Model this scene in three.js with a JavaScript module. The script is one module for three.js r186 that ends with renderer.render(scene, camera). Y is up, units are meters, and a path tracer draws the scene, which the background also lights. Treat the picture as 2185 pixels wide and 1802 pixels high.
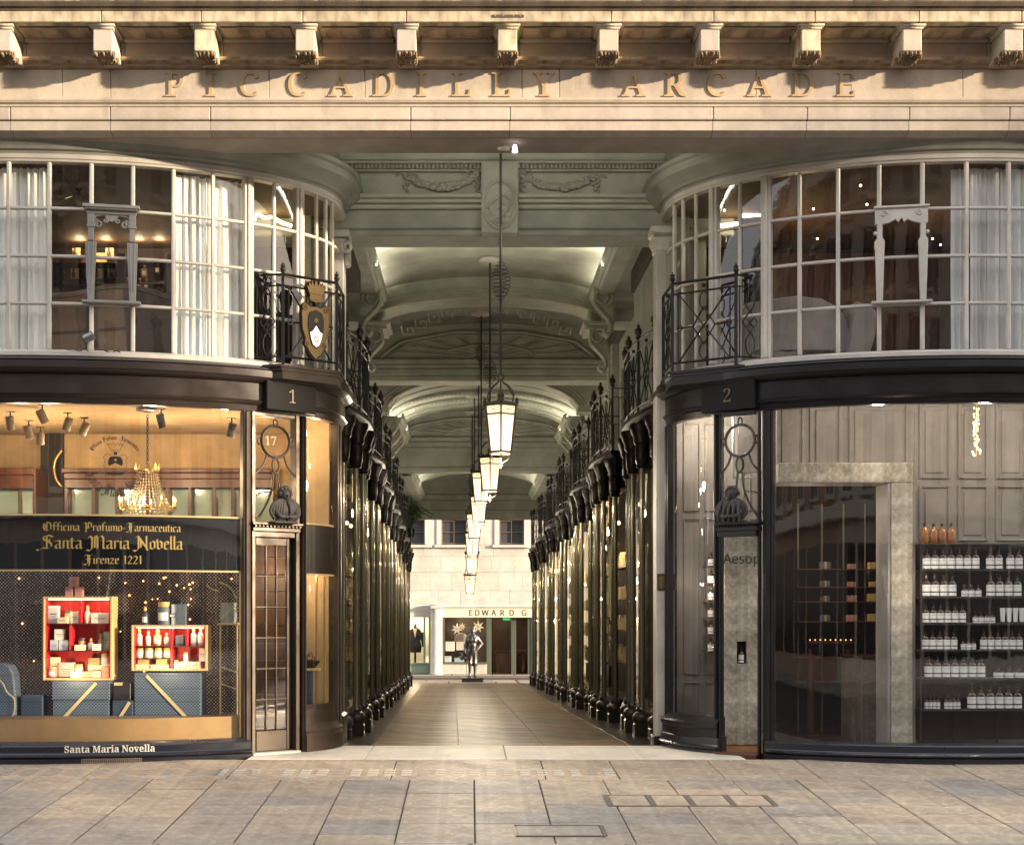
import * as THREE from 'three';
import { mergeGeometries, toCreasedNormals } from 'three/addons/utils/BufferGeometryUtils.js';
import { TextGeometry } from 'three/addons/geometries/TextGeometry.js';
import { FontLoader } from 'three/addons/loaders/FontLoader.js';
import { MarchingCubes } from 'three/addons/objects/MarchingCubes.js';

// ------------------------------------------------------------------ camera, sky, sun, exposure
const scene = new THREE.Scene();
const camera = new THREE.PerspectiveCamera(2 * Math.atan(422 / 1323) * 180 / Math.PI, 1024 / 844, 0.1, 1200);
camera.position.set(0, 1.82, 16);
camera.setViewOffset(1024, 844, 42, -188.5, 1024, 844);
const SUN = new THREE.Vector3(Math.sin(1.187) * Math.cos(0.15), Math.sin(0.15), Math.cos(1.187) * Math.cos(0.15));
{
  const W = 256, H = 128, d = new Float32Array(W * H * 4), v = new THREE.Vector3();
  for (let j = 0; j < H; j++) for (let i = 0; i < W; i++) {
    const el = (j + 0.5) / H * Math.PI - Math.PI / 2, az = (i + 0.5) / W * 2 * Math.PI;
    const u = (i + 0.5) / W - 0.5; v.set(Math.cos(u * 2 * Math.PI) * Math.cos(el), Math.sin(el), Math.sin(u * 2 * Math.PI) * Math.cos(el));
    const c = Math.max(0, v.dot(SUN)), g = 0.55 * Math.pow(c, 6) + 0.5 * Math.pow(c, 40), up = Math.max(0, Math.sin(el));
    const h = Math.exp(-up * 3.2), below = el < 0 ? 0.35 : 1, k = (j * W + i) * 4, S = 1.02;
    d[k] = S * below * (0.62 + 0.36 * h + 1.5 * g); d[k + 1] = S * below * (0.66 + 0.28 * h + 1.05 * g); d[k + 2] = S * below * (0.76 + 0.08 * h + 0.6 * g); d[k + 3] = 1;
  }
  const t = new THREE.DataTexture(d, W, H, THREE.RGBAFormat, THREE.FloatType);
  t.mapping = THREE.EquirectangularReflectionMapping; t.magFilter = THREE.LinearFilter; t.minFilter = THREE.LinearFilter; t.needsUpdate = true;
  scene.background = t; scene.environment = t;
}
const sun = new THREE.DirectionalLight(new THREE.Color().setRGB(1, 0.8, 0.57), 5);
sun.position.copy(SUN).multiplyScalar(120); sun.castShadow = true; sun.shadow.mapSize.set(4096, 4096);
Object.assign(sun.shadow.camera, { left: -100, right: 100, top: 60, bottom: -60, near: 1, far: 320 }); sun.shadow.radius = 2.2;
scene.add(sun); scene.add(sun.target);
const renderer = new THREE.WebGLRenderer({ antialias: true });
renderer.toneMapping = THREE.LinearToneMapping; renderer.toneMappingExposure = 2.85;
renderer.shadowMap.enabled = true;

// ------------------------------------------------------------------ helpers
const K = 0.0003677;   // metres per unit of the survey drawing, per metre of distance
const X = (dx, z) => (dx - 967) * K * (16 - z), Y = (dy, z) => 1.82 - (dy - 1255) * K * (16 - z);
function rng(seed) { let s = seed >>> 0; return () => { s = (s + 0x6d2b79f5) | 0; let t = Math.imul(s ^ (s >>> 15), 1 | s); t = (t + Math.imul(t ^ (t >>> 7), 61 | t)) ^ t; return ((t ^ (t >>> 14)) >>> 0) / 4294967296; }; }
const R = rng(77), rr = (a, b) => a + (b - a) * R();
const counts = {};
const numbered = (n) => { const k = counts[n] = (counts[n] ?? -1) + 1; return k ? n + '_' + String(k).padStart(3, '0') : n; };
function tag(o, label, category, group, kind) { if (label) o.userData.label = label; if (category) o.userData.category = category; if (group) o.userData.group = group; if (kind) o.userData.kind = kind; return o; }
function thing(name, label, category, group, kind) { const g = new THREE.Group(); g.name = numbered(name); scene.add(g); return tag(g, label, category, group, kind); }
function uvm(g0) {                                    // uv in metres from the face's main direction
  const g = g0.index ? g0.toNonIndexed() : g0, p = g.attributes.position, uv = new Float32Array(p.count * 2);
  for (const k of Object.keys(g.attributes)) if (!['position', 'normal'].includes(k)) g.deleteAttribute(k);
  if (!g.attributes.normal) g.computeVertexNormals();
  const a = new THREE.Vector3(), b = new THREE.Vector3(), c = new THREE.Vector3();
  for (let i = 0; i < p.count; i += 3) {
    a.fromBufferAttribute(p, i); b.fromBufferAttribute(p, i + 1).sub(a); c.fromBufferAttribute(p, i + 2).sub(a); b.cross(c);
    const x = Math.abs(b.x), y = Math.abs(b.y), z = Math.abs(b.z);
    for (let k = 0; k < 3; k++) { const X_ = p.getX(i + k), Y_ = p.getY(i + k), Z_ = p.getZ(i + k), o = (i + k) * 2;
      if (y > x && y > z) { uv[o] = X_; uv[o + 1] = Z_; } else if (x > z) { uv[o] = Z_; uv[o + 1] = Y_; } else { uv[o] = X_; uv[o + 1] = Y_; } }
  }
  g.setAttribute('uv', new THREE.BufferAttribute(uv, 2));
  return g;
}
function mesh(name, geos, mat, parent = scene, keepUv = false) {
  let g; if (Array.isArray(geos)) { const l = geos.flat(9); g = keepUv ? (l.length > 1 ? mergeGeometries(l) : l[0]) : mergeGeometries(l.map(uvm)); } else g = keepUv ? geos : uvm(geos);
  const m = new THREE.Mesh(g, mat); m.castShadow = m.receiveShadow = true;
  m.name = parent === scene ? numbered(name) : name; parent.add(m); return m;
}
const V = (x, y, z) => new THREE.Vector3(x, y, z);
// a chamfered block
function cb(x0, x1, y0, y1, z0, z1, b = 0.006) {
  const s = [[x0, x1], [y0, y1], [z0, z1]].map((q) => [Math.min(...q), Math.max(...q)]); [[x0, x1], [y0, y1], [z0, z1]] = s;
  b = Math.min(b, (x1 - x0) / 2.01, (y1 - y0) / 2.01, (z1 - z0) / 2.01);
  const P = (i, ax) => { const sx = i & 1, sy = i >> 1 & 1, sz = i >> 2 & 1;
    return [sx ? x1 - (ax !== 0) * b : x0 + (ax !== 0) * b, sy ? y1 - (ax !== 1) * b : y0 + (ax !== 1) * b, sz ? z1 - (ax !== 2) * b : z0 + (ax !== 2) * b]; };
  const t = [], c = [(x0 + x1) / 2, (y0 + y1) / 2, (z0 + z1) / 2];
  const tri = (p, q, r) => { const u = [q[0] - p[0], q[1] - p[1], q[2] - p[2]], v = [r[0] - p[0], r[1] - p[1], r[2] - p[2]];
    const n = [u[1] * v[2] - u[2] * v[1], u[2] * v[0] - u[0] * v[2], u[0] * v[1] - u[1] * v[0]];
    const d = n[0] * ((p[0] + q[0] + r[0]) / 3 - c[0]) + n[1] * ((p[1] + q[1] + r[1]) / 3 - c[1]) + n[2] * ((p[2] + q[2] + r[2]) / 3 - c[2]);
    d >= 0 ? t.push(...p, ...q, ...r) : t.push(...p, ...r, ...q); };
  for (let ax = 0; ax < 3; ax++) for (let s2 = 0; s2 < 2; s2++) {
    const u = (ax + 1) % 3, v = (ax + 2) % 3, base = s2 << ax, q = [base, base | 1 << u, base | 1 << u | 1 << v, base | 1 << v].map((i) => P(i, ax)); tri(q[0], q[1], q[2]); tri(q[0], q[2], q[3]);
  }
  for (let ax = 0; ax < 3; ax++) { const u = (ax + 1) % 3, v = (ax + 2) % 3; for (let k = 0; k < 4; k++) { const i = (k & 1) << u | (k >> 1) << v, j = i | 1 << ax; const a = P(i, u), b2 = P(j, u), c2 = P(j, v), d = P(i, v); tri(a, b2, c2); tri(a, c2, d); } }
  for (let i = 0; i < 8; i++) tri(P(i, 0), P(i, 1), P(i, 2));
  const g = new THREE.BufferGeometry(); g.setAttribute('position', new THREE.Float32BufferAttribute(t, 3)); g.computeVertexNormals(); return g;
}
function rod(p, q, r, seg = 8, r2 = r) {
  const d = q.clone().sub(p), g = new THREE.CylinderGeometry(r2, r, d.length(), seg); g.applyQuaternion(new THREE.Quaternion().setFromUnitVectors(V(0, 1, 0), d.clone().normalize()));
  return g.translate((p.x + q.x) / 2, (p.y + q.y) / 2, (p.z + q.z) / 2);
}
function bar(p, q, w, d = w) {                         // square bar
  const L = q.clone().sub(p), g = new THREE.BoxGeometry(w, L.length(), d); g.applyQuaternion(new THREE.Quaternion().setFromUnitVectors(V(0, 1, 0), L.clone().normalize()));
  return g.translate((p.x + q.x) / 2, (p.y + q.y) / 2, (p.z + q.z) / 2);
}
const tube = (pts, r, n = 24, seg = 6, closed = false) => new THREE.TubeGeometry(new THREE.CatmullRomCurve3(pts, closed), n, r, seg, closed);
const lathe = (pr, seg = 16, x = 0, y = 0, z = 0) => toCreasedNormals(new THREE.LatheGeometry(pr.map(([a, b]) => new THREE.Vector2(Math.max(a, 1e-4), b)), seg), 0.7).translate(x, y, z);
const ball = (x, y, z, r, sx = 1, sy = 1, sz = 1, w = 10, h = 7) => new THREE.SphereGeometry(r, w, h).scale(sx, sy, sz).translate(x, y, z);
function extr(pts, depth, bevel = 0, holes = []) {
  const s = new THREE.Shape(pts.map(([a, b]) => new THREE.Vector2(a, b))); for (const h of holes) s.holes.push(new THREE.Path(h.map(([a, b]) => new THREE.Vector2(a, b))));
  return new THREE.ExtrudeGeometry(s, { depth, bevelEnabled: bevel > 0, bevelSize: bevel, bevelThickness: bevel, bevelSegments: 1, curveSegments: 8 });
}
// profile [[outward, y], ...] carried along a path of {x, z, nx, nz}
function sweep(path, prof, closed = true) {
  let area = 0; prof.forEach(([a, b], i) => { const [c, d] = prof[(i + 1) % prof.length]; area += a * d - b * c; });
  if (closed && area < 0) prof = prof.slice().reverse();
  const P = (p, [o, y]) => V(p.x + p.nx * o, y, p.z + p.nz * o), out = [], n = prof.length;
  for (let j = 0; j < (closed ? n : n - 1); j++) {
    const A = prof[j], B = prof[(j + 1) % n], v = [], idx = []; if (A[0] === B[0] && A[1] === B[1]) continue;
    path.forEach((p, i) => { const a = P(p, A), b = P(p, B); v.push(a.x, a.y, a.z, b.x, b.y, b.z); if (i) { const k = i * 2 - 2; idx.push(k, k + 1, k + 2, k + 2, k + 1, k + 3); } });
    const t = V(path[1].x - path[0].x, 0, path[1].z - path[0].z), e3 = V(path[0].nx, 0, path[0].nz).cross(V(0, 1, 0));
    if (t.dot(e3) < 0) for (let k = 0; k < idx.length; k += 3) [idx[k], idx[k + 1]] = [idx[k + 1], idx[k]];
    const g = new THREE.BufferGeometry(); g.setAttribute('position', new THREE.Float32BufferAttribute(v, 3)); g.setIndex(idx); g.computeVertexNormals(); out.push(g.toNonIndexed());
  }
  if (closed) for (const p of [path[0], path[path.length - 1]]) {
    const c = prof.map(([a, b]) => new THREE.Vector2(a, b)), f = THREE.ShapeUtils.triangulateShape(c, []), v = [];
    for (const t of f) for (const k of t) { const q = P(p, prof[k]); v.push(q.x, q.y, q.z); }
    const g = new THREE.BufferGeometry(); g.setAttribute('position', new THREE.Float32BufferAttribute(v, 3)); g.computeVertexNormals(); out.push(g);
  }
  return mergeGeometries(out);
}
const rect = (o0, o1, y0, y1) => [[o0, y0], [o1, y0], [o1, y1], [o0, y1]];
const straight = (x0, x1, z, nz = 1) => [{ x: x0, z, nx: 0, nz }, { x: x1, z, nx: 0, nz }];
// the two bow fronts: quarter ellipses turning from the street into the arcade
const BL = { cx: -5.63, cz: -1.95, a: 3.85, b: 1.95, s: 1 }, BR = { cx: 6.16, cz: -2.0, a: 3.47, b: 2.0, s: -1 };
function bp(b, th) {
  const q = Math.min(th, Math.PI / 2), e = th - q, S = Math.sin(q), C = Math.cos(q), nx = b.s * S / b.a, nz = C / b.b, l = Math.hypot(nx, nz);
  return { x: b.cx + b.s * b.a * S, z: b.cz + b.b * C - e * b.b, nx: nx / l, nz: nz / l };
}
const arc = (b, t0, t1, n = 40) => Array.from({ length: n + 1 }, (_, i) => bp(b, t0 + (t1 - t0) * i / n));
function th(b, dx, o = 0) {                            // the angle at which the bow stands at drawing abscissa dx
  let lo = -0.9, hi = Math.PI / 2; for (let i = 0; i < 50; i++) { const m = (lo + hi) / 2, p = bp(b, m), u = 967 + (p.x + p.nx * o) / (K * (16 - p.z - p.nz * o)); (b.s > 0 ? u < dx : u > dx) ? lo = m : hi = m; } return lo;
}
function onBow(b, t, w, y0, y1, o0, o1, ch = 0.004) {  // upright bar on the bow
  const p = bp(b, t), g = cb(-w / 2, w / 2, y0, y1, o0, o1, ch); g.rotateY(Math.atan2(p.nx, p.nz)); return g.translate(p.x, 0, p.z);
}
// local frame on a chord: u along it, y up, w outward
function chord(p, q) { const a = Math.atan2(q.x - p.x, q.z - p.z) - Math.PI / 2; return new THREE.Matrix4().makeRotationY(a).setPosition(p.x, 0, p.z); }
const into = (m, gs) => gs.flat(9).map((g) => g.clone().applyMatrix4(m));

// ------------------------------------------------------------------ computed textures
function lattice(seed, n) { const r = rng(seed), a = new Float32Array(n * n); for (let i = 0; i < n * n; i++) a[i] = r(); return (x, y) => {
  const xi = Math.floor(x), yi = Math.floor(y), fx = x - xi, fy = y - yi, sx = fx * fx * (3 - 2 * fx), sy = fy * fy * (3 - 2 * fy), g = (i, j) => a[((j % n + n) % n) * n + (i % n + n) % n];
  return (g(xi, yi) * (1 - sx) + g(xi + 1, yi) * sx) * (1 - sy) + (g(xi, yi + 1) * (1 - sx) + g(xi + 1, yi + 1) * sx) * sy; }; }
function fbm(seed, base, oct, sx = 1, sy = 1) { const L = Array.from({ length: oct }, (_, i) => lattice(seed + i * 13, base << i)); return (u, v) => { let s = 0, w = 0.5, t = 0; for (let i = 0; i < oct; i++) { s += w * L[i](u * (base << i) * sx, v * (base << i) * sy); t += w; w *= 0.55; } return s / t; }; }
function tex(n, f, metres = 1, srgb = true) {          // f(u, v) -> [r, g, b] 0..1
  const d = new Uint8Array(n * n * 4); for (let j = 0; j < n; j++) for (let i = 0; i < n; i++) { const c = f(i / n, j / n), k = (j * n + i) * 4; for (let q = 0; q < 3; q++) d[k + q] = Math.max(0, Math.min(255, c[q] * 255)); d[k + 3] = 255; }
  const t = new THREE.DataTexture(d, n, n); t.wrapS = t.wrapT = THREE.RepeatWrapping; t.magFilter = THREE.LinearFilter; t.minFilter = THREE.LinearMipmapLinearFilter; if (srgb) t.colorSpace = THREE.SRGBColorSpace; t.repeat.set(1 / metres, 1 / metres); t.needsUpdate = true; return t;
}
function paint(w, h, draw, srgb = true) { const c = document.createElement('canvas'); c.width = w; c.height = h; draw(c.getContext('2d'), w, h); const t = new THREE.CanvasTexture(c); if (srgb) t.colorSpace = THREE.SRGBColorSpace; return t; }
const std = (o) => new THREE.MeshStandardMaterial({ side: THREE.DoubleSide, ...o }), phys = (o) => new THREE.MeshPhysicalMaterial({ side: THREE.DoubleSide, ...o });
const lin = (r, g, b) => new THREE.Color().setRGB(r, g, b);
const nA = fbm(5, 4, 5), nB = fbm(41, 8, 5), nC = fbm(91, 2, 4), nStreak = fbm(17, 4, 5, 3, 1);
const gumAt = Array.from({ length: 26 }, (_, i) => { const r = rng(900 + i); return [r(), r(), 0.005 + r() * 0.009, r() < 0.6 ? 0.16 : -0.22]; }), gum = (u, v) => { for (const [x, y, s, k] of gumAt) if ((u - x) ** 2 + (v - y) ** 2 < s * s) return k; return 0; };
const T = {
  stone: tex(1024, (u, v) => { const a = 0.8 + 0.2 * nA(u, v) + 0.1 * (nB(u * 4 % 1, v * 4 % 1) - 0.5) - 0.16 * Math.max(0, nStreak(u, v) - 0.55) * 2; return [a, a * (0.985 + 0.02 * nC(u, v)), a * (0.95 + 0.06 * nC(v, u))]; }, 2.6),
  dirty: tex(1024, (u, v) => { const s = Math.max(0, nStreak(u, v) - 0.4) * 2 + Math.max(0, nA(u, v) - 0.52) * 1.1, a = 0.95 - 0.55 * s; return [a, a * 0.97, a * 0.9]; }, 2.1),
  stoneBump: tex(512, (u, v) => { const a = 0.6 * nB(u, v) + 0.4 * nB(u * 8 % 1, v * 8 % 1); return [a, a, a]; }, 0.8, false),
  slab: tex(1024, (u, v) => { const a = 0.78 + 0.16 * (nA(u, v) - 0.5) + 0.3 * (nB(u * 4 % 1, v * 4 % 1) - 0.5) - 0.1 * Math.max(0, nA(v, u) - 0.6) * 3 - (nB(v, u) > 0.7 ? 0.08 : 0) + gum(u, v); return [a, a * 0.985, a * 0.96]; }, 1.7),
  slabRough: tex(512, (u, v) => { const a = 0.42 + 0.5 * nA(v, u); return [a, a, a]; }, 1.3, false),
  wave: tex(512, (u, v) => { const a = nC(u, v) * 0.7 + 0.3 * nA(u, v); return [a, a, a]; }, 1.3, false),
  wood: tex(512, (u, v) => { const g = fbmW(u, v), a = 0.62 + 0.5 * (g - 0.5); return [a, a * 0.93, a * 0.85]; }, 1.1),
  grime: tex(512, (u, v) => { const a = 0.86 + 0.28 * (nA(u, v) - 0.5); return [a, a, a]; }, 1.5),
  scuff: tex(512, (u, v) => { const a = 0.22 + 0.35 * nA(u, v) * nB(v, u) * 2; return [a, a, a]; }, 1.2, false),
  granite: tex(512, (u, v) => { const n = nB(u * 4 % 1, v * 4 % 1), m = nA(u, v), a = 0.68 + 0.34 * (n - 0.5) + 0.3 * (m - 0.5) - (nC(v, u) > 0.62 ? 0.06 : 0); return [a, a * 0.99, a * (0.93 + 0.06 * m)]; }, 1.3),
  marble: tex(1024, (u, v) => { const m = Math.abs(nA(u, v) - 0.5) * 2, a = 0.72 + 0.22 * m + 0.1 * (nB(u, v) - 0.5); return [a, a * 0.96, a * 0.88]; }, 2.3),
};
function fbmW(u, v) { return (fbmW.f ??= fbm(301, 4, 4, 1, 0.25 * 4 / 4))(u, v) * 0.4 + (fbmW.g ??= fbm(311, 16, 3))(u, Math.floor(v * 2) / 2 + v * 0.06) * 0.6; }
const stoneMat = (r, g, b, o = {}) => std({ color: lin(r, g, b), map: T.stone, bumpMap: T.stoneBump, bumpScale: 0.004, roughness: 0.88, ...o });
const M = {
  stone: [stoneMat(0.52, 0.445, 0.36), stoneMat(0.49, 0.42, 0.345), stoneMat(0.55, 0.47, 0.375), stoneMat(0.5, 0.435, 0.37)],
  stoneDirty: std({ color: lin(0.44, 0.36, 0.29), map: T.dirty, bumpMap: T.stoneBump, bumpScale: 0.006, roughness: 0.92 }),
  stoneWorn: std({ color: lin(0.62, 0.56, 0.46), map: T.dirty, bumpMap: T.stoneBump, bumpScale: 0.006, roughness: 0.92 }),
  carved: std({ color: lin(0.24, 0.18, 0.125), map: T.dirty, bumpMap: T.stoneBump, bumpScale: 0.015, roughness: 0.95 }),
  letter: std({ color: lin(0.5, 0.36, 0.19), map: T.stone, roughness: 0.75 }),
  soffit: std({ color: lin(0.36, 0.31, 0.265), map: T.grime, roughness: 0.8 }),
  black: phys({ color: lin(0.011, 0.01, 0.011), roughness: 1, roughnessMap: T.scuff, specularIntensity: 0.6, clearcoat: 0.08, clearcoatRoughness: 0.2 }),
  matt: phys({ color: lin(0.011, 0.01, 0.01), roughness: 0.6, specularIntensity: 0.25 }),
  navy: phys({ color: lin(0.008, 0.01, 0.017), roughness: 0.9, roughnessMap: T.scuff, clearcoat: 0.3, clearcoatRoughness: 0.15, bumpMap: T.wave, bumpScale: 0.003 }),
  brown: phys({ color: lin(0.026, 0.018, 0.014), roughness: 1, roughnessMap: T.scuff, specularIntensity: 0.8, clearcoat: 0.15, clearcoatRoughness: 0.25 }),
  bronze: std({ color: lin(0.085, 0.062, 0.043), roughness: 1, roughnessMap: T.scuff, metalness: 0.4, map: T.grime }),
  bronzeDark: phys({ color: lin(0.03, 0.021, 0.015), roughness: 1, roughnessMap: T.grime, specularIntensity: 0.5 }),
  iron: std({ color: lin(0.012, 0.012, 0.013), roughness: 0.45, metalness: 0.3 }),
  white: std({ color: lin(0.66, 0.61, 0.53), map: T.grime, roughness: 0.45 }),
  whiteDim: std({ color: lin(0.5, 0.48, 0.43), map: T.grime, roughness: 0.5 }),
  sage: std({ color: lin(0.3, 0.3, 0.255), map: T.grime, roughness: 0.6 }),
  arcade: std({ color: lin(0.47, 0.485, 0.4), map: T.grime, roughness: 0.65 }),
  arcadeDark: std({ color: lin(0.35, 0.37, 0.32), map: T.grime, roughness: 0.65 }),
  vault: std({ color: lin(0.55, 0.54, 0.45), map: T.grime, roughness: 0.8 }),
  glass: phys({ color: lin(0.96, 0.97, 0.95), roughness: 0.0, transmission: 1, thickness: 0, ior: 1.6, specularIntensity: 1, bumpMap: T.wave, bumpScale: 0.003 }),
  shopGlass: phys({ color: lin(0.97, 0.97, 0.96), roughness: 0.0, transmission: 1, thickness: 0, ior: 1.8, bumpMap: T.wave, bumpScale: 0.0012 }),
  curtain: phys({ color: lin(0.86, 0.86, 0.82), roughness: 1, transmission: 0.12, thickness: 0 }),
  wood: std({ color: lin(0.2, 0.075, 0.03), map: T.wood, roughness: 0.4 }),
  woodDark: std({ color: lin(0.07, 0.03, 0.014), map: T.wood, roughness: 0.45 }),
  floorWood: std({ color: lin(0.2, 0.115, 0.06), map: T.wood, roughness: 0.35 }),
  gold: std({ color: lin(0.72, 0.5, 0.2), roughness: 0.32, metalness: 0.9 }),
  goldPaint: std({ color: lin(0.55, 0.4, 0.17), roughness: 0.5 }),
  tan: std({ color: lin(0.58, 0.42, 0.23), map: T.grime, roughness: 0.85 }),
  cream: std({ color: lin(0.72, 0.6, 0.4), roughness: 0.8 }),
  red: std({ color: lin(0.5, 0.012, 0.018), roughness: 0.55 }),
  darkWall: std({ color: lin(0.035, 0.024, 0.018), map: T.grime, roughness: 0.8 }),
  taupe: std({ color: lin(0.29, 0.275, 0.258), map: T.grime, roughness: 0.6 }),
  granite: std({ color: lin(0.78, 0.74, 0.64), map: T.granite, bumpMap: T.stoneBump, bumpScale: 0.006, roughness: 0.75 }),
  marble: std({ color: lin(0.62, 0.54, 0.42), map: T.marble, roughness: 0.2, roughnessMap: T.slabRough }),
  threshold: std({ color: lin(0.72, 0.66, 0.56), map: T.stone, roughness: 0.6 }),
  asphalt: std({ color: lin(0.05, 0.05, 0.05), map: T.slab, roughness: 0.9 }),
  paperWhite: std({ color: lin(0.8, 0.78, 0.72), roughness: 0.7 }),
};
const glow = (r, g, b, k) => std({ color: lin(0.02, 0.02, 0.02), emissive: lin(r, g, b), emissiveIntensity: k, roughness: 0.6 });
function pointLight(x, y, z, color, cd, r = 1) { const l = new THREE.PointLight(color, cd, 0, 2); l.position.set(x, y, z); l.castShadow = true; l.shadow.radius = r; scene.add(l); return l; }
const WARM = lin(1, 0.64, 0.3), GOLDEN = lin(1, 0.7, 0.4);

// ================================================================== ground, pavement, arcade floor
const pave = (z) => -0.062 * (z + 0.25);
const fl = (z) => z > -1.9 ? 0 : Math.max(-0.95, -0.028 * (-z - 1.9));          // arcade floor
const acx = (z) => 0.42 + (z + 2.5) * 0.0133, ahw = (z) => 2.16 + 0.0055 * (-z - 2.5);
tag(mesh('ground', cb(-400, 400, -2.4, -1.6, -400, 400), M.asphalt), null, null, null, 'structure');
tag(mesh('road', cb(-120, 160, -1.55, -0.46, 4.25, 19.6, 0.02), M.asphalt), null, null, null, 'structure');
tag(mesh('road', cb(-120, 120, -1.55, -1.06, -41.2, -37.3, 0.02), M.asphalt), null, null, null, 'structure');
const slabMats = [[0.52, 0.445, 0.36], [0.48, 0.42, 0.35], [0.43, 0.395, 0.355], [0.55, 0.47, 0.375], [0.4, 0.375, 0.35], [0.5, 0.435, 0.36]].map((c) => std({ color: lin(...c), map: T.slab, roughness: 0.8, roughnessMap: T.slabRough, bumpMap: T.stoneBump, bumpScale: 0.005 }));
const slabPale = std({ color: lin(0.6, 0.53, 0.42), map: T.slab, roughness: 0.8, bumpMap: T.stoneBump, bumpScale: 0.004 });
{
  const pv = thing('pavement', null, null, null, 'structure');
  const bed = new THREE.BufferGeometry();  // the mortar bed that shows in the joints
  mesh('joint_bed', [extr([[-0.3, pave(-0.3) - 0.02], [4.12, pave(4.12) - 0.02], [4.12, -1.2], [-0.3, -1.2]], 40).rotateY(-Math.PI / 2).translate(20, 0, 0)], std({ color: lin(0.028, 0.024, 0.02), roughness: 1 }), pv);
  const r = rng(4);
  const slab = (x0, x1, z0, z1, m, name = 'paving_slab') => {
    const j = 0.006, dy = (r() - 0.5) * 0.004, g = cb(x0 + j, x1 - j, -0.05, 0, z0 + j * 0.6, z1 - j * 0.6, 0.006), p = g.attributes.position, tx = (r() - 0.5) * 0.004, tz = (r() - 0.5) * 0.004;
    for (let i = 0; i < p.count; i++) p.setY(i, p.getY(i) + pave(p.getZ(i)) + dy + tx * (p.getX(i) - x0) + tz * (p.getZ(i) - z0));
    g.computeVertexNormals(); return mesh(name, g, m, pv);
  };
  const w = 0.727, ox = 0.046;
  for (let c = -9; c <= 9; c++) {                       // running bond: each column of slabs has its own course lengths
    let z = 1.04, k = 0; const x0 = ox + c * w, first = 0.3 + r() * 0.45;
    while (z < 4.1) { let L = k++ === 0 ? first + 0.2 : 0.42 + r() * 0.5; if (4.1 - z - L < 0.3) L = 4.1 - z; const pale = c >= 4 && z > 2.9 && r() > 0.45; slab(x0, x0 + w, z, z + L, pale ? slabPale : slabMats[Math.floor(r() * 6)]); z += L; }
  }
  // the strip against the building
  const J = [-9, -6.2, -4.4, X(478, 0.6), -0.9, X(1119, 0.6), 1.7, 2.9, X(1671, 0.6), X(1994, 0.6), 7, 9.5];
  for (let i = 0; i < J.length - 1; i++) slab(J[i], J[i + 1], -0.252, 1.04, slabMats[[0, 3, 0, 3][i % 4]]);
  // kerb stones
  for (let c = -7; c < 8; c++) mesh('kerb_stone', cb(c * 1.4 + 0.004, c * 1.4 + 1.396, -0.6, pave(4.1) + 0.005, 4.103, 4.4, 0.02), slabMats[4], pv);
  // rows of small glass pavement lights, three bars to a block
  const lens = phys({ color: lin(0.4, 0.38, 0.33), roughness: 0.6, clearcoat: 0.1 }), lensDim = phys({ color: lin(0.29, 0.26, 0.225), roughness: 0.4, clearcoat: 0.4 });
  const block = (x, zc, m) => { for (let k = 0; k < 3; k++) { const z = zc + (k - 1) * 0.145; const g = cb(x - 0.062, x + 0.062, 0, 0.012, z - 0.045, z + 0.045, 0.008); g.translate(0, pave(z) - 0.006, 0); mesh('glass_lens', g, m, pv); } };
  for (let i = 0; i < 24; i++) { if (i === 3) continue; block(X(455 + i * 36 * 0.9634, 0.62), 0.62, i % 5 === 2 ? lensDim : lens); }
  for (let i = 0; i < 13; i++) block(-6.2 + i * 0.27, 0.62, lensDim);
  // inset slab cover: four stones in a steel frame
  const cov = tag(new THREE.Group(), 'long inspection cover of four inset stones in a steel frame in the paving', 'manhole cover'); cov.name = numbered('inspection_cover'); scene.add(cov);
  const z0 = 1.95, z1 = 2.5, xs = [X(1250, 2.2), X(1338, 2.2), X(1418, 2.2), X(1500, 2.2), X(1583, 2.2)], fy = pave(2.22) + 0.006, steel = std({ color: lin(0.12, 0.105, 0.09), roughness: 0.6, metalness: 0.4 });
  const tiltIt = (g) => g.translate(0, 0, -2.22).rotateX(0.06).translate(0, fy, 2.22);
  for (const x of xs) mesh('frame_bar', tiltIt(cb(x - 0.028, x + 0.028, -0.03, 0.004, z0, z1, 0.003)), steel, cov);
  for (const z of [z0, z1]) mesh('frame_bar', tiltIt(cb(xs[0], xs[4], -0.03, 0.003, z - 0.012, z + 0.012, 0.003)), steel, cov);
  for (let i = 0; i < 4; i++) mesh('inset_stone', tiltIt(cb(xs[i] + 0.034, xs[i + 1] - 0.034, -0.03, 0.001, z0 + 0.02, z1 - 0.02, 0.004)), slabMats[[0, 3, 1, 0][i]], cov);
  const cov2 = tag(new THREE.Group(), 'small steel-framed cover near the kerb below the arcade mouth', 'manhole cover'); cov2.name = numbered('inspection_cover'); scene.add(cov2);
  const tilt2 = (g) => g.translate(0, 0, -3.6).rotateX(0.06).translate(0, pave(3.6) + 0.006, 3.6);
  mesh('frame_bar', tilt2(cb(0.42, 1.25, -0.03, 0.004, 3.375, 3.4, 0.003)), steel, cov2); mesh('frame_bar', tilt2(cb(0.42, 1.25, -0.03, 0.004, 3.8, 3.84, 0.003)), steel, cov2); mesh('frame_bar', tilt2(cb(1.23, 1.27, -0.03, 0.005, 3.4, 3.8, 0.003)), steel, cov2);
  mesh('inset_stone', tilt2(cb(0.44, 1.22, -0.03, 0.001, 3.41, 3.79, 0.004)), slabMats[2], cov2);
}
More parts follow.
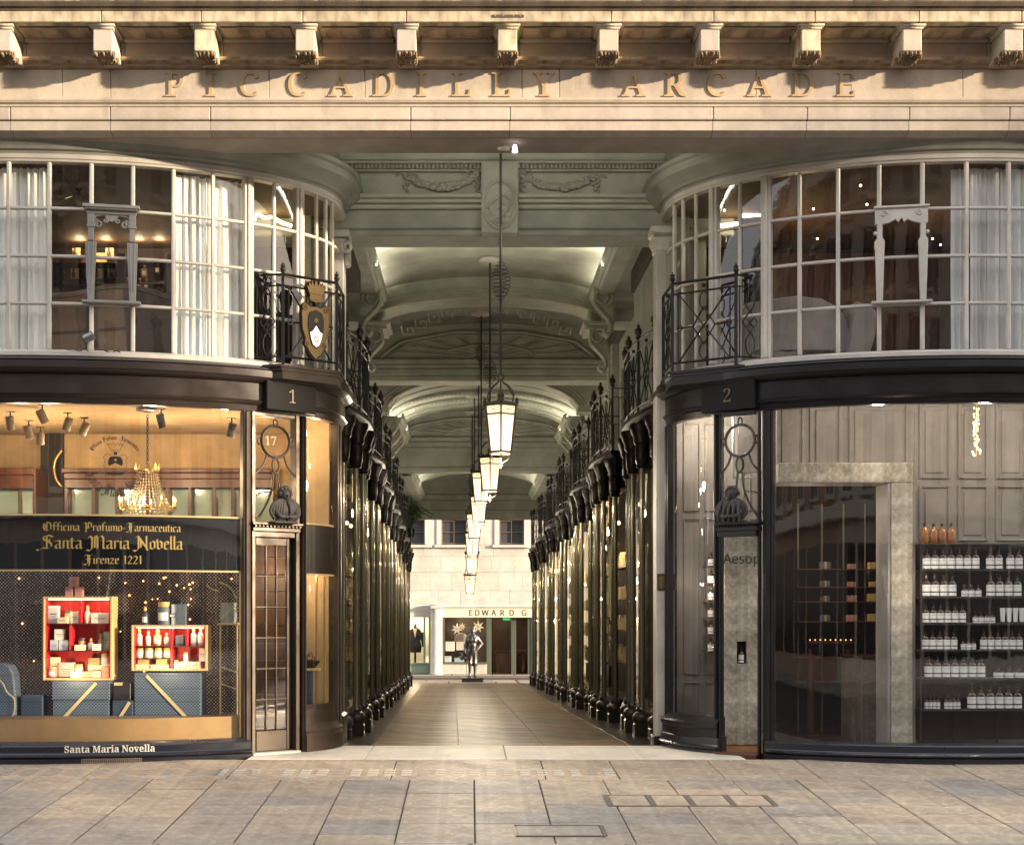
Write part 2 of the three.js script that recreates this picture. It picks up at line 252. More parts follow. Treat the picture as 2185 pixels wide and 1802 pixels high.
{
  const t = thing('threshold', null, null, null, 'structure');                   // pale stone step across the mouth
  for (const [a, b] of [[-2.75, -1.3], [-1.3, 0.45], [0.45, 2.1], [2.1, 3.4]]) mesh('step_stone', cb(a + 0.003, b - 0.003, -0.2, 0.004, -1.9, -0.26, 0.01), M.threshold, t);
  const f = thing('floor', null, null, null, 'structure'), r = rng(9);           // polished slabs down the arcade
  const ms = [[0.27, 0.195, 0.12], [0.22, 0.158, 0.1], [0.17, 0.124, 0.08]].map((c) => phys({ color: lin(...c), map: T.marble, roughness: 0.72, roughnessMap: T.slabRough, specularIntensity: 0.3, bumpMap: T.wave, bumpScale: 0.002 }));
  const dark = phys({ color: lin(0.04, 0.034, 0.028), map: T.marble, roughness: 0.35, specularIntensity: 0.4 });
  const sub = (g) => { const p = g.attributes.position; for (let i = 0; i < p.count; i++) p.setY(i, p.getY(i) + fl(p.getZ(i))); g.computeVertexNormals(); return g; };
  mesh('joint_bed', sub(cb(-5, 5, -0.6, -0.02, -34, -1.9, 0.001)), dark, f);
  for (let z = -1.905, i = 0; z > -33.6; i++) { const L = 1.25 + 0.1 * (i % 3), z1 = Math.max(z - L, -34), c = acx((z + z1) / 2), h = 1.75;
    for (let k = 0; k < 3; k++) mesh('floor_slab', sub(cb(c - h + k * h * 2 / 3 + 0.002, c - h + (k + 1) * h * 2 / 3 - 0.002, -0.04, 0, z1 + 0.002, z - 0.002, 0.003)), ms[(i * 2 + (r() > 0.8 ? 1 : 0)) % 3], f);
    for (const s of [-1, 1]) mesh('border_slab', sub(cb(c + s * h + s * 0.003, c + s * 2.9, -0.04, -0.001, z1 + 0.002, z - 0.002, 0.003)), dark, f);
    z = z1; }
  const p = thing('pavement', null, null, null, 'structure'); let q = rng(12);
  mesh('joint_bed', [cb(-30, 30, -1.5, -0.97, -37.3, -34, 0.01), cb(-30, 30, -1.5, -0.97, -43, -41.2, 0.01)], std({ color: lin(0.12, 0.11, 0.1), roughness: 1 }), p);
  for (let i = -6; i < 6; i++) for (const [a, b] of [[-34.02, -34.9], [-34.9, -36.1], [-36.1, -37.25], [-41.25, -41.98]]) { const o = q() * 0.2; mesh('paving_slab', cb(i * 0.9 + o, i * 0.9 + o + 0.885, -1.05, -0.95, b + 0.01, a - 0.01, 0.006), slabMats[Math.floor(q() * 6)], p); }
}

// ================================================================== the stone front
const font = await new FontLoader().loadAsync('fonts/droid/droid_serif_regular.typeface.json');
const fontBold = await new FontLoader().loadAsync('fonts/droid/droid_serif_bold.typeface.json');
const fontSans = await new FontLoader().loadAsync('fonts/droid/droid_sans_regular.typeface.json');
function glyphs(str, f, size, depth, bevel = 0) { const g = new TextGeometry(str, { font: f, size, depth, curveSegments: 6, bevelEnabled: bevel > 0, bevelSize: bevel, bevelThickness: bevel, bevelSegments: 1 }); g.computeBoundingBox(); return g; }
const front = thing('arcade_building', 'pale stone street front with deep bracketed cornice over the arcade mouth', 'building');
{
  const r = rng(31), st = () => M.stone[Math.floor(r() * 4)], F = 0.3;
  const blocks = (name, js, y0, y1, z0, z1, mat, b = 0.006) => { for (let i = 0; i < js.length - 1; i++) mesh(name, cb(js[i] + 0.003, js[i + 1] - 0.003, y0, y1, z0, z1, b), mat ?? st(), front); };
  const jA = [-9, -7.5, ...[23, 228, 434, 845, 1049, 1466, 1659, 1869, 2075].map((d) => X(d, F)), 8.2, 9.5], jF = [-9, -7.2, ...[129, 228, 554, 751, 1074, 1151, 1555, 1750, 1980].map((d) => X(d, F)), 7.8, 9.5];
  // lower architrave with a chamfered lower arris, each stone of its own
  for (let i = 0; i < jA.length - 1; i++) mesh('architrave_stone', extr([[F - 0.01, 7.635], [F, 7.628], [F, 7.52], [F - 0.12, 7.477], [-0.33, 7.477], [-0.33, 7.635]].map(([a, b]) => [a, b]), jA[i + 1] - jA[i] - 0.007).rotateY(-Math.PI / 2).translate(jA[i + 1] - 0.0035, 0, 0), st(), front);
  blocks('architrave_stone', jA, 7.637, 7.79, -0.3, F + 0.025, null, 0.01);
  mesh('moulding', sweep(straight(-9, 9.5, F), [[-0.3, 7.792], [0.03, 7.792], [0.035, 7.815], [0.06, 7.83], [0.075, 7.855], [0.075, 7.88], [0.03, 7.889], [-0.3, 7.889]]), M.stone[2], front);
  blocks('frieze_stone', jF, 7.891, 8.243, -0.3, F, null, 0.004);
  // the bracket course: recessed panels between the brackets
  const shade = [[0.48, 0.4, 0.325], [0.45, 0.37, 0.3], [0.5, 0.42, 0.34]].map((c) => stoneMat(...c)), bs = []; for (let i = -6; i <= 6; i++) bs.push(0.43 + i * 1.163);
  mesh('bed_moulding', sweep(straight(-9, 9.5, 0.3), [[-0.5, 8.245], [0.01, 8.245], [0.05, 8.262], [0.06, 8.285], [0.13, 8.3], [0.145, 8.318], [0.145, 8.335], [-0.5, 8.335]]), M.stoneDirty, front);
  for (let i = 0; i < bs.length - 1; i++) {
    const a = bs[i] + 0.155, b = bs[i + 1] - 0.155;
    mesh('panel_stone', [cb(a, b, 8.337, 8.553, -0.2, 0.4, 0.004), cb(a, b, 8.5, 8.553, 0.4, 0.47, 0.012)], shade[i % 3], front);
    if (i && i < bs.length - 2) mesh('panel_trim', [cb(a + 0.02, b - 0.02, 8.535, 8.553, 0.47, 0.75, 0.006)], M.stoneDirty, front);
  }
  const mir = (l) => [...l, ...l.slice().reverse().map(([a, b]) => [-a, b])];
  bs.forEach((x, i) => {
    const k = new THREE.Group(); k.name = 'bracket'; front.add(k); const dm = [M.stoneWorn, M.stone[0], M.stone[3]][i % 3];
    mesh('block', [cb(x - 0.11, x + 0.11, 8.25, 8.503, 0.2, 0.8, 0.01), cb(x - 0.152, x + 0.152, 8.337, 8.553, -0.1, 0.405, 0.004)], dm, k);
    mesh('bracket_cap', sweep([{ x: x - 0.112, z: 0.2, nx: -1, nz: 0 }, { x: x - 0.112, z: 0.8, nx: -0.99, nz: 0.99 }, { x: x + 0.112, z: 0.8, nx: 0.99, nz: 0.99 }, { x: x + 0.112, z: 0.2, nx: 1, nz: 0 }], [[-0.05, 8.502], [0.008, 8.502], [0.016, 8.52], [0.034, 8.53], [0.038, 8.5525], [-0.05, 8.5525]]), dm, k);
    // carved acanthus under the block, curling back to the wall
    const q = rng(100 + i), leaf = [];
    for (let row = 0; row < 4; row++) for (let c = 0; c < 5; c++) {
      const z = 0.755 - row * 0.08, y = 8.238 - (row === 1 ? 0.018 : row === 2 ? 0.012 : 0), lx = x + (c - 2) * 0.042;
      const g = new THREE.SphereGeometry(0.03, 7, 5).scale(0.7, 0.8, 1.4).rotateX(-0.6 + q() * 0.5).rotateY((c - 2) * 0.16).rotateZ((q() - 0.5) * 0.5); leaf.push(g.translate(lx + (q() - 0.5) * 0.012, y - q() * 0.014, z + (q() - 0.5) * 0.03));
    }
    for (const s of [-1, 1]) { leaf.push(new THREE.TorusGeometry(0.034, 0.012, 5, 12).rotateY(Math.PI / 2).translate(x + s * 0.112, 8.235, 0.73)); leaf.push(new THREE.TorusGeometry(0.028, 0.011, 5, 12).rotateY(Math.PI / 2).translate(x + s * 0.112, 8.238, 0.56)); }
    leaf.push(extr([[0.78, 8.252], [0.76, 8.225], [0.68, 8.2], [0.56, 8.21], [0.45, 8.235], [0.45, 8.252]], 0.2).rotateY(-Math.PI / 2).translate(x + 0.1, 0, 0));
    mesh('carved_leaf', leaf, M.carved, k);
  });
  const jC = [-9, -7.4, -5.9, ...[209, 414, 623, 836, 1257, 1468, 1676, 1890, 2101].map((d) => X(d, 0.86)), 8, 9.5];
  for (let i = 0; i < jC.length - 1; i++) mesh('cornice_stone', cb(jC[i] + 0.003, jC[i + 1] - 0.003, 8.5555, 8.685, -0.6, 0.863, 0.008), i % 3 === 1 ? M.stoneWorn : std({ color: lin(0.6, 0.53, 0.43), map: T.dirty, bumpMap: T.stoneBump, bumpScale: 0.005, roughness: 0.9 }), front);
  mesh('cornice_moulding', sweep(straight(-9, 9.5, 0.863), [[-1, 8.687], [0.01, 8.687], [0.015, 8.7], [0.05, 8.715], [0.08, 8.75], [0.085, 8.765], [-0.1, 8.79], [-1, 8.79]]), std({ color: lin(0.16, 0.135, 0.11), map: T.dirty, roughness: 0.9 }), front);
  mesh('cramp_plate', cb(X(1013, 0.87), X(1078, 0.87), 8.605, 8.637, 0.864, 0.872, 0.002), std({ color: lin(0.09, 0.07, 0.055), roughness: 0.7, metalness: 0.3 }), front);
  for (const d of [1019, 1035, 1056, 1070]) mesh('bolt', ball(X(d, 0.87), 8.621, 0.873, 0.007, 1, 1, 0.6, 8, 6), M.stoneWorn, front);
  mesh('junction_box', cb(X(1219, 0.45), X(1268, 0.45), 8.475, 8.5, 0.41, 0.5, 0.004), M.stoneDirty, front);
  // the upper storey, of which the picture shows only the foot
  mesh('upper_wall', [[-9, -7.4], [-6.4, -4.9], [-3.9, -2.4], [-1.4, -0.2], [0.9, 2], [3.1, 4.6], [5.6, 7.1], [8.2, 9.5]].map(([a, b]) => cb(a, b, 8.79, 22, -0.7, -0.05, 0.01)).concat([cb(-9, 9.5, 11.5, 22, -0.71, -0.1, 0.01), cb(-9, 9.5, 8.3, 8.8, -0.75, -0.03, 0.01)]), M.stone[0], front);
  for (const [a, b] of [[-7.4, -6.4], [-4.9, -3.9], [-2.4, -1.4], [-0.2, 0.9], [2, 3.1], [4.6, 5.6], [7.1, 8.2]]) {
    const w = new THREE.Group(); w.name = 'window'; front.add(w);
    mesh('frame', [cb(a, a + 0.09, 8.8, 11.5, -0.32, -0.2), cb(b - 0.09, b, 8.8, 11.5, -0.32, -0.2), cb(a + 0.09, b - 0.09, 8.8, 8.95, -0.32, -0.2), cb((a + b) / 2 - 0.025, (a + b) / 2 + 0.025, 8.95, 11.5, -0.3, -0.22), cb(a + 0.09, b - 0.09, 9.8, 9.85, -0.3, -0.22)], M.white, w);
    mesh('pane', new THREE.PlaneGeometry(b - a - 0.18, 2.5).translate((a + b) / 2, 10.2, -0.26), M.glass, w);
    mesh('blind', cb(a, b, 8.8, 11.5, -0.62, -0.6), M.taupe, w);
  }
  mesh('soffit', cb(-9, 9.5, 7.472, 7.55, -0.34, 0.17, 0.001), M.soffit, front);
}
{
  // railing, planters and cables standing on the cornice
  const t = thing('cornice_railing', 'dark iron railing with cables running along the top of the stone cornice', 'railing');
  mesh('rail', [rod(V(-9, 8.96, 0.35), V(9.5, 8.96, 0.35), 0.016), rod(V(-9, 8.865, 0.34), V(9.5, 8.865, 0.34), 0.011)], M.iron, t);
  for (let i = 0; i < 30; i++) mesh('baluster', rod(V(-8.9 + i * 0.62, 8.78, 0.35), V(-8.9 + i * 0.62, 8.97, 0.35), 0.01), M.iron, t);
  const q = rng(8); for (const x of [-3.6, -0.1, 2.3, 3.5, 5.2]) mesh('cable', tube(Array.from({ length: 7 }, (_, i) => V(x - 0.6 + i * 0.2, 8.79 + q() * 0.05, 0.6 + q() * 0.1)), 0.01, 24, 5), M.iron, t);
}
{
  const t = thing('facade_lettering', 'raised golden stone capitals spelling PICCADILLY ARCADE along the frieze', 'lettering');
  const cs = [360, 434, 513, 612, 701, 789, 867, 949, 1031, 1119, 1303, 1388, 1473, 1561, 1650, 1739];
  [...'PICCADILLYARCADE'].forEach((c, i) => { const g = glyphs(c, font, 0.285, 0.02, 0.001), b = g.boundingBox, h = b.max.y - b.min.y; g.translate(-(b.min.x + b.max.x) / 2, -b.min.y, 0).scale(1.04 * 0.285 / 0.285, 0.287 / h, 1); mesh('letter', g.translate(X(cs[i], 0.3), 7.917, 0.297), M.letter, t); });
}
// ------------------------------------------------------------------ mass of the building round the arcade
const S = (name, geos, mat) => tag(mesh(name, geos, mat), null, null, null, 'structure');
S('ceiling', [cb(-9.4, 9.8, 8.6, 8.75, -3.4, -0.31, 0.01)], M.arcadeDark);
function bowSolid(b, o, y0, y1, zb) {                  // everything inside the bow between two heights
  const pts = arc(b, -0.8, Math.PI / 2, 36).map((p) => [p.x + p.nx * o, -(p.z + p.nz * o)]); pts.push([pts[36][0], -zb], [pts[0][0] - b.s * 1.2, -zb], [pts[0][0] - b.s * 1.2, pts[0][1]]);
  return extr(pts, y1 - y0).rotateX(-Math.PI / 2).translate(0, y0, 0);
}
S('wall', [bowSolid(BL, -0.03, 7.345, 8.598, -2.9)], M.arcadeDark);
S('wall', [bowSolid(BR, -0.03, 7.345, 8.598, -2.9)], M.arcadeDark);
S('wall', [cb(-9.4, -1.9, 7.345, 8.6, -7, -2.95, 0.01), cb(-9.4, -9.3, -0.3, 7.345, -7, -1, 0.01)], M.darkWall);
S('wall', [cb(2.8, 9.8, 7.345, 8.6, -7, -2.95, 0.01), cb(9.7, 9.8, -0.3, 7.345, -7, -1, 0.01)], M.darkWall);

// ================================================================== the two bow fronts: white upper windows over dark shop fronts
const EX = Math.PI / 2;
const rows = [4.98, 5.544, 6.117, 6.694, 7.256];
function bowWindow(b, label, mull, posts, casement, surroundCols, seed) {
  const t = thing('bow_window', label, 'window'), r = rng(seed);
  const all = [...mull, ...posts, ...casement].sort((p, q) => p - q);
  // cornice under the stone soffit, head, sill
  const end = { ...bp(b, EX + 0.25) }, full = [...arc(b, -0.8, EX, 50), end];
  mesh('cornice', sweep(full, [[-0.06, 7.345], [0.045, 7.345], [0.05, 7.37], [0.085, 7.385], [0.1, 7.42], [0.15, 7.47], [0.235, 7.53], [0.25, 7.575], [0.25, 7.62], [0.29, 7.64], [0.29, 7.69], [0.2, 7.73], [-0.06, 7.76]]), M.sage, t);
  mesh('window_head', sweep(full, [[-0.09, 7.256], [0.02, 7.256], [0.025, 7.28], [0.04, 7.29], [0.04, 7.3445], [-0.09, 7.3445]]), M.white, t);
  mesh('sill', sweep(full, [[-0.09, 4.88], [0.06, 4.88], [0.1, 4.9], [0.1, 4.945], [0.03, 4.98], [-0.09, 4.98]]), M.white, t);
  for (const m of mull) mesh('mullion', [onBow(b, m, 0.05, 4.982, 7.255, -0.035, 0.018, 0.012)], M.white, t);
  for (const m of posts) mesh('window_post', [onBow(b, m, 0.13, 4.982, 7.255, -0.08, 0.03, 0.012), onBow(b, m, 0.05, 4.985, 7.252, 0.03, 0.05, 0.01)], M.white, t);
  for (const m of casement) mesh('mullion', [onBow(b, m, 0.045, 4.982, 7.255, -0.035, 0.014, 0.012)], M.white, t);
  const edges = [-0.55, ...all, EX + 0.02];
  const w2 = (m) => (posts.includes(m) ? 0.062 : 0.024) / Math.hypot(b.a * Math.cos(Math.min(m, EX)), b.b * Math.sin(m));
  for (let i = 0; i < edges.length - 1; i++) {
    const t0 = edges[i] + (i ? w2(edges[i]) : 0), t1 = edges[i + 1] - w2(edges[i + 1]); if (t1 < t0 + 0.01) continue;
    const ps = arc(b, t0, t1, 5), hidden = surroundCols && i === surroundCols;
    for (const [k, y] of [[1, rows[1]], [2, rows[2]], [3, rows[3]]]) if (!(hidden && k === 2)) mesh('glazing_bar', sweep(ps, [[-0.035, y - 0.012], [-0.02, y - 0.019], [0.006, y - 0.019], [0.018, y - 0.01], [0.018, y + 0.01], [0.006, y + 0.019], [-0.02, y + 0.019], [-0.035, y + 0.012]]), M.white, t);
    for (let k = 0; k < 4; k++) {                       // old panes, each sitting a little differently
      const a = (r() - 0.5) * 0.007, c = (r() - 0.5) * 0.007, n = ps.length - 1, v = [], idx = [];
      ps.forEach((p, q) => { for (const u of [0, 1]) { const o = -0.02 + a * (q / n - 0.5) + c * (u - 0.5), y = rows[k] + (rows[k + 1] - rows[k]) * u; v.push(p.x + p.nx * o, y, p.z + p.nz * o); } if (q) { const e = q * 2 - 2; idx.push(e, e + 1, e + 2, e + 2, e + 1, e + 3); } });
      const g = new THREE.BufferGeometry(); g.setAttribute('position', new THREE.Float32BufferAttribute(v, 3)); g.setIndex(idx); g.computeVertexNormals(); mesh('pane', g, M.glass, t);
    }
  }
  return t;
}
const s9 = (a) => a * 0.9634;
const thL = (src) => th(BL, s9(src)), thR = (src) => th(BR, s9(src));
const winL = bowWindow(BL, 'white many-paned bow window above the lettered black sign band', [19.5, 106, 196, 284.5, 371, 455].map(thL).concat([-70, -155].map(thL)), [531, 640].map(thL), [586, 677, 697, 711].map(thL), 0, 51);
const winR = bowWindow(BR, 'white many-paned bow window with grey curtains above the black shop front numbered 2', [2063, 2153, 1969, 1876.7, 1789, 1707, 2245, 2330].map(thR), [1635.5, 1523.6].map(thR), [1579, 1485, 1457.5, 1438.5].map(thR), 0, 52);
// carved frames applied over the middle panes
function scroll(cx, cy, r0, turns, dir, start, w) { const p = []; for (let i = 0; i <= 22; i++) { const a = start + dir * turns * 2 * Math.PI * i / 22, r = r0 * (1 - 0.78 * i / 22); p.push(V(cx + Math.cos(a) * r, cy + Math.sin(a) * r, 0)); } return tube(p, w, 40, 5); }
{
  // left: a light pedimented frame with tapering pilasters; local u runs across, origin at its left pilaster
  const b = BL, tA = thL(196), tB = thL(284.5), p = bp(b, tA), q = bp(b, tB), m = chord({ x: p.x + p.nx * 0.03, z: p.z + p.nz * 0.03 }, { x: q.x + q.nx * 0.03, z: q.z + q.nz * 0.03 }), L = Math.hypot(q.x - p.x, q.z - p.z);
  const y0 = 5.545, y1 = 6.7, k = new THREE.Group(); k.name = 'carved_surround'; k.userData.label = 'pale carved frame with scrolled pediment and tapering pilasters'; winL.add(k);
  const sh = std({ color: lin(0.3, 0.295, 0.27), map: T.grime, roughness: 0.5 });
  mesh('entablature', into(m, [cb(-0.09, L + 0.09, y1 - 0.01, y1 + 0.03, 0, 0.11), cb(-0.07, L + 0.07, y1 - 0.035, y1 - 0.012, 0, 0.085), cb(-0.05, L + 0.05, y1 - 0.075, y1 - 0.037, 0, 0.05)].concat(Array.from({ length: 26 }, (_, i) => cb(-0.06 + i * (L + 0.1) / 25, -0.045 + i * (L + 0.1) / 25, y1 - 0.03, y1 - 0.015, 0.085, 0.1, 0.002)))), sh, k);
  mesh('scroll_pediment', into(m, [extr([[0.04, y1 - 0.19], [0.06, y1 - 0.1], [0.16, y1 - 0.085], [0.2, y1 - 0.14], [L / 2, y1 - 0.16], [L - 0.2, y1 - 0.14], [L - 0.16, y1 - 0.085], [L - 0.06, y1 - 0.1], [L - 0.04, y1 - 0.19], [L - 0.02, y1 - 0.074], [0.02, y1 - 0.074]], 0.03), scroll(0.09, y1 - 0.19, 0.05, 1.5, 1, 1.6, 0.013).translate(0, 0, 0.03), scroll(L - 0.09, y1 - 0.19, 0.05, 1.5, -1, 1.5, 0.013).translate(0, 0, 0.03), scroll(L / 2 - 0.07, y1 - 0.15, 0.032, 1.4, -1, 1.6, 0.01).translate(0, 0, 0.03), scroll(L / 2 + 0.07, y1 - 0.15, 0.032, 1.4, 1, 1.6, 0.01).translate(0, 0, 0.03)]), sh, k);
  for (const u of [0, L]) mesh('pilaster', into(m, [cb(u - 0.04, u + 0.04, y1 - 0.2, y1 - 0.07, 0, 0.05), cb(u - 0.048, u + 0.048, y1 - 0.24, y1 - 0.2, 0, 0.06), cb(u - 0.034, u + 0.034, y1 - 0.4, y1 - 0.24, 0, 0.05), extr([[u - 0.058, y1 - 0.42], [u - 0.056, y1 - 0.53], [u - 0.036, y1 - 1.02], [u - 0.032, y0 + 0.03], [u + 0.032, y0 + 0.03], [u + 0.036, y1 - 1.02], [u + 0.056, y1 - 0.53], [u + 0.058, y1 - 0.42]], 0.06, 0.005), rod(V(u - 0.03, y1 - 0.425, 0.06), V(u - 0.015, y0 + 0.16, 0.06), 0.014), rod(V(u + 0.03, y1 - 0.425, 0.06), V(u + 0.015, y0 + 0.16, 0.06), 0.014)]), sh, k);
  mesh('ledge', into(m, [cb(-0.1, L + 0.1, y0 - 0.005, y0 + 0.03, 0, 0.1)]), sh, k);
}
{
  const b = BR, tA = thR(1876.7), tB = thR(1969), p = bp(b, tA), q = bp(b, tB), m = chord({ x: p.x + p.nx * 0.03, z: p.z + p.nz * 0.03 }, { x: q.x + q.nx * 0.03, z: q.z + q.nz * 0.03 }), L = Math.hypot(q.x - p.x, q.z - p.z);
  const y0 = 5.55, y1 = 6.7, k = new THREE.Group(); k.name = 'carved_surround'; k.userData.label = 'cream carved frame with a wavy apron and slender tapering pilasters'; winR.add(k);
  const yA = y1 - 0.1;
  mesh('entablature', into(m, [cb(-0.07, L + 0.07, y1 - 0.005, y1 + 0.025, 0, 0.07), extr([[-0.05, y1], [-0.05, y1 - 0.19], [0.04, y1 - 0.19], [0.12, yA - 0.07], [0.18, yA - 0.035], [0.22, yA - 0.07], [0.24, yA - 0.03], [L / 2, yA - 0.02], [L - 0.24, yA - 0.03], [L - 0.22, yA - 0.07], [L - 0.18, yA - 0.035], [L - 0.12, yA - 0.07], [L - 0.04, y1 - 0.19], [L + 0.05, y1 - 0.19], [L + 0.05, y1]], 0.04, 0.004)]), M.white, k);
  mesh('scrollwork', into(m, [scroll(0.05, y1 - 0.07, 0.04, 1.3, 1, 0, 0.011).translate(0, 0, 0.045), scroll(L - 0.05, y1 - 0.07, 0.04, 1.3, -1, 3.1, 0.011).translate(0, 0, 0.045)]), M.white, k);
  for (const u of [0, L]) mesh('pilaster', into(m, [cb(u - 0.03, u + 0.03, y1 - 0.36, y1 - 0.19, 0, 0.045), extr([[u - 0.05, y1 - 0.4], [u - 0.047, y1 - 0.5], [u - 0.028, y0 + 0.03], [u + 0.028, y0 + 0.03], [u + 0.047, y1 - 0.5], [u + 0.05, y1 - 0.4], [u + 0.026, y1 - 0.36], [u - 0.026, y1 - 0.36]], 0.05, 0.006), ball(u + (u ? 0.05 : -0.05), y1 - 0.3, 0.03, 0.025)]), M.white, k);
  mesh('ledge', into(m, [cb(-0.1, L + 0.1, y0 - 0.005, y0 + 0.022, 0, 0.08)]), M.white, k);
}
// ------------------------------------------------------------------ dark shop fronts
function shopfront(b, label, o) {
  const t = thing('shopfront', label, 'shopfront'), full = [...arc(b, -0.8, EX, 50), bp(b, EX + 0.3)], mat = o.mat, fr = o.frame;
  mesh('shop_cornice', sweep(full, [[-0.1, 4.692], [0.06, 4.692], [0.1, 4.715], [0.14, 4.75], [0.155, 4.752], [0.155, 4.835], [0.13, 4.84], [0.15, 4.852], [0.145, 4.87], [0.08, 4.8785], [-0.1, 4.8785]]), o.cornice, t);
  mesh('fascia', sweep(full, [[-0.1, 4.475], [0.03, 4.475], [0.03, 4.69], [-0.1, 4.69]]), o.fascia, t);
  mesh('moulding', sweep(full, [[-0.1, 4.34], [0.0, 4.34], [0.012, 4.41], [0.05, 4.435], [0.065, 4.455], [0.05, 4.473], [-0.1, 4.473]]), o.cornice, t);
  // glass of the big bow, with corner posts
  for (const [a, c, n] of o.glass) mesh('shop_pane', sweep(arc(b, a, c, n), [[-0.03, o.gy], [-0.03, 4.34]], false), M.shopGlass, t);
  for (const [a, w, d, y0] of o.posts) { mesh('corner_post', [onBow(b, a, w, y0 ?? 0.06, 4.339, -0.12, 0.02, 0.012), onBow(b, a, w * 0.5, (y0 ?? 0.06) + 0.01, 4.33, 0.02, 0.045, 0.015)], fr, t); }
  for (const [a, c] of o.plinth) {
    const ps = arc(b, a, c, 30);
    mesh('plinth_moulding', sweep(ps, [[-0.12, 0.06], [0.13, 0.06], [0.135, 0.08], [0.108, 0.1], [0.1, 0.11], [0.1, 0.185], [0.085, 0.2], [0.03, 0.208], [0.0, o.gy], [-0.12, o.gy]]), mat, t);
    mesh('plinth', sweep(ps, [[-0.12, -0.2], [0.1, -0.2], [0.1, 0.04], [0.085, 0.058], [-0.12, 0.058]]), mat, t);
  }
  return t;
}
const aDL = th(BL, 512), aDL2 = th(BL, 622), aDR = th(BR, 1578), aDR2 = th(BR, 1474);
const shopL = shopfront(BL, 'dark bronze shop front with gold blackletter sign band and lit display window', {
  mat: M.navy, frame: M.bronze, cornice: M.brown, fascia: M.brown, gy: 0.23, glass: [[-0.8, aDL - 0.02, 40], [aDL2 + 0.03, EX - 0.05, 12]],
  posts: [[th(BL, 508), 0.1, 0.1, -0.05], [th(BL, 626), 0.06, 0.06, -0.05], [EX - 0.03, 0.14, 0.1, -0.05]], plinth: [[-0.8, aDL]] });
const shopR = shopfront(BR, 'black shop front with tall clear window onto shelves of brown bottles', {
  mat: M.navy, frame: M.black, cornice: M.black, fascia: M.black, gy: 0.215, glass: [[-0.8, aDR - 0.02, 40], [aDR2 + 0.03, EX - 0.03, 12]],
  posts: [[th(BR, 1580), 0.13, 0.1, -0.05], [th(BR, 1474), 0.08, 0.06, -0.05], [EX - 0.01, 0.06, 0.1, -0.05]], plinth: [[-0.8, aDR], [aDR2 - 0.03, EX - 0.01]] });
// plinth of the narrow curved window beside door 1: worn bronze drum
{
  const ps = arc(BL, aDL2 + 0.01, EX, 14);
  mesh('drum_plinth', [sweep(ps, [[-0.12, -0.06], [0.07, -0.06], [0.07, 0.2], [0.05, 0.24], [0.06, 0.27], [0.02, 0.33], [0, 0.36], [-0.12, 0.36]]), sweep(ps, [[-0.1, 0.36], [0, 0.36], [-0.02, 0.5], [-0.05, 0.6], [-0.1, 0.6]])], M.bronze, shopL);
  // sign band continues round the corner as a dark strip with gilt edges
  mesh('band', sweep(ps, [[-0.055, 2.3], [-0.055, 2.96]], false), std({ color: lin(0.02, 0.012, 0.008), roughness: 0.5 }), shopL);
  for (const y of [2.3, 2.96]) mesh('gilt_strip', sweep(ps, rect(-0.06, -0.045, y - 0.012, y + 0.012)), M.goldPaint, shopL);
}
{
  const ps = arc(BR, aDR2 - 0.02, EX - 0.01, 14);
  mesh('drum_plinth', [sweep(ps, [[-0.12, 0.2], [0.08, 0.2], [0.08, 0.3], [0.1, 0.33], [0.1, 0.37], [0.06, 0.4], [0.03, 0.43], [0.0, 0.46], [-0.12, 0.46]])], M.black, shopR);
}
// vent and gilt name on the left plinth
function onArc(b, dx0, dx1, y0, y1, o, n = 14) {        // curved sheet with its own 0..1 uv, for print
  const t0 = th(b, dx0, o), t1 = th(b, dx1, o), g = new THREE.BufferGeometry(), v = [], uv = [], idx = [];
  for (let i = 0; i <= n; i++) { const p = bp(b, t0 + (t1 - t0) * i / n); for (const u of [0, 1]) { v.push(p.x + p.nx * o, u ? y1 : y0, p.z + p.nz * o); uv.push(i / n, u); } if (i) { const e = i * 2 - 2; idx.push(e, e + 2, e + 1, e + 2, e + 3, e + 1); } }
  g.setAttribute('position', new THREE.Float32BufferAttribute(v, 3)); g.setAttribute('uv', new THREE.Float32BufferAttribute(uv, 2)); g.setIndex(idx); g.computeVertexNormals(); return g;
}
function bent(b, g, dxc, o) {                           // wrap flat geometry (x across, z outward) round the bow
  const p = g.attributes.position, t0 = th(b, dxc, o); for (let i = 0; i < p.count; i++) { const t = t0 + b.s * p.getX(i) / b.a, q = bp(b, t), z = p.getZ(i) + o; p.setXYZ(i, q.x + q.nx * z, p.getY(i), q.z + q.nz * z); } g.computeVertexNormals(); return g;
}
{
  const g = glyphs('Santa Maria Novella', fontBold, 0.082, 0.006); g.translate(-(g.boundingBox.max.x + g.boundingBox.min.x) / 2, 0.115, 0).scale(0.94, 1, 1);
  mesh('gilt_lettering', bent(BL, g, 228, 0.1005), std({ color: lin(0.8, 0.74, 0.6), roughness: 0.5 }), shopL);
  const v = new THREE.Group(); v.name = 'vent'; shopL.add(v); const bars = [];
  for (let i = 0; i <= 28; i++) bars.push(new THREE.BoxGeometry(0.0065, 0.085, 0.01).translate(-0.36 + i * 0.0257, -0.005, 0));
  for (let j = 0; j <= 4; j++) bars.push(new THREE.BoxGeometry(0.73, j % 4 ? 0.0055 : 0.01, 0.011).translate(0, -0.045 + j * 0.02, 0));
  mesh('grille', bent(BL, mergeGeometries(bars.map(uvm)), 231, 0.108), std({ color: lin(0.34, 0.27, 0.2), roughness: 0.5, metalness: 0.4 }), v);
  mesh('vent_dark', bent(BL, cb(-0.36, 0.36, -0.046, 0.036, -0.004, 0.001), 231, 0.102), M.darkWall, v);
}
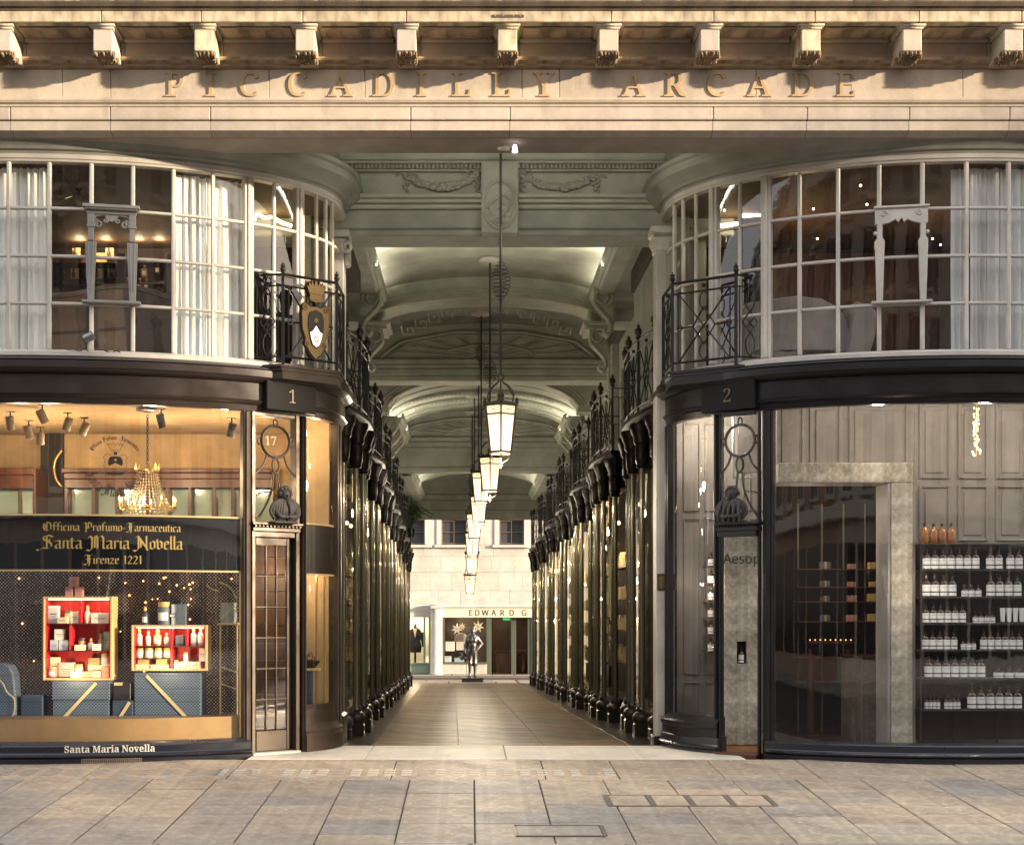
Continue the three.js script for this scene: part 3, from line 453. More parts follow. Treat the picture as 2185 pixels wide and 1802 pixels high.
// ------------------------------------------------------------------ the doors on the diagonals
function doorway(b, t0, t1, host, fr, withDoor, seed) {
  let p = bp(b, t0), q = bp(b, t1); if (b.s < 0) [p, q] = [q, p];
  const m = chord(p, q), L = Math.hypot(q.x - p.x, q.z - p.z), g = (n, l, mt, par = host) => mesh(n, into(m, l), mt, par);
  const yt = 2.92;                                       // transom
  g('door_jamb', b.s > 0 ? [cb(0.0, 0.05, -0.05, 4.34, -0.16, 0.0), cb(L - 0.055, L, -0.05, 4.34, -0.16, 0.0)] : [cb(0.0, 0.03, -0.05, 4.34, -0.06, 0.0), cb(L - 0.022, L, -0.05, 4.34, -0.05, 0.0)], fr);
  g('transom', [cb(0.02, L - 0.02, 2.76, 2.83, -0.14, -0.02), cb(0, L, 2.83, 2.88, -0.14, 0.03), cb(-0.02, L + 0.02, 2.91, 2.945, -0.14, 0.07)].concat(Array.from({ length: 13 }, (_, i) => cb(0.02 + i * (L - 0.05) / 12 - 0.001, 0.02 + i * (L - 0.05) / 12 + 0.028, 2.882, 2.908, -0.1, 0.05, 0.003))), fr);
  g('door_step', [cb(0, L, -0.1, 0.03, -0.16, 0.04)], withDoor ? M.threshold : M.wood);
  g('overlight_pane', [new THREE.PlaneGeometry(L - 0.1, 1.4).translate(L / 2, 3.64, -0.07)], M.shopGlass);
  g('overlight_frame', [cb(0.05, L - 0.055, 4.29, 4.338, -0.1, -0.02)], fr);
  const c = L / 2, cy = 3.98, orn = new THREE.Group(); orn.name = 'overlight_tracery'; host.add(orn);
  const rod3 = (pts, r = 0.014) => tube(pts.map(([x, y]) => V(x, y, -0.02)), r, 28, 6);
  g('ring', [new THREE.TorusGeometry(0.2, 0.02, 8, 36).translate(c, cy, -0.02), new THREE.TorusGeometry(0.2, 0.009, 6, 36).translate(c, cy, 0.004), ...[[c - 0.23, cy], [c + 0.23, cy], [c, cy + 0.24]].map(([x, y]) => new THREE.TorusGeometry(0.036, 0.012, 6, 14).scale(y > cy ? 0.8 : 0.7, 1.3, 1).translate(x, y, -0.02))], fr, orn);
  g('tracery', [rod3([[c - 0.12, cy - 0.17], [c - 0.17, cy - 0.3], [c - 0.26, cy - 0.4], [c - 0.29, cy - 0.43]]), rod3([[c + 0.12, cy - 0.17], [c + 0.17, cy - 0.3], [c + 0.26, cy - 0.4], [c + 0.29, cy - 0.43]]), rod3([[c, cy - 0.2], [c - 0.04, cy - 0.27], [c - 0.03, cy - 0.37], [c + 0.02, cy - 0.4], [c + 0.05, cy - 0.34], [c + 0.04, cy - 0.24], [c, cy - 0.2]], 0.016),
    rod3([[c - 0.03, cy - 0.4], [c - 0.05, cy - 0.6], [c - 0.13, cy - 0.8], [c - 0.25, cy - 0.98], [c - 0.29, cy - 1.02]]), rod3([[c + 0.03, cy - 0.4], [c + 0.06, cy - 0.62], [c + 0.15, cy - 0.85], [c + 0.27, cy - 1.0]]), rod3([[c - 0.06, cy - 0.64], [c - 0.2, cy - 0.66], [c - 0.27, cy - 0.7]], 0.01), rod3([[c + 0.06, cy - 0.64], [c + 0.18, cy - 0.68], [c + 0.27, cy - 0.8]], 0.012)], fr, orn);
  return { m, L, g, c, cy, orn };
}
{
  const d = doorway(BL, th(BL, 519), th(BL, 617), shopL, M.bronze, true), { g, L, c } = d;
  const door = new THREE.Group(); door.name = 'door'; shopL.add(door);
  const x0 = 0.055, x1 = L - 0.095, yb = 0.3, ytop = 2.66, H = (ytop - yb) / 6, W = (x1 - x0 - 0.09) / 3;
  g('door_frame', [cb(x0, x0 + 0.045, 0.035, 2.755, -0.14, -0.09), cb(x1 - 0.045, x1, 0.035, 2.755, -0.14, -0.09), cb(x0 + 0.045, x1 - 0.045, ytop, 2.755, -0.14, -0.09)], M.bronze, door);
  g('kick_plate', [cb(x0 + 0.045, x1 - 0.045, 0.035, yb, -0.135, -0.085, 0.01)], M.bronze, door);
  for (let i = 1; i < 3; i++) g('glazing_bar', [cb(x0 + 0.045 + i * W - 0.011, x0 + 0.045 + i * W + 0.011, yb, ytop, -0.125, -0.088, 0.006)], M.bronze, door);
  for (let j = 1; j < 6; j++) g('glazing_bar', [cb(x0 + 0.045, x1 - 0.045, yb + j * H - 0.011, yb + j * H + 0.011, -0.123, -0.09, 0.006)], M.bronze, door);
  for (let i = 0; i < 3; i++) for (let j = 0; j < 6; j++) g('pane', [new THREE.PlaneGeometry(W - 0.02, H - 0.02).translate(x0 + 0.045 + (i + 0.5) * W, yb + (j + 0.5) * H, -0.106)], M.shopGlass, door);
  g('dark_reveal', [cb(x1 + 0.002, L - 0.056, 0.03, 2.755, -0.16, -0.11)], M.darkWall, door);
  const n17 = glyphs('17', font, 0.11, 0.004); n17.translate(c - 0.13, 3.94, -0.068); mesh('number', into(d.m, [n17]), M.goldPaint, d.orn);
}
{
  const d = doorway(BR, th(BR, 1482), th(BR, 1566), shopR, M.black, false);
}
// carved figures crouching over the doors
function carving(b, t, label, seed, cloak) {
  const p = bp(b, t), o = thing('door_carving', label, 'carving'), q = rng(seed), l = [], put = (g) => l.push(g);
  // head with hair, nose and brow; shoulders with folds of drapery falling on both sides
  put(ball(0, 0.2, 0.06, 0.062, 0.9, 1.15, 1, 14, 10)); put(ball(0, 0.19, 0.125, 0.014, 0.8, 1.5, 1)); put(ball(0, 0.165, 0.112, 0.02, 1.2, 0.5, 0.8)); for (const s of [-1, 1]) put(ball(s * 0.022, 0.215, 0.11, 0.012, 1.3, 0.7, 0.7));
  for (let i = 0; i < 26; i++) { const a = i / 26 * Math.PI * 1.3 - 0.3; put(ball(Math.cos(a) * 0.062, 0.22 + Math.sin(a) * 0.058, 0.05 + (q() - 0.5) * 0.05, 0.019 + q() * 0.009)); }
  for (const s of [-1, 1]) { for (let i = 0; i < 6; i++) { const x = s * (0.03 + i * 0.021); put(tube([V(x * 0.5, 0.15, 0.07), V(x * 1.1, 0.1, 0.1 - i * 0.006), V(x * 1.25 + s * 0.01, 0.02, 0.1 - i * 0.008), V(x * 1.0, -0.07 + i * 0.004, 0.075)], 0.027 - i * 0.0012, 12, 6)); } put(ball(s * 0.07, -0.05, 0.06, 0.05, 1, 0.9, 0.8)); put(tube([V(s * 0.13, 0.06, 0.06), V(s * 0.1, -0.02, 0.12), V(s * 0.02, -0.03, 0.13)], 0.026, 10, 6)); put(ball(s * 0.02, -0.03, 0.14, 0.026, 1, 0.8, 0.8)); }
  put(ball(0, 0.05, 0.04, 0.11, 1, 1, 0.6, 12, 8)); put(cb(-0.15, 0.15, -0.1, -0.07, -0.04, 0.1, 0.01));
  if (cloak) for (let i = 0; i < 5; i++) put(tube([V(-0.1 + i * 0.05, 0.13, 0.09), V(-0.12 + i * 0.06, 0.02, 0.14), V(-0.13 + i * 0.064, -0.08, 0.12)], 0.018, 10, 5));
  const m = new THREE.Matrix4().makeRotationY(Math.atan2(p.nx, p.nz)).setPosition(p.x + p.nx * 0.03, 3.05, p.z + p.nz * 0.03);
  mesh('figure', l.map((g) => g.scale(1.15, 1.2, 1.1).applyMatrix4(m)), std({ color: lin(0.03, 0.027, 0.025), roughness: 0.6, bumpMap: T.stoneBump, bumpScale: 0.006 }), o);
}
carving(BL, th(BL, 579), 'dark carved head and drapery over the glazed door numbered 1', 61, false);
carving(BR, th(BR, 1512), 'dark carved figure with folded sleeves over the open doorway numbered 2', 62, true);
// projecting number blocks and balcony floors
function balcony(b, P, host, digit, dd, label, fl2) {
  const pts = P.map(([x, z]) => V(x, 0, z));
  const poly = (ins) => { const c = pts.reduce((s, p) => s.add(p), V(0, 0, 0)).multiplyScalar(1 / pts.length); return pts.map((p) => { const d = p.clone().sub(c).normalize().multiplyScalar(ins); return [p.x - d.x, -(p.z - d.z)]; }); };
  const slab = (y0, y1, ins) => extr(poly(ins), y1 - y0).rotateX(-Math.PI / 2).translate(0, y0, 0);
  mesh('balcony_floor', [slab(4.882, 4.915, -0.06), slab(4.84, 4.881, -0.03), slab(4.74, 4.839, -0.01)], fl2, host);
  // number block under it
  let p = bp(b, dd[0]), q = bp(b, dd[1]); if (b.s < 0) [p, q] = [q, p]; const m = chord(p, q), L = Math.hypot(q.x - p.x, q.z - p.z);
  mesh('number_block', into(m, [cb(0, L, 4.36, 4.735, -0.1, 0.13, 0.01)]), M.matt, host);
  const g = glyphs(digit, font, 0.17, 0.012); g.translate(L / 2 - (g.boundingBox.max.x + g.boundingBox.min.x) / 2, 4.47, 0.13); mesh('number', into(m, [g]), digit === '1' ? std({ color: lin(0.13, 0.095, 0.05), roughness: 0.5, metalness: 0.4 }) : std({ color: lin(0.1, 0.075, 0.045), roughness: 0.5, metalness: 0.3 }), host);
  // railing
  const t = thing('balcony_railing', label, 'railing'), yT = 6.05, yM = 5.91, yB = 5.02;
  const N = pts.length - 2;                              // the last corner is inside the wall
  for (let i = 0; i < N; i++) { const a = pts[i], c = pts[i + 1]; mesh('rail', [bar(V(a.x, yT, a.z), V(c.x, yT, c.z), 0.026)], M.iron, t); mesh('rail', [bar(V(a.x, yM, a.z), V(c.x, yM, c.z), 0.018), bar(V(a.x, yB, a.z), V(c.x, yB, c.z), 0.022)], M.iron, t);
    panel(t, a, c, yB, yM, yT); }
  for (let i = 0; i <= N; i++) { const a = pts[i]; const post = mesh('post', [bar(V(a.x, 4.92, a.z), V(a.x, yT, a.z), 0.036)], M.iron, t); if (i && i <= 2) mesh('urn_finial', lathe([[0, 0.14], [0.012, 0.13], [0.01, 0.115], [0.03, 0.105], [0.032, 0.085], [0.014, 0.075], [0.034, 0.065], [0.036, 0.045], [0.024, 0.015], [0.014, 0.01], [0.024, 0]], 10, a.x, yT + 0.012, a.z), M.iron, t); }
  return t;
}
// one bay of ironwork between two posts: crossing bars, diamond and pointed loops
function panel(t, a, c, yB, yM, yT) {
  const L = Math.hypot(c.x - a.x, c.z - a.z), at = (u, y) => V(a.x + (c.x - a.x) * u / L, y, a.z + (c.z - a.z) * u / L), l = [], ym = (yB + yM) / 2, w = 0.016;
  const loop = (u, y0, y1, hw) => { for (const s of [-1, 1]) l.push(tube([at(u, y0), at(u + s * hw, y0 + (y1 - y0) * 0.3), at(u + s * hw, y0 + (y1 - y0) * 0.7), at(u, y1)], w * 0.55, 16, 5)); };
  const narrow = (u) => { loop(u, ym + 0.12, yM - 0.02, 0.05); loop(u, yB, ym - 0.12, 0.05); for (const [p, q] of [[[u - 0.1, ym], [u, ym + 0.14]], [[u, ym + 0.14], [u + 0.1, ym]], [[u + 0.1, ym], [u, ym - 0.14]], [[u, ym - 0.14], [u - 0.1, ym]], [[u - 0.055, ym + 0.06], [u + 0.05, ym - 0.07]], [[u + 0.055, ym + 0.06], [u - 0.05, ym - 0.07]]]) l.push(bar(at(...p), at(...q), w * 0.8)); const C = at(u, (yM + yT) / 2 - 0.005), g = new THREE.TorusGeometry(0.045, 0.009, 5, 16).rotateY(Math.atan2(-(c.z - a.z), c.x - a.x)); l.push(g.translate(C.x, C.y, C.z)); };
  if (L < 0.62) { narrow(L / 2); if (L > 0.35) for (const u of [L / 2 - 0.14, L / 2 + 0.14]) l.push(bar(at(u, yB), at(u, yM), w)); }
  else {
    for (const u of [0.08, L - 0.08]) l.push(bar(at(u, yB), at(u, yM), w));
    const x0 = 0.08, x1 = L - 0.08, mid = L / 2;
    l.push(bar(at(x0, yB), at(x1, yM), w), bar(at(x0, yM), at(x1, yB), w));
    for (const [p, q] of [[[x0, ym], [mid - 0.15, ym]], [[mid + 0.15, ym], [x1, ym]], [[mid - 0.15, ym], [mid, ym + 0.24]], [[mid, ym + 0.24], [mid + 0.15, ym]], [[mid + 0.15, ym], [mid, ym - 0.24]], [[mid, ym - 0.24], [mid - 0.15, ym]]]) l.push(bar(at(...p), at(...q), w));
    loop(mid, ym + 0.2, yM, 0.05); loop(mid, yB, ym - 0.2, 0.05);
    for (const u of [x0 + 0.02, x1 - 0.02]) { const C = at(u, ym), g = new THREE.TorusGeometry(0.035, 0.009, 5, 14).rotateY(Math.atan2(-(c.z - a.z), c.x - a.x)); l.push(g.translate(C.x, C.y, C.z)); }
    const C = at(mid, (yM + yT) / 2); l.push(ball(C.x, C.y, C.z, 0.03));
  }
  mesh('ironwork', l, M.iron, t);
}
const PL = [[X(519, -0.7), -0.7], [-2.35, -0.62], [-1.72, -1.08], [-1.7, -1.75], [-2.3, -1.2]];
balcony(BL, PL, shopL, '1', [th(BL, 538), th(BL, 640)], 'black iron balcony railing hung with a painted crest', M.bronzeDark);
const PR = [[X(1571, -0.73), -0.73], [3.35, -0.66], [2.62, -1.12], [2.6, -1.8], [3.3, -1.3]];
balcony(BR, PR, shopR, '2', [th(BR, 1562), th(BR, 1452)], 'black iron balcony railing beside the right bow window', M.black);
// painted crest hung on the left railing
{
  const a = V(-2.35, 0, -0.62), c = V(-1.72, 0, -1.08), m = chord(a, c), t = thing('crest_sign', 'painted wooden crest with crown, black field and white mantle on the balcony railing', 'sign');
  const u0 = 0.42, k = 0.0021 , f = (x, y) => [u0 + (x - 490) * k * 0.98, 5.42 + (1115 - y) * k];   // drawn on a grid
  const oc = phys({ color: lin(0.1, 0.06, 0.018), roughness: 0.6, specularIntensity: 0.4 }), bk = M.matt, wh = std({ color: lin(0.8, 0.8, 0.8), roughness: 0.5 });
  const sym = (l) => { const h = l.map(([x, y]) => f(490 + x, y)), g = l.slice().reverse().map(([x, y]) => f(490 - x, y)); return [...h, ...g]; };
  const G = (n, l, mt) => mesh(n, into(m, l), mt, t);
  G('backing', [extr(sym([[0, 1318], [35, 1290], [70, 1240], [82, 1215], [75, 1190], [98, 1140], [103, 1040], [95, 985], [72, 968], [40, 985], [32, 955], [70, 880], [60, 858], [30, 835], [0, 828]]), 0.03).translate(0, 0, 0.04)], bk);
  G('cartouche', [extr(sym([[0, 1305], [30, 1280], [62, 1235], [72, 1210], [68, 1185], [90, 1135], [95, 1040], [88, 995], [70, 978], [38, 1000], [0, 992]]), 0.016, 0.004).translate(0, 0, 0.07)], oc);
  for (const s of [-1, 1]) G('scroll', [scroll(u0 + s * 72 * k, 5.42 + (1115 - 1003) * k, 0.045, 1.4, -s, s > 0 ? 2 : 1.1, 0.012).translate(0, 0, 0.09), scroll(u0 + s * 64 * k, 5.42 + (1115 - 1222) * k, 0.032, 1.3, s, s > 0 ? 2 : 1.1, 0.01).translate(0, 0, 0.09)], oc);
  G('field', [extr(sym([[0, 1242], [28, 1225], [45, 1170], [54, 1110], [54, 1060], [42, 1028], [0, 1012]]), 0.008, 0.002).translate(0, 0, 0.09)], bk);
  G('mantle', [extr(sym([[0, 1236], [22, 1222], [36, 1185], [43, 1150], [24, 1142], [8, 1118], [0, 1108]]), 0.006, 0.001).translate(0, 0, 0.1)], wh);
  const st = Array.from({ length: 12 }, (_, i) => { const A = i * Math.PI / 6, r = i % 2 ? 9 : 20; return f(490 + Math.sin(A) * r, 1075 - Math.cos(A) * r); });
  G('star', [extr(st, 0.006).translate(0, 0, 0.1)], oc);
  const sn = Array.from({ length: 32 }, (_, i) => { const A = i * Math.PI / 16, r = i % 2 ? 12 : 27; return f(490 + Math.sin(A) * r, 1188 - Math.cos(A) * r); });
  G('sun_emblem', [extr(sn, 0.003).translate(0, 0, 0.108)], std({ color: lin(0.25, 0.26, 0.28), roughness: 0.5 })); G('sun_emblem', [extr(Array.from({ length: 16 }, (_, i) => f(490 + Math.sin(i * Math.PI / 8) * 9, 1188 - Math.cos(i * Math.PI / 8) * 9)), 0.004).translate(0, 0, 0.109)], wh);
  G('crown', [extr(sym([[0, 965], [42, 958], [40, 930], [66, 868], [52, 880], [47, 845], [34, 872], [28, 836], [14, 868], [0, 832]]), 0.03, 0.004).translate(0, 0, 0.07), cb(u0 - 0.1, u0 + 0.1, 5.42 + 160 * k, 5.42 + 178 * k, 0.09, 0.112), cb(u0 - 0.085, u0 + 0.085, 5.42 + 195 * k, 5.42 + 206 * k, 0.09, 0.112)], oc);
  G('helmet', [ball(u0, 5.42 + 142 * k, 0.085, 0.03, 1, 1.1, 0.7)], bk);
}
// pale flat pier and brass plate between the right bow and the arcade shops
{
  const t = thing('pier', 'pale green pier with moulded capital beside the curved black shop front', 'pier');
  mesh('shaft', [cb(2.54, 2.7, 0.05, 7.0, -2.35, -2.05, 0.01), cb(2.565, 2.675, 0.4, 6.8, -2.05, -2.04, 0.004)], M.whiteDim, t);
  mesh('capital', sweep([{ x: 2.54, z: -2.35, nx: -1, nz: 0 }, { x: 2.54, z: -2.05, nx: -0.99, nz: 0.99 }, { x: 2.7, z: -2.05, nx: 0.99, nz: 0.99 }], [[-0.01, 6.72], [0.015, 6.74], [0.02, 6.8], [0.05, 6.85], [0.06, 6.9], [0.02, 6.93], [0.07, 6.97], [0.08, 7.05], [-0.01, 7.05]]), M.whiteDim, t);
  mesh('base', [cb(2.5, 2.72, -0.02, 0.12, -2.36, -2.0, 0.01)], M.black, t);
  mesh('plate', [cb(2.55, 2.69, 2.1, 2.33, -2.04, -2.03, 0.003)], M.bronze, t); mesh('plate_face', [cb(2.575, 2.665, 2.13, 2.3, -2.03, -2.026, 0.003)], std({ color: lin(0.3, 0.22, 0.12), roughness: 0.25, metalness: 0.9 }), t);
  const u = thing('pier', 'pale grey pier with scrolled capital at the end of the left bow window', 'pier');
  mesh('shaft', [cb(-1.86, -1.72, 4.9, 6.9, -2.35, -2.0, 0.01)], M.whiteDim, u);
  mesh('capital', [cb(-1.9, -1.64, 6.9, 7.0, -2.4, -1.95, 0.01), scroll(-1.68, 6.78, 0.09, 1.4, 1, 1.6, 0.03).translate(0, 0, -2.02), cb(-1.74, -1.64, 6.55, 6.9, -2.3, -2.05, 0.03)], M.whiteDim, u);
}

// ================================================================== rooms behind the bow fronts
const slabMat = std({ color: lin(0.5, 0.36, 0.19), map: T.grime, roughness: 0.9 });
S('ceiling', bowSolid(BL, -0.14, 4.62, 4.87, -6), slabMat);
S('ceiling', bowSolid(BR, -0.14, 4.62, 4.87, -6), M.taupe);
S('floor', bowSolid(BL, -0.16, -0.1, 0.2, -6), M.floorWood);
S('floor', bowSolid(BR, -0.16, -0.12, 0.02, -6), M.floorWood);
S('wall', [cb(-2.42, -2.3, 0, 4.62, -7, -2.3, 0.01)], M.tan); S('wall', [cb(-9.3, -2.42, 4.88, 7.345, -4.1, -4, 0.01), ], M.darkWall); S('wall', [cb(-2.42, -2.2, 4.88, 7.345, -7, -2.35, 0.01)], M.arcadeDark); S('wall', [cb(2.85, 3.05, 4.88, 7.345, -7, -2.4, 0.01)], M.arcadeDark);
S('wall', [cb(2.95, 3.05, 0, 4.62, -7, -2.6, 0.01), cb(3.05, 9.7, 0, 4.62, -5.6, -5.5, 0.01), cb(3.05, 9.7, 4.88, 7.345, -4.3, -4.2, 0.01)], M.darkWall);
// ---- lower left: warm perfumery
S('wall', [cb(-9.3, X(132, -5), 0.2, 4.62, -5.1, -5, 0.01), cb(X(132, -5), -2.42, 0.2, 4.62, -5.0, -4.9, 0.01)], M.tan);
{
  const t = thing('wall_cabinet', 'glazed mahogany wall cabinet with deep cornice along the tan back wall', 'cabinet'), z = -4.55, k = (d) => X(d, z), yy = (d) => Y(d, z);
  mesh('cornice', [cb(k(132), k(560), yy(972), yy(963), -4.9, z + 0.12, 0.01), cb(k(134), k(560), yy(984), yy(972), -4.9, z + 0.06, 0.01), cb(k(134), k(560), yy(1002), yy(984), -4.9, z + 0.02)], M.wood, t);
  for (const [a, c] of [[134, 142], [190, 197], [238, 246], [300, 308], [342, 350], [388, 395], [437, 445], [476, 483]]) mesh('upright', cb(k(a), k(c), 0.2, yy(1002), -4.9, z + 0.03), M.wood, t);
  const gl = phys({ color: lin(0.3, 0.4, 0.36), roughness: 0.12, metalness: 0.2 });
  for (const [a, c] of [[142, 190], [197, 238], [246, 300], [308, 342], [350, 388], [395, 437], [445, 476], [483, 560]]) mesh('glass_door', cb(k(a) + 0.003, k(c) - 0.003, 0.25, yy(1002) - 0.002, -4.75, -4.7, 0.003), gl, t);
  const u = thing('wall_cabinet', 'mahogany corner cabinet left of the dark doorway', 'cabinet');
  mesh('cornice', [cb(X(-60, -4.3), X(74, -4.3), Y(976, -4.3), Y(962, -4.3), -5, -4.2, 0.01), cb(X(-60, -4.3), X(74, -4.3), Y(1004, -4.3), Y(976, -4.3), -5, -4.25, 0.01)], M.wood, u);
  mesh('glass_door', [cb(X(-60, -4.3), X(38, -4.3), 0.3, Y(1004, -4.3), -4.8, -4.4, 0.003), cb(X(42, -4.3), X(70, -4.3), 0.3, Y(1004, -4.3), -4.8, -4.4, 0.003)], gl, u);
  mesh('upright', [cb(X(70, -4.3), X(76, -4.3), 0.2, Y(962, -4.3), -4.9, -4.25), cb(X(38, -4.3), X(42, -4.3), 0.2, Y(1004, -4.3), -4.9, -4.3)], M.wood, u);
  const d = thing('doorway', 'tall dark doorway with curved brass handle in the back of the perfumery', 'doorway');
  mesh('opening', cb(X(84, -4.85), X(131, -4.85), 0.2, Y(888, -4.85), -5, -4.85), M.darkWall, d); mesh('pull_handle', tube([V(X(128, -4.7), Y(925, -4.7), -4.7), V(X(115, -4.7), Y(945, -4.7), -4.7), V(X(112, -4.7), Y(963, -4.7), -4.7), V(X(117, -4.7), Y(985, -4.7), -4.7), V(X(128, -4.7), Y(1000, -4.7), -4.7)], 0.02, 24, 6), M.gold, d);
}
function spot(x, y, z, ry, rz, s, mat, lit, label) {
  const t = thing('track_spotlight', label, 'spotlight', null); t.position.set(x, y, z); t.scale.setScalar(s);
  mesh('mount', [cb(-0.09, 0.09, 0.24, 0.26, -0.03, 0.03), rod(V(0, 0.1, 0), V(0, 0.24, 0), 0.014)], M.iron, t);
  const h = new THREE.Group(); h.name = 'head'; h.rotation.set(0.35, ry, rz); t.add(h);
  mesh('housing', lathe([[0, 0.15], [0.075, 0.15], [0.085, 0.14], [0.088, -0.13], [0.08, -0.135], [0.076, -0.1]], 16), mat, h);
  mesh('fins', Array.from({ length: 6 }, (_, i) => new THREE.TorusGeometry(0.088, 0.004, 5, 18).rotateX(Math.PI / 2).translate(0, 0.13 - i * 0.022, 0)), mat, h);
  mesh('lens', new THREE.CircleGeometry(0.076, 18).rotateX(Math.PI / 2).translate(0, -0.11, 0), lit ? glow(1, 0.72, 0.35, lit) : M.tan, h);
}
const greyHouse = std({ color: lin(0.42, 0.36, 0.27), roughness: 0.5 }), darkHouse = std({ color: lin(0.1, 0.085, 0.07), roughness: 0.4 });
[[22, 862, -1.6, 0, 0.02, greyHouse, 8, 'grey track spotlight shining straight down, farthest left in the perfumery'], [60, 880, -1.9, 0.2, 0.1, greyHouse, 3, 'grey track spotlight second from the left in the perfumery'], [88, 848, -1.2, 0.4, 0.35, greyHouse, 0, 'grey ribbed track spotlight tilted left above the dark doorway'], [84, 893, -2.4, 0, -0.1, greyHouse, 7, 'low track spotlight hanging just in front of the dark doorway'], [140, 864, -1.5, 0.2, -0.4, greyHouse, 0, 'grey ribbed track spotlight tilted right, right of the doorway'], [174, 874, -1.9, 0.2, -0.5, greyHouse, 0, 'grey track spotlight tilted right, above the printed crest'], [332, 857, -1.4, 0, 0.15, darkHouse, 6, 'dark track spotlight beside the chandelier chain'], [477, 876, -1.3, 0.3, -0.3, darkHouse, 30, 'bright glowing dark spotlight at the right end of the perfumery window']].forEach(([dx, dy, z, ry, rz, m, lit, l]) => spot(X(dx, z), Y(dy, z) - 0.05, z, ry, rz, 0.62, m, lit, l));
for (const [x, z, c] of [[-5.9, -2.6, 1.7], [-4.6, -3.2, 2], [-3.5, -3.0, 1.7], [-6.6, -3.4, 1.8], [-2.75, -1.9, 0.9]]) pointLight(x, 3.9, z, GOLDEN, c, 3);
{ // chandelier
  const z = -2.2, cx = X(304, z), y = (d) => Y(d, z), t = thing('chandelier', 'crystal chandelier with candle lamps hanging on a chain', 'chandelier');
  mesh('ceiling_rose', lathe([[0, 0.06], [0.03, 0.05], [0.06, 0.02], [0.15, 0.035], [0.16, 0.06]], 16, cx, y(849), z), M.iron, t);
  const ch = []; for (let i = 0; i < 17; i++) ch.push(new THREE.TorusGeometry(0.022, 0.006, 5, 10).scale(0.7, 1.25, 1).rotateY(i % 2 ? Math.PI / 2 : 0).translate(cx, y(856) - i * (y(856) - y(950)) / 16.5, z));
  mesh('chain', ch, M.iron, t);
  const g = M.gold, cr = phys({ color: lin(0.55, 0.47, 0.34), roughness: 0.08, metalness: 0.3, emissive: lin(1, 0.6, 0.2), emissiveIntensity: 0.035 }), q = rng(5);
  mesh('crown_band', [new THREE.TorusGeometry(0.15, 0.014, 6, 24).rotateX(Math.PI / 2).translate(cx, y(966), z), ...Array.from({ length: 10 }, (_, i) => extr([[-0.03, 0], [0, 0.09], [0.03, 0]], 0.008).rotateY(-i * Math.PI / 5 + Math.PI / 2).translate(cx + Math.cos(i * Math.PI / 5) * 0.16, y(964), z + Math.sin(i * Math.PI / 5) * 0.16)), new THREE.TorusGeometry(0.3, 0.012, 6, 30).rotateX(Math.PI / 2).translate(cx, y(1042), z)], g, t);
  const st = []; for (let i = 0; i < 26; i++) for (let j = 0; j < 13; j++) { const u = j / 12, r = 0.14 + 0.15 * u * u + 0.02 * u, a = i * Math.PI / 13; st.push(new THREE.OctahedronGeometry(0.013 + 0.004 * u).rotateY(q() * 3).translate(cx + Math.cos(a) * r, y(968) - u * (y(968) - y(1040)), z + Math.sin(a) * r)); }
  for (let i = 0; i < 26; i++) for (let j = 0; j < 7; j++) { const u = j / 6, r = 0.29 * Math.cos(u * 1.35), a = i * Math.PI / 13; st.push(new THREE.OctahedronGeometry(0.018).rotateY(q() * 3).translate(cx + Math.cos(a) * r, y(1043) - u * 0.22, z + Math.sin(a) * r)); }
  const s = mesh('crystal_strands', st, cr, t); s.userData.kind = 'stuff';
  for (let i = 0; i < 10; i++) { const a = i * Math.PI / 5 + 0.2, x = cx + Math.cos(a) * 0.38, zz = z + Math.sin(a) * 0.38, y0 = y(1041);
    mesh('arm', [tube([V(cx + Math.cos(a) * 0.28, y0, z + Math.sin(a) * 0.28), V(cx + Math.cos(a) * 0.34, y0 - 0.05, z + Math.sin(a) * 0.34), V(x, y0 - 0.01, zz)], 0.009, 10, 5), lathe([[0.006, 0], [0.035, 0.012], [0.014, 0.02], [0.014, 0.085], [0, 0.086]], 10, x, y0 - 0.01, zz)], g, t);
    mesh('bulb', lathe([[0, 0.07], [0.006, 0.055], [0.014, 0.025], [0.012, 0.008], [0.004, 0]], 8, x, y0 + 0.077, zz), glow(1, 0.7, 0.32, 2.2), t); }
  pointLight(cx, y(1035), z + 0.42, GOLDEN, 0.8, 3);
}
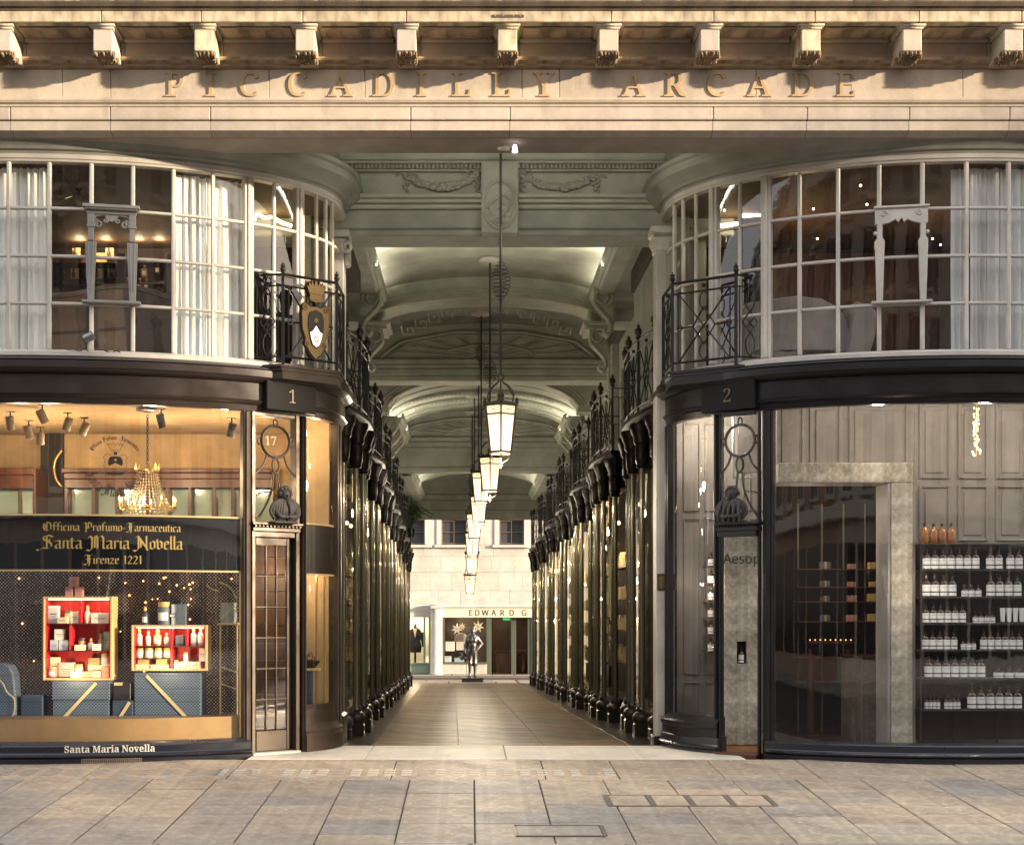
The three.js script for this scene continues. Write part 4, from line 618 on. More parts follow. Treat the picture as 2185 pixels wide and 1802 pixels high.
// ---- blackletter written with a broad nib
const GL = { a: [5.6, [[.4, 8.6, 3.2, 9.6, 4, 8.6, 4, 1.2, 5, .4], [4, 5.8, 1.2, 4.6, .8, 1.6, 2, .4, 4, 1.8]]], c: [5, [[4.2, 8.4, 2.7, 9.6, 1, 8.6, 1, 1.6, 2.6, .4, 4.4, 1.5]]], e: [5, [[1, 5, 4, 6.4, 4, 8.4, 2.7, 9.6, 1, 8.6, 1, 1.6, 2.6, .4, 4.4, 1.5]]], f: [4.4, [[4.4, 14.6, 3, 15.8, 1.6, 14, 1.6, .6], [0, 9.3, 4, 9.3]]], i: [2.8, [[.2, 8.6, 1.2, 9.5, 1.2, 1.2, 2.2, .4], [.9, 12.6, 1.7, 13.6]]], l: [2.8, [[.2, 15, 1.2, 15.8, 1.2, 1.2, 2.2, .4]]], m: [8.6, [[.2, 8.6, 1.2, 9.5, 1.2, .6], [1.2, 8.2, 3.4, 9.6, 4.2, 8.6, 4.2, .6], [4.2, 8.2, 6.4, 9.6, 7.2, 8.6, 7.2, 1.2, 8.2, .4]]], n: [5.7, [[.2, 8.6, 1.2, 9.5, 1.2, .6], [1.2, 8.2, 3.4, 9.6, 4.2, 8.6, 4.2, 1.2, 5.2, .4]]], o: [5.6, [[1, 8.4, 2.7, 9.6, 4.3, 8.4, 4.3, 1.6, 2.7, .4, 1, 1.6, 1, 8.4]]], r: [4.4, [[.2, 8.6, 1.2, 9.5, 1.2, .6], [1.2, 8, 3, 9.6, 4, 8.6]]], t: [4, [[1.5, 12.6, 1.5, 1.4, 2.6, .4, 3.6, 1.2], [0, 9.3, 3.4, 9.3]]], u: [5.8, [[.2, 8.6, 1.2, 9.5, 1.2, 1.6, 2.4, .4, 4.3, 2], [4.3, 9.5, 4.3, 1.2, 5.3, .4]]], v: [5.8, [[1, 12, .4, 10, 1.1, 8.6, 1.1, 1.6, 2.7, .4, 4.4, 1.8, 4.4, 8.4, 2.8, 9.8]]], z: [5, [[.5, 9.2, 4, 9.2, .6, .8, 4.4, .8]]],
  O: [11.4, [[5, 15.6, 1.8, 13.4, .9, 7, 2.6, 1.6, 6, .3, 9.2, 3, 9.8, 9, 8.4, 14, 5, 15.6], [5, 14, 5, 2], [3.2, 12, 3.2, 4]]], P: [10.4, [[0, 13, 1.8, 15.4, 3, 13.4, 3, -2], [3, 13.4, 6, 15.6, 9, 13, 9, 7.4, 6.2, 5.2, 3.4, 6.4], [5.4, 14.6, 5.4, 5.6], [.6, -1.6, 3, .4]]], F: [9.6, [[.4, 12.6, 2.4, 15.4, 6, 14.2, 9.2, 15.8], [4.4, 14.4, 4.4, 2, 2.4, -1.4, .2, -.4], [6, 14, 6, 1, 5.2, -3], [2.4, 8, 8, 8.8]]], S: [10.6, [[9.4, 13.6, 6.4, 15.6, 2.8, 14, 2.6, 10.6, 8, 6.4, 8.6, 3, 5.8, .3, 1.6, 1, -1, -2, -2.6, -1], [5, 15, 5, 1], [6.8, 11, 6.8, 7.4]]], M: [13.4, [[0, 12.5, 1.6, 15, 3, 12.4, 3, 1, 1, -2.4, -1, -1], [3, 12.6, 6, 15.4, 7, 13, 7, .5], [5, 14, 5, 1.4], [7, 12.6, 10, 15.4, 11.4, 13, 11.4, 1.2, 12.6, .4]]], N: [11, [[0, 13, 2, 15.4, 8.8, 2], [2.6, 13.6, 2.6, 1, .4, -2.4, -1.4, -1], [8.8, 15.6, 8.8, 1.2, 9.8, -1], [4.4, 11, 4.4, 2]]], 1: [4.6, [[.8, 12, 2.4, 14.4, 2.4, .4]]], 2: [6, [[.6, 11, 2.4, 14, 4.6, 12, 4.4, 9, .8, .9, 5, .9]]], '-': [4, [[.2, 5, 3, 5]]], ' ': [4, []] };
const glWidth = (s) => [...s].reduce((w, c) => w + GL[c][0], 0);
function pen(c, s, u, place) {                           // place(x, y) maps letter units to the canvas
  const n = 0.85; let x = 0;
  for (const ch of s) { const [w, st] = GL[ch]; for (const l of st) for (let i = 0; i + 3 < l.length; i += 2) { const P = [[l[i] + x - n * .77, l[i + 1] - n * .64], [l[i] + x + n * .77, l[i + 1] + n * .64], [l[i + 2] + x + n * .77, l[i + 3] + n * .64], [l[i + 2] + x - n * .77, l[i + 3] - n * .64]].map(([a, b]) => place(a, b)); c.beginPath(); P.forEach(([a, b], k) => (k ? c.lineTo(a, b) : c.moveTo(a, b))); c.closePath(); c.fill(); c.stroke(); } x += w; }
}
{
  // the band
  const y0 = 2.31, y1 = 2.995, t = thing('shop_sign', 'black sign band with gold blackletter reading Santa Maria Novella behind the glass', 'sign'), d0 = -90, d1 = 495, tt0 = th(BL, d0, -0.06), tt1 = th(BL, d1, -0.06), fx = (d) => (th(BL, d, -0.06) - tt0) / (tt1 - tt0);
  const W = 2048, H = 420, tx = paint(W, H, (c) => {
    c.fillStyle = '#0b0c12'; c.fillRect(0, 0, W, H); c.fillStyle = c.strokeStyle = '#b59a58'; c.lineWidth = 0.8;
    const fy = (d) => H * (1 - (Y(d, 0.0) - y0) / (y1 - y0));
    for (const [s, a, b, yb, yt] of [['Officina Profumo-Farmaceutica', 88, 373, 1089, 1071], ['Santa Maria Novella', 83, 377, 1126, 1098], ['Firenze 1221', 173, 294, 1157, 1138]]) {
      const w = glWidth(s), xa = fx(a) * W, xb = fx(b) * W, sx = (xb - xa) / w, base = fy(yb), sy = (base - fy(yt)) / 15.6; pen(c, s, sx, (x, y) => [xa + x * sx, base - y * sy]);
    }
  });
  mesh('sign_panel', onArc(BL, d0, d1, y0, y1, -0.06, 40), phys({ map: tx, roughness: 0.6, specularIntensity: 0.25 }), t, true);
  for (const y of [y0 + 0.005, y1 - 0.005]) mesh('gilt_edge', sweep(arc(BL, tt0, tt1, 40), rect(-0.075, -0.045, y - 0.011, y + 0.011)), M.goldPaint, t);
  mesh('gilt_edge', onBow(BL, tt1, 0.02, 0.24, y0 - 0.007, -0.075, -0.045), M.goldPaint, t);
  // print on the pane above it
  const D = thing('window_decal', 'black printed crest and curved blackletter on the upper shop window pane', 'decal'), N = 1024;
  const al = paint(N, N, (c) => {
    c.fillStyle = '#000'; c.fillRect(0, 0, N, N); c.fillStyle = c.strokeStyle = '#fff'; c.lineWidth = 1.5; const u = N / 150, cx = N / 2, cy = 0.53 * N;
    const round = (s, r, a0, a1, up) => { const w = glWidth(s), k = (a1 - a0) / w, h = r * Math.abs(k) * 0.95; pen(c, s, 1, (x, y) => { const a = a0 + x * k, q = up ? r + y * h : r - y * h; return [cx + Math.cos(a) * q, cy + Math.sin(a) * q]; }); };
    round('Officina Profumo - Farmaceutica', 57 * u, -2.56, -0.62, true); round('Santa Maria Novella', 66 * u, 2.92, 0.12, false);
    const P = (l, fill = true) => { c.beginPath(); l.forEach(([x, y], i) => (i ? c.lineTo(cx + x * u, cy + y * u) : c.moveTo(cx + x * u, cy + y * u))); fill ? (c.closePath(), c.fill()) : c.stroke(); };
    const sy = (l) => [...l, ...l.slice().reverse().map(([x, y]) => [-x, y])];
    c.lineWidth = 5; P(sy([[0, -34], [10, -34], [12, -40], [18, -48], [13, -45], [12, -50], [8, -44], [5, -51], [0, -44]]), false); P(sy([[0, -31], [10, -31]]), false);
    P(sy([[0, -30], [3.5, -30], [3.5, -24], [0, -24]])); P(sy([[0, -21], [11, -20], [15, -14], [16, -6], [14, 0], [5, -4], [0, -7]]));
    P(sy([[8, -24], [20, -25], [26, -18], [22, -12], [25, 0], [20, 8], [20, 14], [12, 20], [0, 22]]), false); P(sy([[16, 14], [19, 14], [13, 20], [11, 19]]));
    c.beginPath(); c.arc(cx, cy + 8 * u, 3.4 * u, 0, 7); c.stroke(); c.fillStyle = '#000'; c.beginPath(); for (let i = 0; i < 12; i++) { const r = i % 2 ? 1.6 : 4, a = i * Math.PI / 6; c.lineTo(cx + Math.sin(a) * r * u, cy - 13 * u - Math.cos(a) * r * u); } c.fill();
  }, false);
  mesh('print', onArc(BL, 237 - 72, 237 + 72, Y(1022, 0), Y(878, 0), -0.024, 12), std({ color: lin(0.012, 0.01, 0.01), alphaMap: al, transparent: true, roughness: 0.5 }), D, true);
}
// ---- the display in the lower window
const sz = (x) => x / 3.617 * 0.9634, szy = (y) => (1200 + y / 3.617) * 0.9634;      // drawing grid of the display
{
  const t = thing('display_deck', 'honey coloured raised deck running along the foot of the display window', 'display deck');
  mesh('riser', sweep(arc(BL, -0.7, aDL - 0.03, 40), rect(-0.16, -0.12, 0.21, Y(1477, -0.2))), std({ color: lin(0.5, 0.31, 0.13), map: T.grime, roughness: 0.55 }), t);
  mesh('deck', bowSolid(BL, -0.13, Y(1477, -0.2) - 0.03, Y(1477, -0.2), -1.6), std({ color: lin(0.1, 0.07, 0.04), roughness: 0.7 }), t);
  const b = thing('netting_backdrop', 'black backdrop covered in sparkling silver diamond netting', 'backdrop');
  const net = paint(512, 512, (c, w) => { c.fillStyle = '#15110f'; c.fillRect(0, 0, w, w); const q = rng(3); for (let i = 0; i < 8; i++) for (let j = 0; j < 16; j++) { const x = (i + (j % 2) * 0.5 + 0.25) * 64, y = (j + 0.5) * 32, v = 120 + q() * 130; c.strokeStyle = 'rgba(170,155,140,0.5)'; c.lineWidth = 4; c.beginPath(); c.moveTo(x - 32, y - 32); c.lineTo(x + 32, y + 32); c.moveTo(x + 32, y - 32); c.lineTo(x - 32, y + 32); c.stroke(); c.fillStyle = `rgb(${v | 0},${v * 0.9 | 0},${v * 0.8 | 0})`; c.beginPath(); c.arc(x, y, 9, 0, 7); c.fill(); } });
  net.wrapS = net.wrapT = THREE.RepeatWrapping; net.repeat.set(2.8, 2.8);
  const z = -1.25; mesh('panel', cb(X(-80, z), X(506, z), 0.3, 2.5, z - 0.03, z, 0.004), std({ map: net, roughness: 0.5 }), b);
  const f = thing('fairy_lights', 'orange fairy lights strung in front of the netting backdrop', 'string lights'), q = rng(44), bulbs = [], pts = [];
  for (let i = 0; i < 46; i++) { const x = X(i < 30 ? 232 + q() * 190 : q() * 480, z), y = Y(1178 + Math.pow(q(), 1.2) * 200, z); bulbs.push(ball(x, y, z + 0.02 + q() * 0.03, 0.008 + q() * 0.006, 1, 1, 1, 7, 5)); pts.push(V(x, y, z + 0.02)); }
  mesh('bulbs', bulbs, glow(1, 0.42, 0.14, 3), f).userData.kind = 'stuff'; mesh('wire', pts.slice(0, 12).map((p, i) => rod(p, pts[i + 1], 0.002, 4)), M.iron, f);
}
const zc = -0.78;
function displayCase(label, x0, x1, y0, y1, shelves, ups) {
  const t = thing('display_case', label, 'display case'), a = X(sz(x0), zc), b = X(sz(x1), zc), lo = Y(szy(y1), zc), hi = Y(szy(y0), zc), d = 0.26, w = 0.028;
  mesh('gilt_frame', [cb(a, a + w, lo, hi, zc - d, zc + 0.012), cb(b - w, b, lo, hi, zc - d, zc + 0.012), cb(a + w, b - w, hi - w, hi, zc - d, zc + 0.01), cb(a + w, b - w, lo, lo + w, zc - d, zc + 0.01)], M.goldPaint, t);
  mesh('red_back', cb(a + w, b - w, lo + w, hi - w, zc - d, zc - d + 0.01), M.red, t);
  mesh('red_lining', [cb(a + w + 0.001, a + w + 0.01, lo + w, hi - w, zc - d + 0.012, zc - 0.004), cb(b - w - 0.01, b - w - 0.001, lo + w, hi - w, zc - d + 0.012, zc - 0.004)], M.red, t);
  for (const [p, q, y] of shelves) mesh('shelf', cb(X(sz(p), zc), X(sz(q), zc), Y(szy(y), zc) - 0.012, Y(szy(y), zc), zc - d + 0.012, zc - 0.01, 0.002), M.wood, t);
  for (const [x, p, q] of ups) mesh('divider', cb(X(sz(x), zc) - 0.012, X(sz(x), zc) + 0.012, Y(szy(q), zc), Y(szy(p), zc), zc - d + 0.012, zc - 0.02, 0.002), M.red, t);
  mesh('strip_light', cb(a + 0.06, b - 0.06, hi - w - 0.012, hi - w - 0.002, zc - 0.05, zc - 0.03, 0.002), glow(1, 0.72, 0.4, 8), t);
  const l = new THREE.RectAreaLight(GOLDEN, 7, b - a - 0.12, 0.05); l.position.set((a + b) / 2, hi - w - 0.016, zc - 0.04); l.lookAt((a + b) / 2, lo, zc - 0.12); scene.add(l);
}
displayCase('tall gilt-framed red display case on the left of the window', 335, 872, 258, 905, [[362, 845, 465], [362, 845, 675]], [[620, 285, 460], [540, 475, 670]]);
displayCase('wide low gilt-framed red display case on the right of the window', 1018, 1605, 478, 832, [[1040, 1575, 640], [1040, 1310, 735]], [[1325, 500, 820], [1440, 500, 636]]);
pointLight(X(163, zc), Y(1395, zc) + 0.08, zc + 0.25, GOLDEN, 0.35, 2); pointLight(X(350, zc), Y(1372, zc) + 0.08, zc + 0.25, GOLDEN, 0.35, 2);
const goods = { blue: lin(0.5, 0.58, 0.62), cream: lin(0.78, 0.66, 0.44), white: lin(0.8, 0.74, 0.64), pink: lin(0.75, 0.42, 0.33), gold: lin(0.62, 0.42, 0.14), slate: lin(0.11, 0.14, 0.16), green: lin(0.22, 0.24, 0.16), salmon: lin(0.72, 0.25, 0.14), rose: lin(0.5, 0.24, 0.2), navy: lin(0.04, 0.06, 0.11) };
const gm = {}; const goodMat = (c) => gm[c] ??= std({ color: goods[c], roughness: 0.55 });
const inkMat = std({ color: lin(0.12, 0.13, 0.16), roughness: 0.7 }), labelMat = std({ color: lin(0.82, 0.8, 0.74), roughness: 0.7 });
const where = { A: 'in the tall red case', B: 'in the low red case' };
function good(kind, c, x0, x1, y0, y1, label, cat, zo = 0) {
  const a = X(sz(x0), zc), b = X(sz(x1), zc), lo = Y(szy(y1), zc), hi = Y(szy(y0), zc), w = b - a, h = hi - lo, z = zc - 0.11 + zo, cx = (a + b) / 2, t = thing(cat.replace(/ /g, '_'), label, cat);
  if (kind === 'box') { const d = Math.min(w, 0.1); mesh('carton', cb(-w / 2, w / 2, 0, h, -d / 2, d / 2, 0.002), goodMat(c), t); mesh('printed_label', [cb(-w * 0.32, w * 0.32, h * 0.5, h * 0.56, d / 2, d / 2 + 0.001, 0.0004), cb(-w * 0.25, w * 0.25, h * 0.36, h * 0.4, d / 2, d / 2 + 0.001, 0.0004)], inkMat, t); t.rotation.y = (R() - 0.5) * 0.12; }
  if (kind === 'jar') { mesh('body', lathe([[0, 0], [w * 0.48, 0], [w * 0.5, h * 0.06], [w * 0.5, h * 0.72], [w * 0.44, h * 0.78], [0, h * 0.78]], 14), goodMat(c), t); mesh('lid', lathe([[0, h * 0.78], [w * 0.46, h * 0.78], [w * 0.46, h], [0, h]], 14), goodMat(c === 'gold' ? 'slate' : 'gold'), t); mesh('paper_label', new THREE.CylinderGeometry(w * 0.505, w * 0.505, h * 0.36, 12, 1, true, -0.9, 1.8).translate(0, h * 0.36, 0), labelMat, t); }
  if (kind === 'bottle') { mesh('body', lathe([[0, 0], [w * 0.46, 0], [w * 0.5, h * 0.05], [w * 0.5, h * 0.52], [w * 0.38, h * 0.64], [w * 0.2, h * 0.7], [w * 0.2, h * 0.76], [0, h * 0.76]], 14), goodMat(c), t); mesh('stopper', lathe([[0, h * 0.76], [w * 0.26, h * 0.76], [w * 0.28, h * 0.9], [w * 0.16, h], [0, h]], 12), goodMat('gold'), t); mesh('paper_label', new THREE.CylinderGeometry(w * 0.508, w * 0.508, h * 0.3, 12, 1, true, -0.9, 1.8).translate(0, h * 0.28, 0), labelMat, t); }
  t.position.set(cx, lo, z); return t;
}
[['box', 'blue', 362, 440, 330, 465, 'tall pale blue carton at left end of the top shelf, tall red case', 'carton'], ['box', 'cream', 447, 523, 420, 465, 'low cream packet in front on the top shelf, tall red case', 'carton', 0.06], ['jar', 'gold', 476, 535, 365, 465, 'dark lidded golden tin behind the cream packet, tall red case', 'tin', -0.04], ['box', 'white', 535, 597, 375, 465, 'square cream carton left of the top divider, tall red case', 'carton'], ['bottle', 'white', 637, 682, 328, 465, 'tall pale bottle right of the top divider, tall red case', 'bottle'], ['box', 'white', 695, 833, 385, 465, 'wide white soap box at right end of the top shelf, tall red case', 'soap box'],
 ['box', 'blue', 378, 441, 595, 674, 'blue and white tin at far left of the middle shelf, tall red case', 'tin'], ['box', 'blue', 445, 515, 595, 674, 'blue and white tin left of the middle divider, tall red case', 'tin'], ['box', 'white', 410, 482, 512, 594, 'pale carton stacked on the two blue tins', 'carton'], ['box', 'cream', 577, 657, 632, 674, 'low white packet just right of the middle divider, tall red case', 'packet', 0.06], ['jar', 'gold', 580, 640, 580, 674, 'gilt jar behind the low white packet, tall red case', 'jar', -0.05], ['bottle', 'pink', 663, 712, 580, 674, 'round pink bottle midway on the middle shelf, tall red case', 'bottle'], ['bottle', 'gold', 735, 780, 545, 674, 'amber bottle behind small box on the middle shelf, tall red case', 'bottle', -0.05], ['box', 'white', 715, 775, 625, 674, 'small pale box before the amber bottle, tall red case', 'packet', 0.06], ['box', 'green', 790, 838, 530, 674, 'upright grey green book-like box at right of the middle shelf', 'carton'],
 ['box', 'cream', 364, 430, 730, 880, 'tall cream carton at left of the bottom shelf, tall red case', 'carton', -0.06], ['jar', 'rose', 372, 425, 800, 880, 'small dark rose jar in front at left of the bottom shelf', 'jar', 0.07], ['box', 'pink', 438, 552, 770, 880, 'pink wrapped parcel with salmon ribbon on the bottom shelf', 'parcel', -0.03], ['box', 'white', 545, 625, 838, 882, 'small white box in the middle of the bottom shelf', 'packet', 0.05], ['jar', 'cream', 550, 618, 785, 880, 'cream jar behind the small white box on the bottom shelf', 'jar', -0.06], ['box', 'salmon', 628, 712, 838, 882, 'flat orange red packet on the bottom shelf, tall red case', 'packet', 0.05], ['box', 'cream', 660, 838, 785, 880, 'wide cream box across the back of the bottom shelf', 'carton', -0.06], ['box', 'gold', 665, 752, 735, 784, 'flat golden packet on top of the wide cream box', 'packet', -0.06], ['jar', 'cream', 755, 822, 700, 784, 'cream jar standing on the wide cream box', 'jar', -0.06], ['box', 'pink', 715, 780, 832, 884, 'pale pink packet leaning before the wide cream box', 'packet', 0.06], ['box', 'salmon', 785, 842, 800, 884, 'salmon striped parcel at right end of the bottom shelf', 'parcel', 0.05],
 ['box', 'rose', 525, 586, 105, 180, 'brownish pink cube topmost of the pyramid on the tall case', 'carton'], ['box', 'rose', 495, 553, 182, 257, 'brownish pink cube at left foot of the pyramid on the tall case', 'carton'], ['box', 'rose', 568, 626, 182, 257, 'brownish pink cube at right foot of the pyramid on the tall case', 'carton'],
 ['bottle', 'pink', 1040, 1086, 505, 638, 'pink bottle farthest left on the top shelf of the low case', 'bottle'], ['bottle', 'white', 1113, 1152, 525, 638, 'white bottle second on the top shelf of the low case', 'bottle'], ['bottle', 'gold', 1175, 1236, 512, 638, 'broad golden bottle on the top shelf of the low case', 'bottle'], ['bottle', 'blue', 1253, 1297, 540, 638, 'blue labelled bottle left of the main divider in the low case', 'bottle'], ['box', 'slate', 1350, 1412, 560, 638, 'slate blue box between the dividers of the low case', 'carton'], ['bottle', 'blue', 1460, 1507, 492, 638, 'amber topped blue bottle, left of a pair in the low case', 'bottle'], ['bottle', 'blue', 1515, 1563, 488, 638, 'amber topped blue bottle, right of a pair in the low case', 'bottle'],
 ['jar', 'cream', 1037, 1097, 655, 733, 'glowing cream jar, first of four in a row in the low case', 'jar'], ['jar', 'cream', 1105, 1172, 655, 733, 'glowing cream jar, second of four in a row in the low case', 'jar'], ['jar', 'cream', 1180, 1243, 655, 733, 'glowing cream jar, third of four in a row in the low case', 'jar'], ['jar', 'cream', 1250, 1313, 655, 733, 'glowing cream jar beside the divider, last of four in a row', 'jar'],
 ['box', 'cream', 1037, 1143, 783, 818, 'flat cream soap at left foot of the low case', 'soap'], ['box', 'gold', 1057, 1132, 742, 782, 'golden soap lying on the left flat cream soap', 'soap'], ['box', 'cream', 1157, 1300, 785, 818, 'long flat cream soap in the middle foot of the low case', 'soap'], ['box', 'gold', 1200, 1285, 740, 784, 'golden soap lying on the long flat cream soap', 'soap'], ['jar', 'white', 1337, 1372, 750, 818, 'small round pale jar right of the divider foot', 'jar', 0.05], ['box', 'cream', 1380, 1545, 762, 818, 'stack of pale soaps along the right foot of the low case', 'soap'], ['box', 'white', 1525, 1575, 660, 762, 'upright white carton at the right wall of the low case', 'carton', -0.06], ['jar', 'white', 1405, 1445, 690, 761, 'small white jar standing on the stack of pale soaps', 'jar'],
 ['bottle', 'navy', 1082, 1130, 335, 476, 'dark blue bullet-shaped bottle on top of the low case', 'bottle'], ['box', 'blue', 1315, 1357, 318, 476, 'slim pale box on top of the low case', 'carton'], ['box', 'slate', 1362, 1428, 315, 476, 'dark slate box on top of the low case', 'carton'], ['jar', 'slate', 1205, 1300, 300, 476, 'dark squat vase on top of the low case', 'vase']].forEach((a) => good(...a));
// patterned gift boxes
{
  const pat = (bg, dot) => { const t = paint(256, 256, (c, w) => { c.fillStyle = bg; c.fillRect(0, 0, w, w); c.strokeStyle = dot; c.lineWidth = 6; for (let i = 0; i < 4; i++) for (let j = 0; j < 8; j++) { const x = (i + (j % 2) * 0.5) * 64, y = j * 32; for (const o of [0, 256]) { c.beginPath(); c.moveTo(x - 32 + o, y); c.lineTo(x + o, y - 26); c.lineTo(x + 32 + o, y); c.lineTo(x + o, y + 26); c.closePath(); c.stroke(); } } }); t.wrapS = t.wrapT = THREE.RepeatWrapping; t.repeat.set(6, 6); return t; };
  const p1 = std({ map: pat('#2a3a4a', '#68788a'), roughness: 0.6 }), p2 = std({ map: pat('#1c2a3a', '#43566c'), roughness: 0.6 }), rib = std({ color: lin(0.5, 0.42, 0.22), roughness: 0.5 });
  const z = -0.72, bx = (n, label, x0, x1, y0, y1, m, d = 0.34, ribbon, lid) => { const t = thing('gift_box', label, n), a = X(sz(x0), z), b = X(sz(x1), z), lo = Y(szy(y1), z), hi = Y(szy(y0), z); const yl = lid ? Y(szy(lid), z) : hi; mesh('box', cb(a + (lid ? 0.008 : 0), b - (lid ? 0.008 : 0), lo, yl, z - d, z), m, t); if (lid) mesh('lid', cb(a, b, yl + 0.001, hi, z - d - 0.006, z + 0.008), m, t);
    if (ribbon) { const [p, q, r, s] = ribbon, A = V(X(sz(p), z), Y(szy(q), z), z + 0.011), B = V(X(sz(r), z), Y(szy(s), z), z + 0.011), dir = B.clone().sub(A), ang = Math.atan2(dir.y, dir.x), L = dir.length(); mesh('ribbon', new THREE.BoxGeometry(L, 0.04, 0.004).rotateZ(ang).translate((A.x + B.x) / 2, (A.y + B.y) / 2, z + 0.012), rib, t); } return t; };
  bx('gift box', 'large lidded blue patterned gift box with ribbon under the tall red case', 405, 850, 912, 1230, p1, 0.4, [748, 925, 478, 1215], 1056);
  bx('gift box', 'large blue patterned gift box with ribbon under the low red case', 1040, 1550, 850, 1215, p1, 0.4, [1135, 868, 1445, 1195]);
  bx('gift box', 'small blue patterned box between the two large gift boxes', 872, 1030, 1060, 1230, p2, 0.2, [1005, 1072, 915, 1215]);
  bx('gift box', 'black box with gilt corner between the two display cases', 880, 1010, 925, 1056, std({ color: lin(0.015, 0.014, 0.016), roughness: 0.4 }), 0.2, [885, 932, 950, 932]);
  bx('gift bag', 'dark blue patterned gift bag left of the lidded gift box', 165, 330, 1020, 1232, p2, 0.2);
  const t = thing('gift_bag', 'rounded blue patterned bag with cord handle at the left window edge', 'gift bag');
  mesh('bag', extr([[-40, 1232], [118, 1232], [118, 1060], [100, 860], [70, 800], [20, 785], [-40, 785]].map(([x, y]) => [X(sz(x), z), Y(szy(y), z)]), 0.2, 0.02).translate(0, 0, z - 0.2), p1, t);
  mesh('cord', tube([[-10, 890], [25, 930], [60, 1000], [110, 1045], [112, 1150], [70, 1225]].map(([x, y]) => V(X(sz(x), z + 0.05), Y(szy(y), z + 0.05), z + 0.05)), 0.008, 30, 6), rib, t);
  const v = thing('side_table', 'slim gilt side table with vase and long leaf at right of the display', 'table');
  mesh('top', cb(X(sz(1690), -0.95), X(sz(1850), -0.95), Y(szy(478), -0.95), Y(szy(462), -0.95), -1.15, -0.9), M.goldPaint, v);
  for (const x of [1700, 1830]) mesh('leg', cb(X(sz(x), -0.95), X(sz(x + 12), -0.95), Y(szy(1200), -0.95), Y(szy(478), -0.95), -0.94, -0.92), M.goldPaint, v);
  for (const y of [800, 930]) mesh('stretcher', bar(V(X(sz(1710), -0.93), Y(szy(y), -0.93), -0.93), V(X(sz(1835), -0.93), Y(szy(y + 45), -0.93), -0.93), 0.012), M.goldPaint, v);
  const w = thing('vase', 'pale glass vase with a drooping leaf on the gilt side table', 'vase'); const vx = X(sz(1765), -1);
  mesh('body', lathe([[0, 0], [0.1, 0], [0.115, 0.1], [0.1, 0.2], [0.11, 0.26]], 16, vx, Y(szy(462), -1), -1), std({ color: lin(0.3, 0.32, 0.28), roughness: 0.2 }), w);
  mesh('leaf', [[[1700, 150], [1770, 180], [1830, 270]], [[1715, 430], [1760, 380], [1815, 335]], [[1600, 170], [1650, 205], [1690, 215]]].map((l) => tube(l.map(([x, y]) => V(X(sz(x), -0.85), Y(szy(y), -0.85), -0.85)), 0.009, 14, 5)), std({ color: lin(0.35, 0.42, 0.13), roughness: 0.5 }), w);
}
// corner window beside door 1: gilt strips, bowl of dark pomanders on a patterned stand
{
  const z = -1.75, x = (d) => X(d, z), y = (d) => Y(d, z);
  const st = thing('gilt_screen', 'tall gilt strips standing in the narrow curved window beside the glazed door', 'screen'); for (const [a, b] of [[648, 652], [664, 669]]) mesh('strip', cb(x(a), x(b), y(1470), y(1172), z - 0.1, z - 0.06, 0.004), M.gold, st);
  const pd = thing('display_stand', 'blue patterned stand in the narrow curved window beside the glazed door', 'stand'); mesh('stand', cb(x(624), x(644), y(1470), y(1377), z - 0.05, z + 0.08, 0.01), goodMat('navy'), pd); mesh('stand_top', cb(x(621), x(660), y(1377), y(1372), z - 0.08, z + 0.1, 0.006), M.goldPaint, pd);
  const bw = thing('pomander_bowl', 'bowl heaped with dark pomanders in the narrow curved window', 'bowl'), q = rng(29), bx = x(640), l = []; mesh('bowl', lathe([[0, 0], [0.05, 0], [0.12, 0.08], [0.13, 0.1], [0.11, 0.1], [0, 0.03]], 14, bx, y(1372), z), M.bronzeDark, bw); for (let i = 0; i < 22; i++) { const a = q() * 6.3, r = q() * 0.1; l.push(ball(bx + Math.cos(a) * r, y(1372) + 0.11 + (0.1 - r) * 0.9 * q(), z + Math.sin(a) * r, 0.028 + q() * 0.01, 1, 1, 1, 8, 6)); } mesh('pomanders', l, std({ color: lin(0.1, 0.04, 0.02), roughness: 0.4 }), bw).userData.kind = 'stuff';
  pointLight(x(640), y(1180), z + 0.02, GOLDEN, 0.3, 2); pointLight(x(650), 4.2, z + 0.05, GOLDEN, 0.6, 2);
  S('wall', cb(-2.3, -1.87, 0.2, 4.6, -2.24, -2.16, 0.01), M.tan);
  const ws = thing('wooden_screen', 'warm horizontal board screen seen through the glazed door numbered 1', 'screen'), w0 = X(512, -2.15), w1 = -2.43; for (let i = 0; i < 11; i++) mesh('board', cb(w0, w1, 0.21 + i * 0.235, 0.44 + i * 0.235, -2.2, -2.15 - 0.004 * (i % 3), 0.006), std({ color: lin(0.26 - 0.02 * (i % 3), 0.12, 0.04), map: T.wood, roughness: 0.5 }), ws); pointLight(-2.75, 2.3, -1.5, GOLDEN, 0.7, 2);
}
{ // loose wires on the window sill
  const t = thing('sill_cables', 'tangle of thin dark cables lying on the white window sill beside the floodlight', 'cable'), W = (d) => { const p = bp(BL, th(BL, d, 0.07)); return V(p.x + p.nx * 0.08, 4.95, p.z + p.nz * 0.08); }, q = rng(14);
  mesh('cable', tube([138, 146, 150, 158, 164, 170, 176, 184].map((d) => W(d).add(V(0, q() * 0.05, 0))), 0.006, 50, 5), M.iron, t); mesh('cable', tube([206, 214, 222, 232, 240, 250].map((d) => W(d).add(V(0, q() * 0.03, 0))), 0.007, 40, 5), M.iron, t);
}
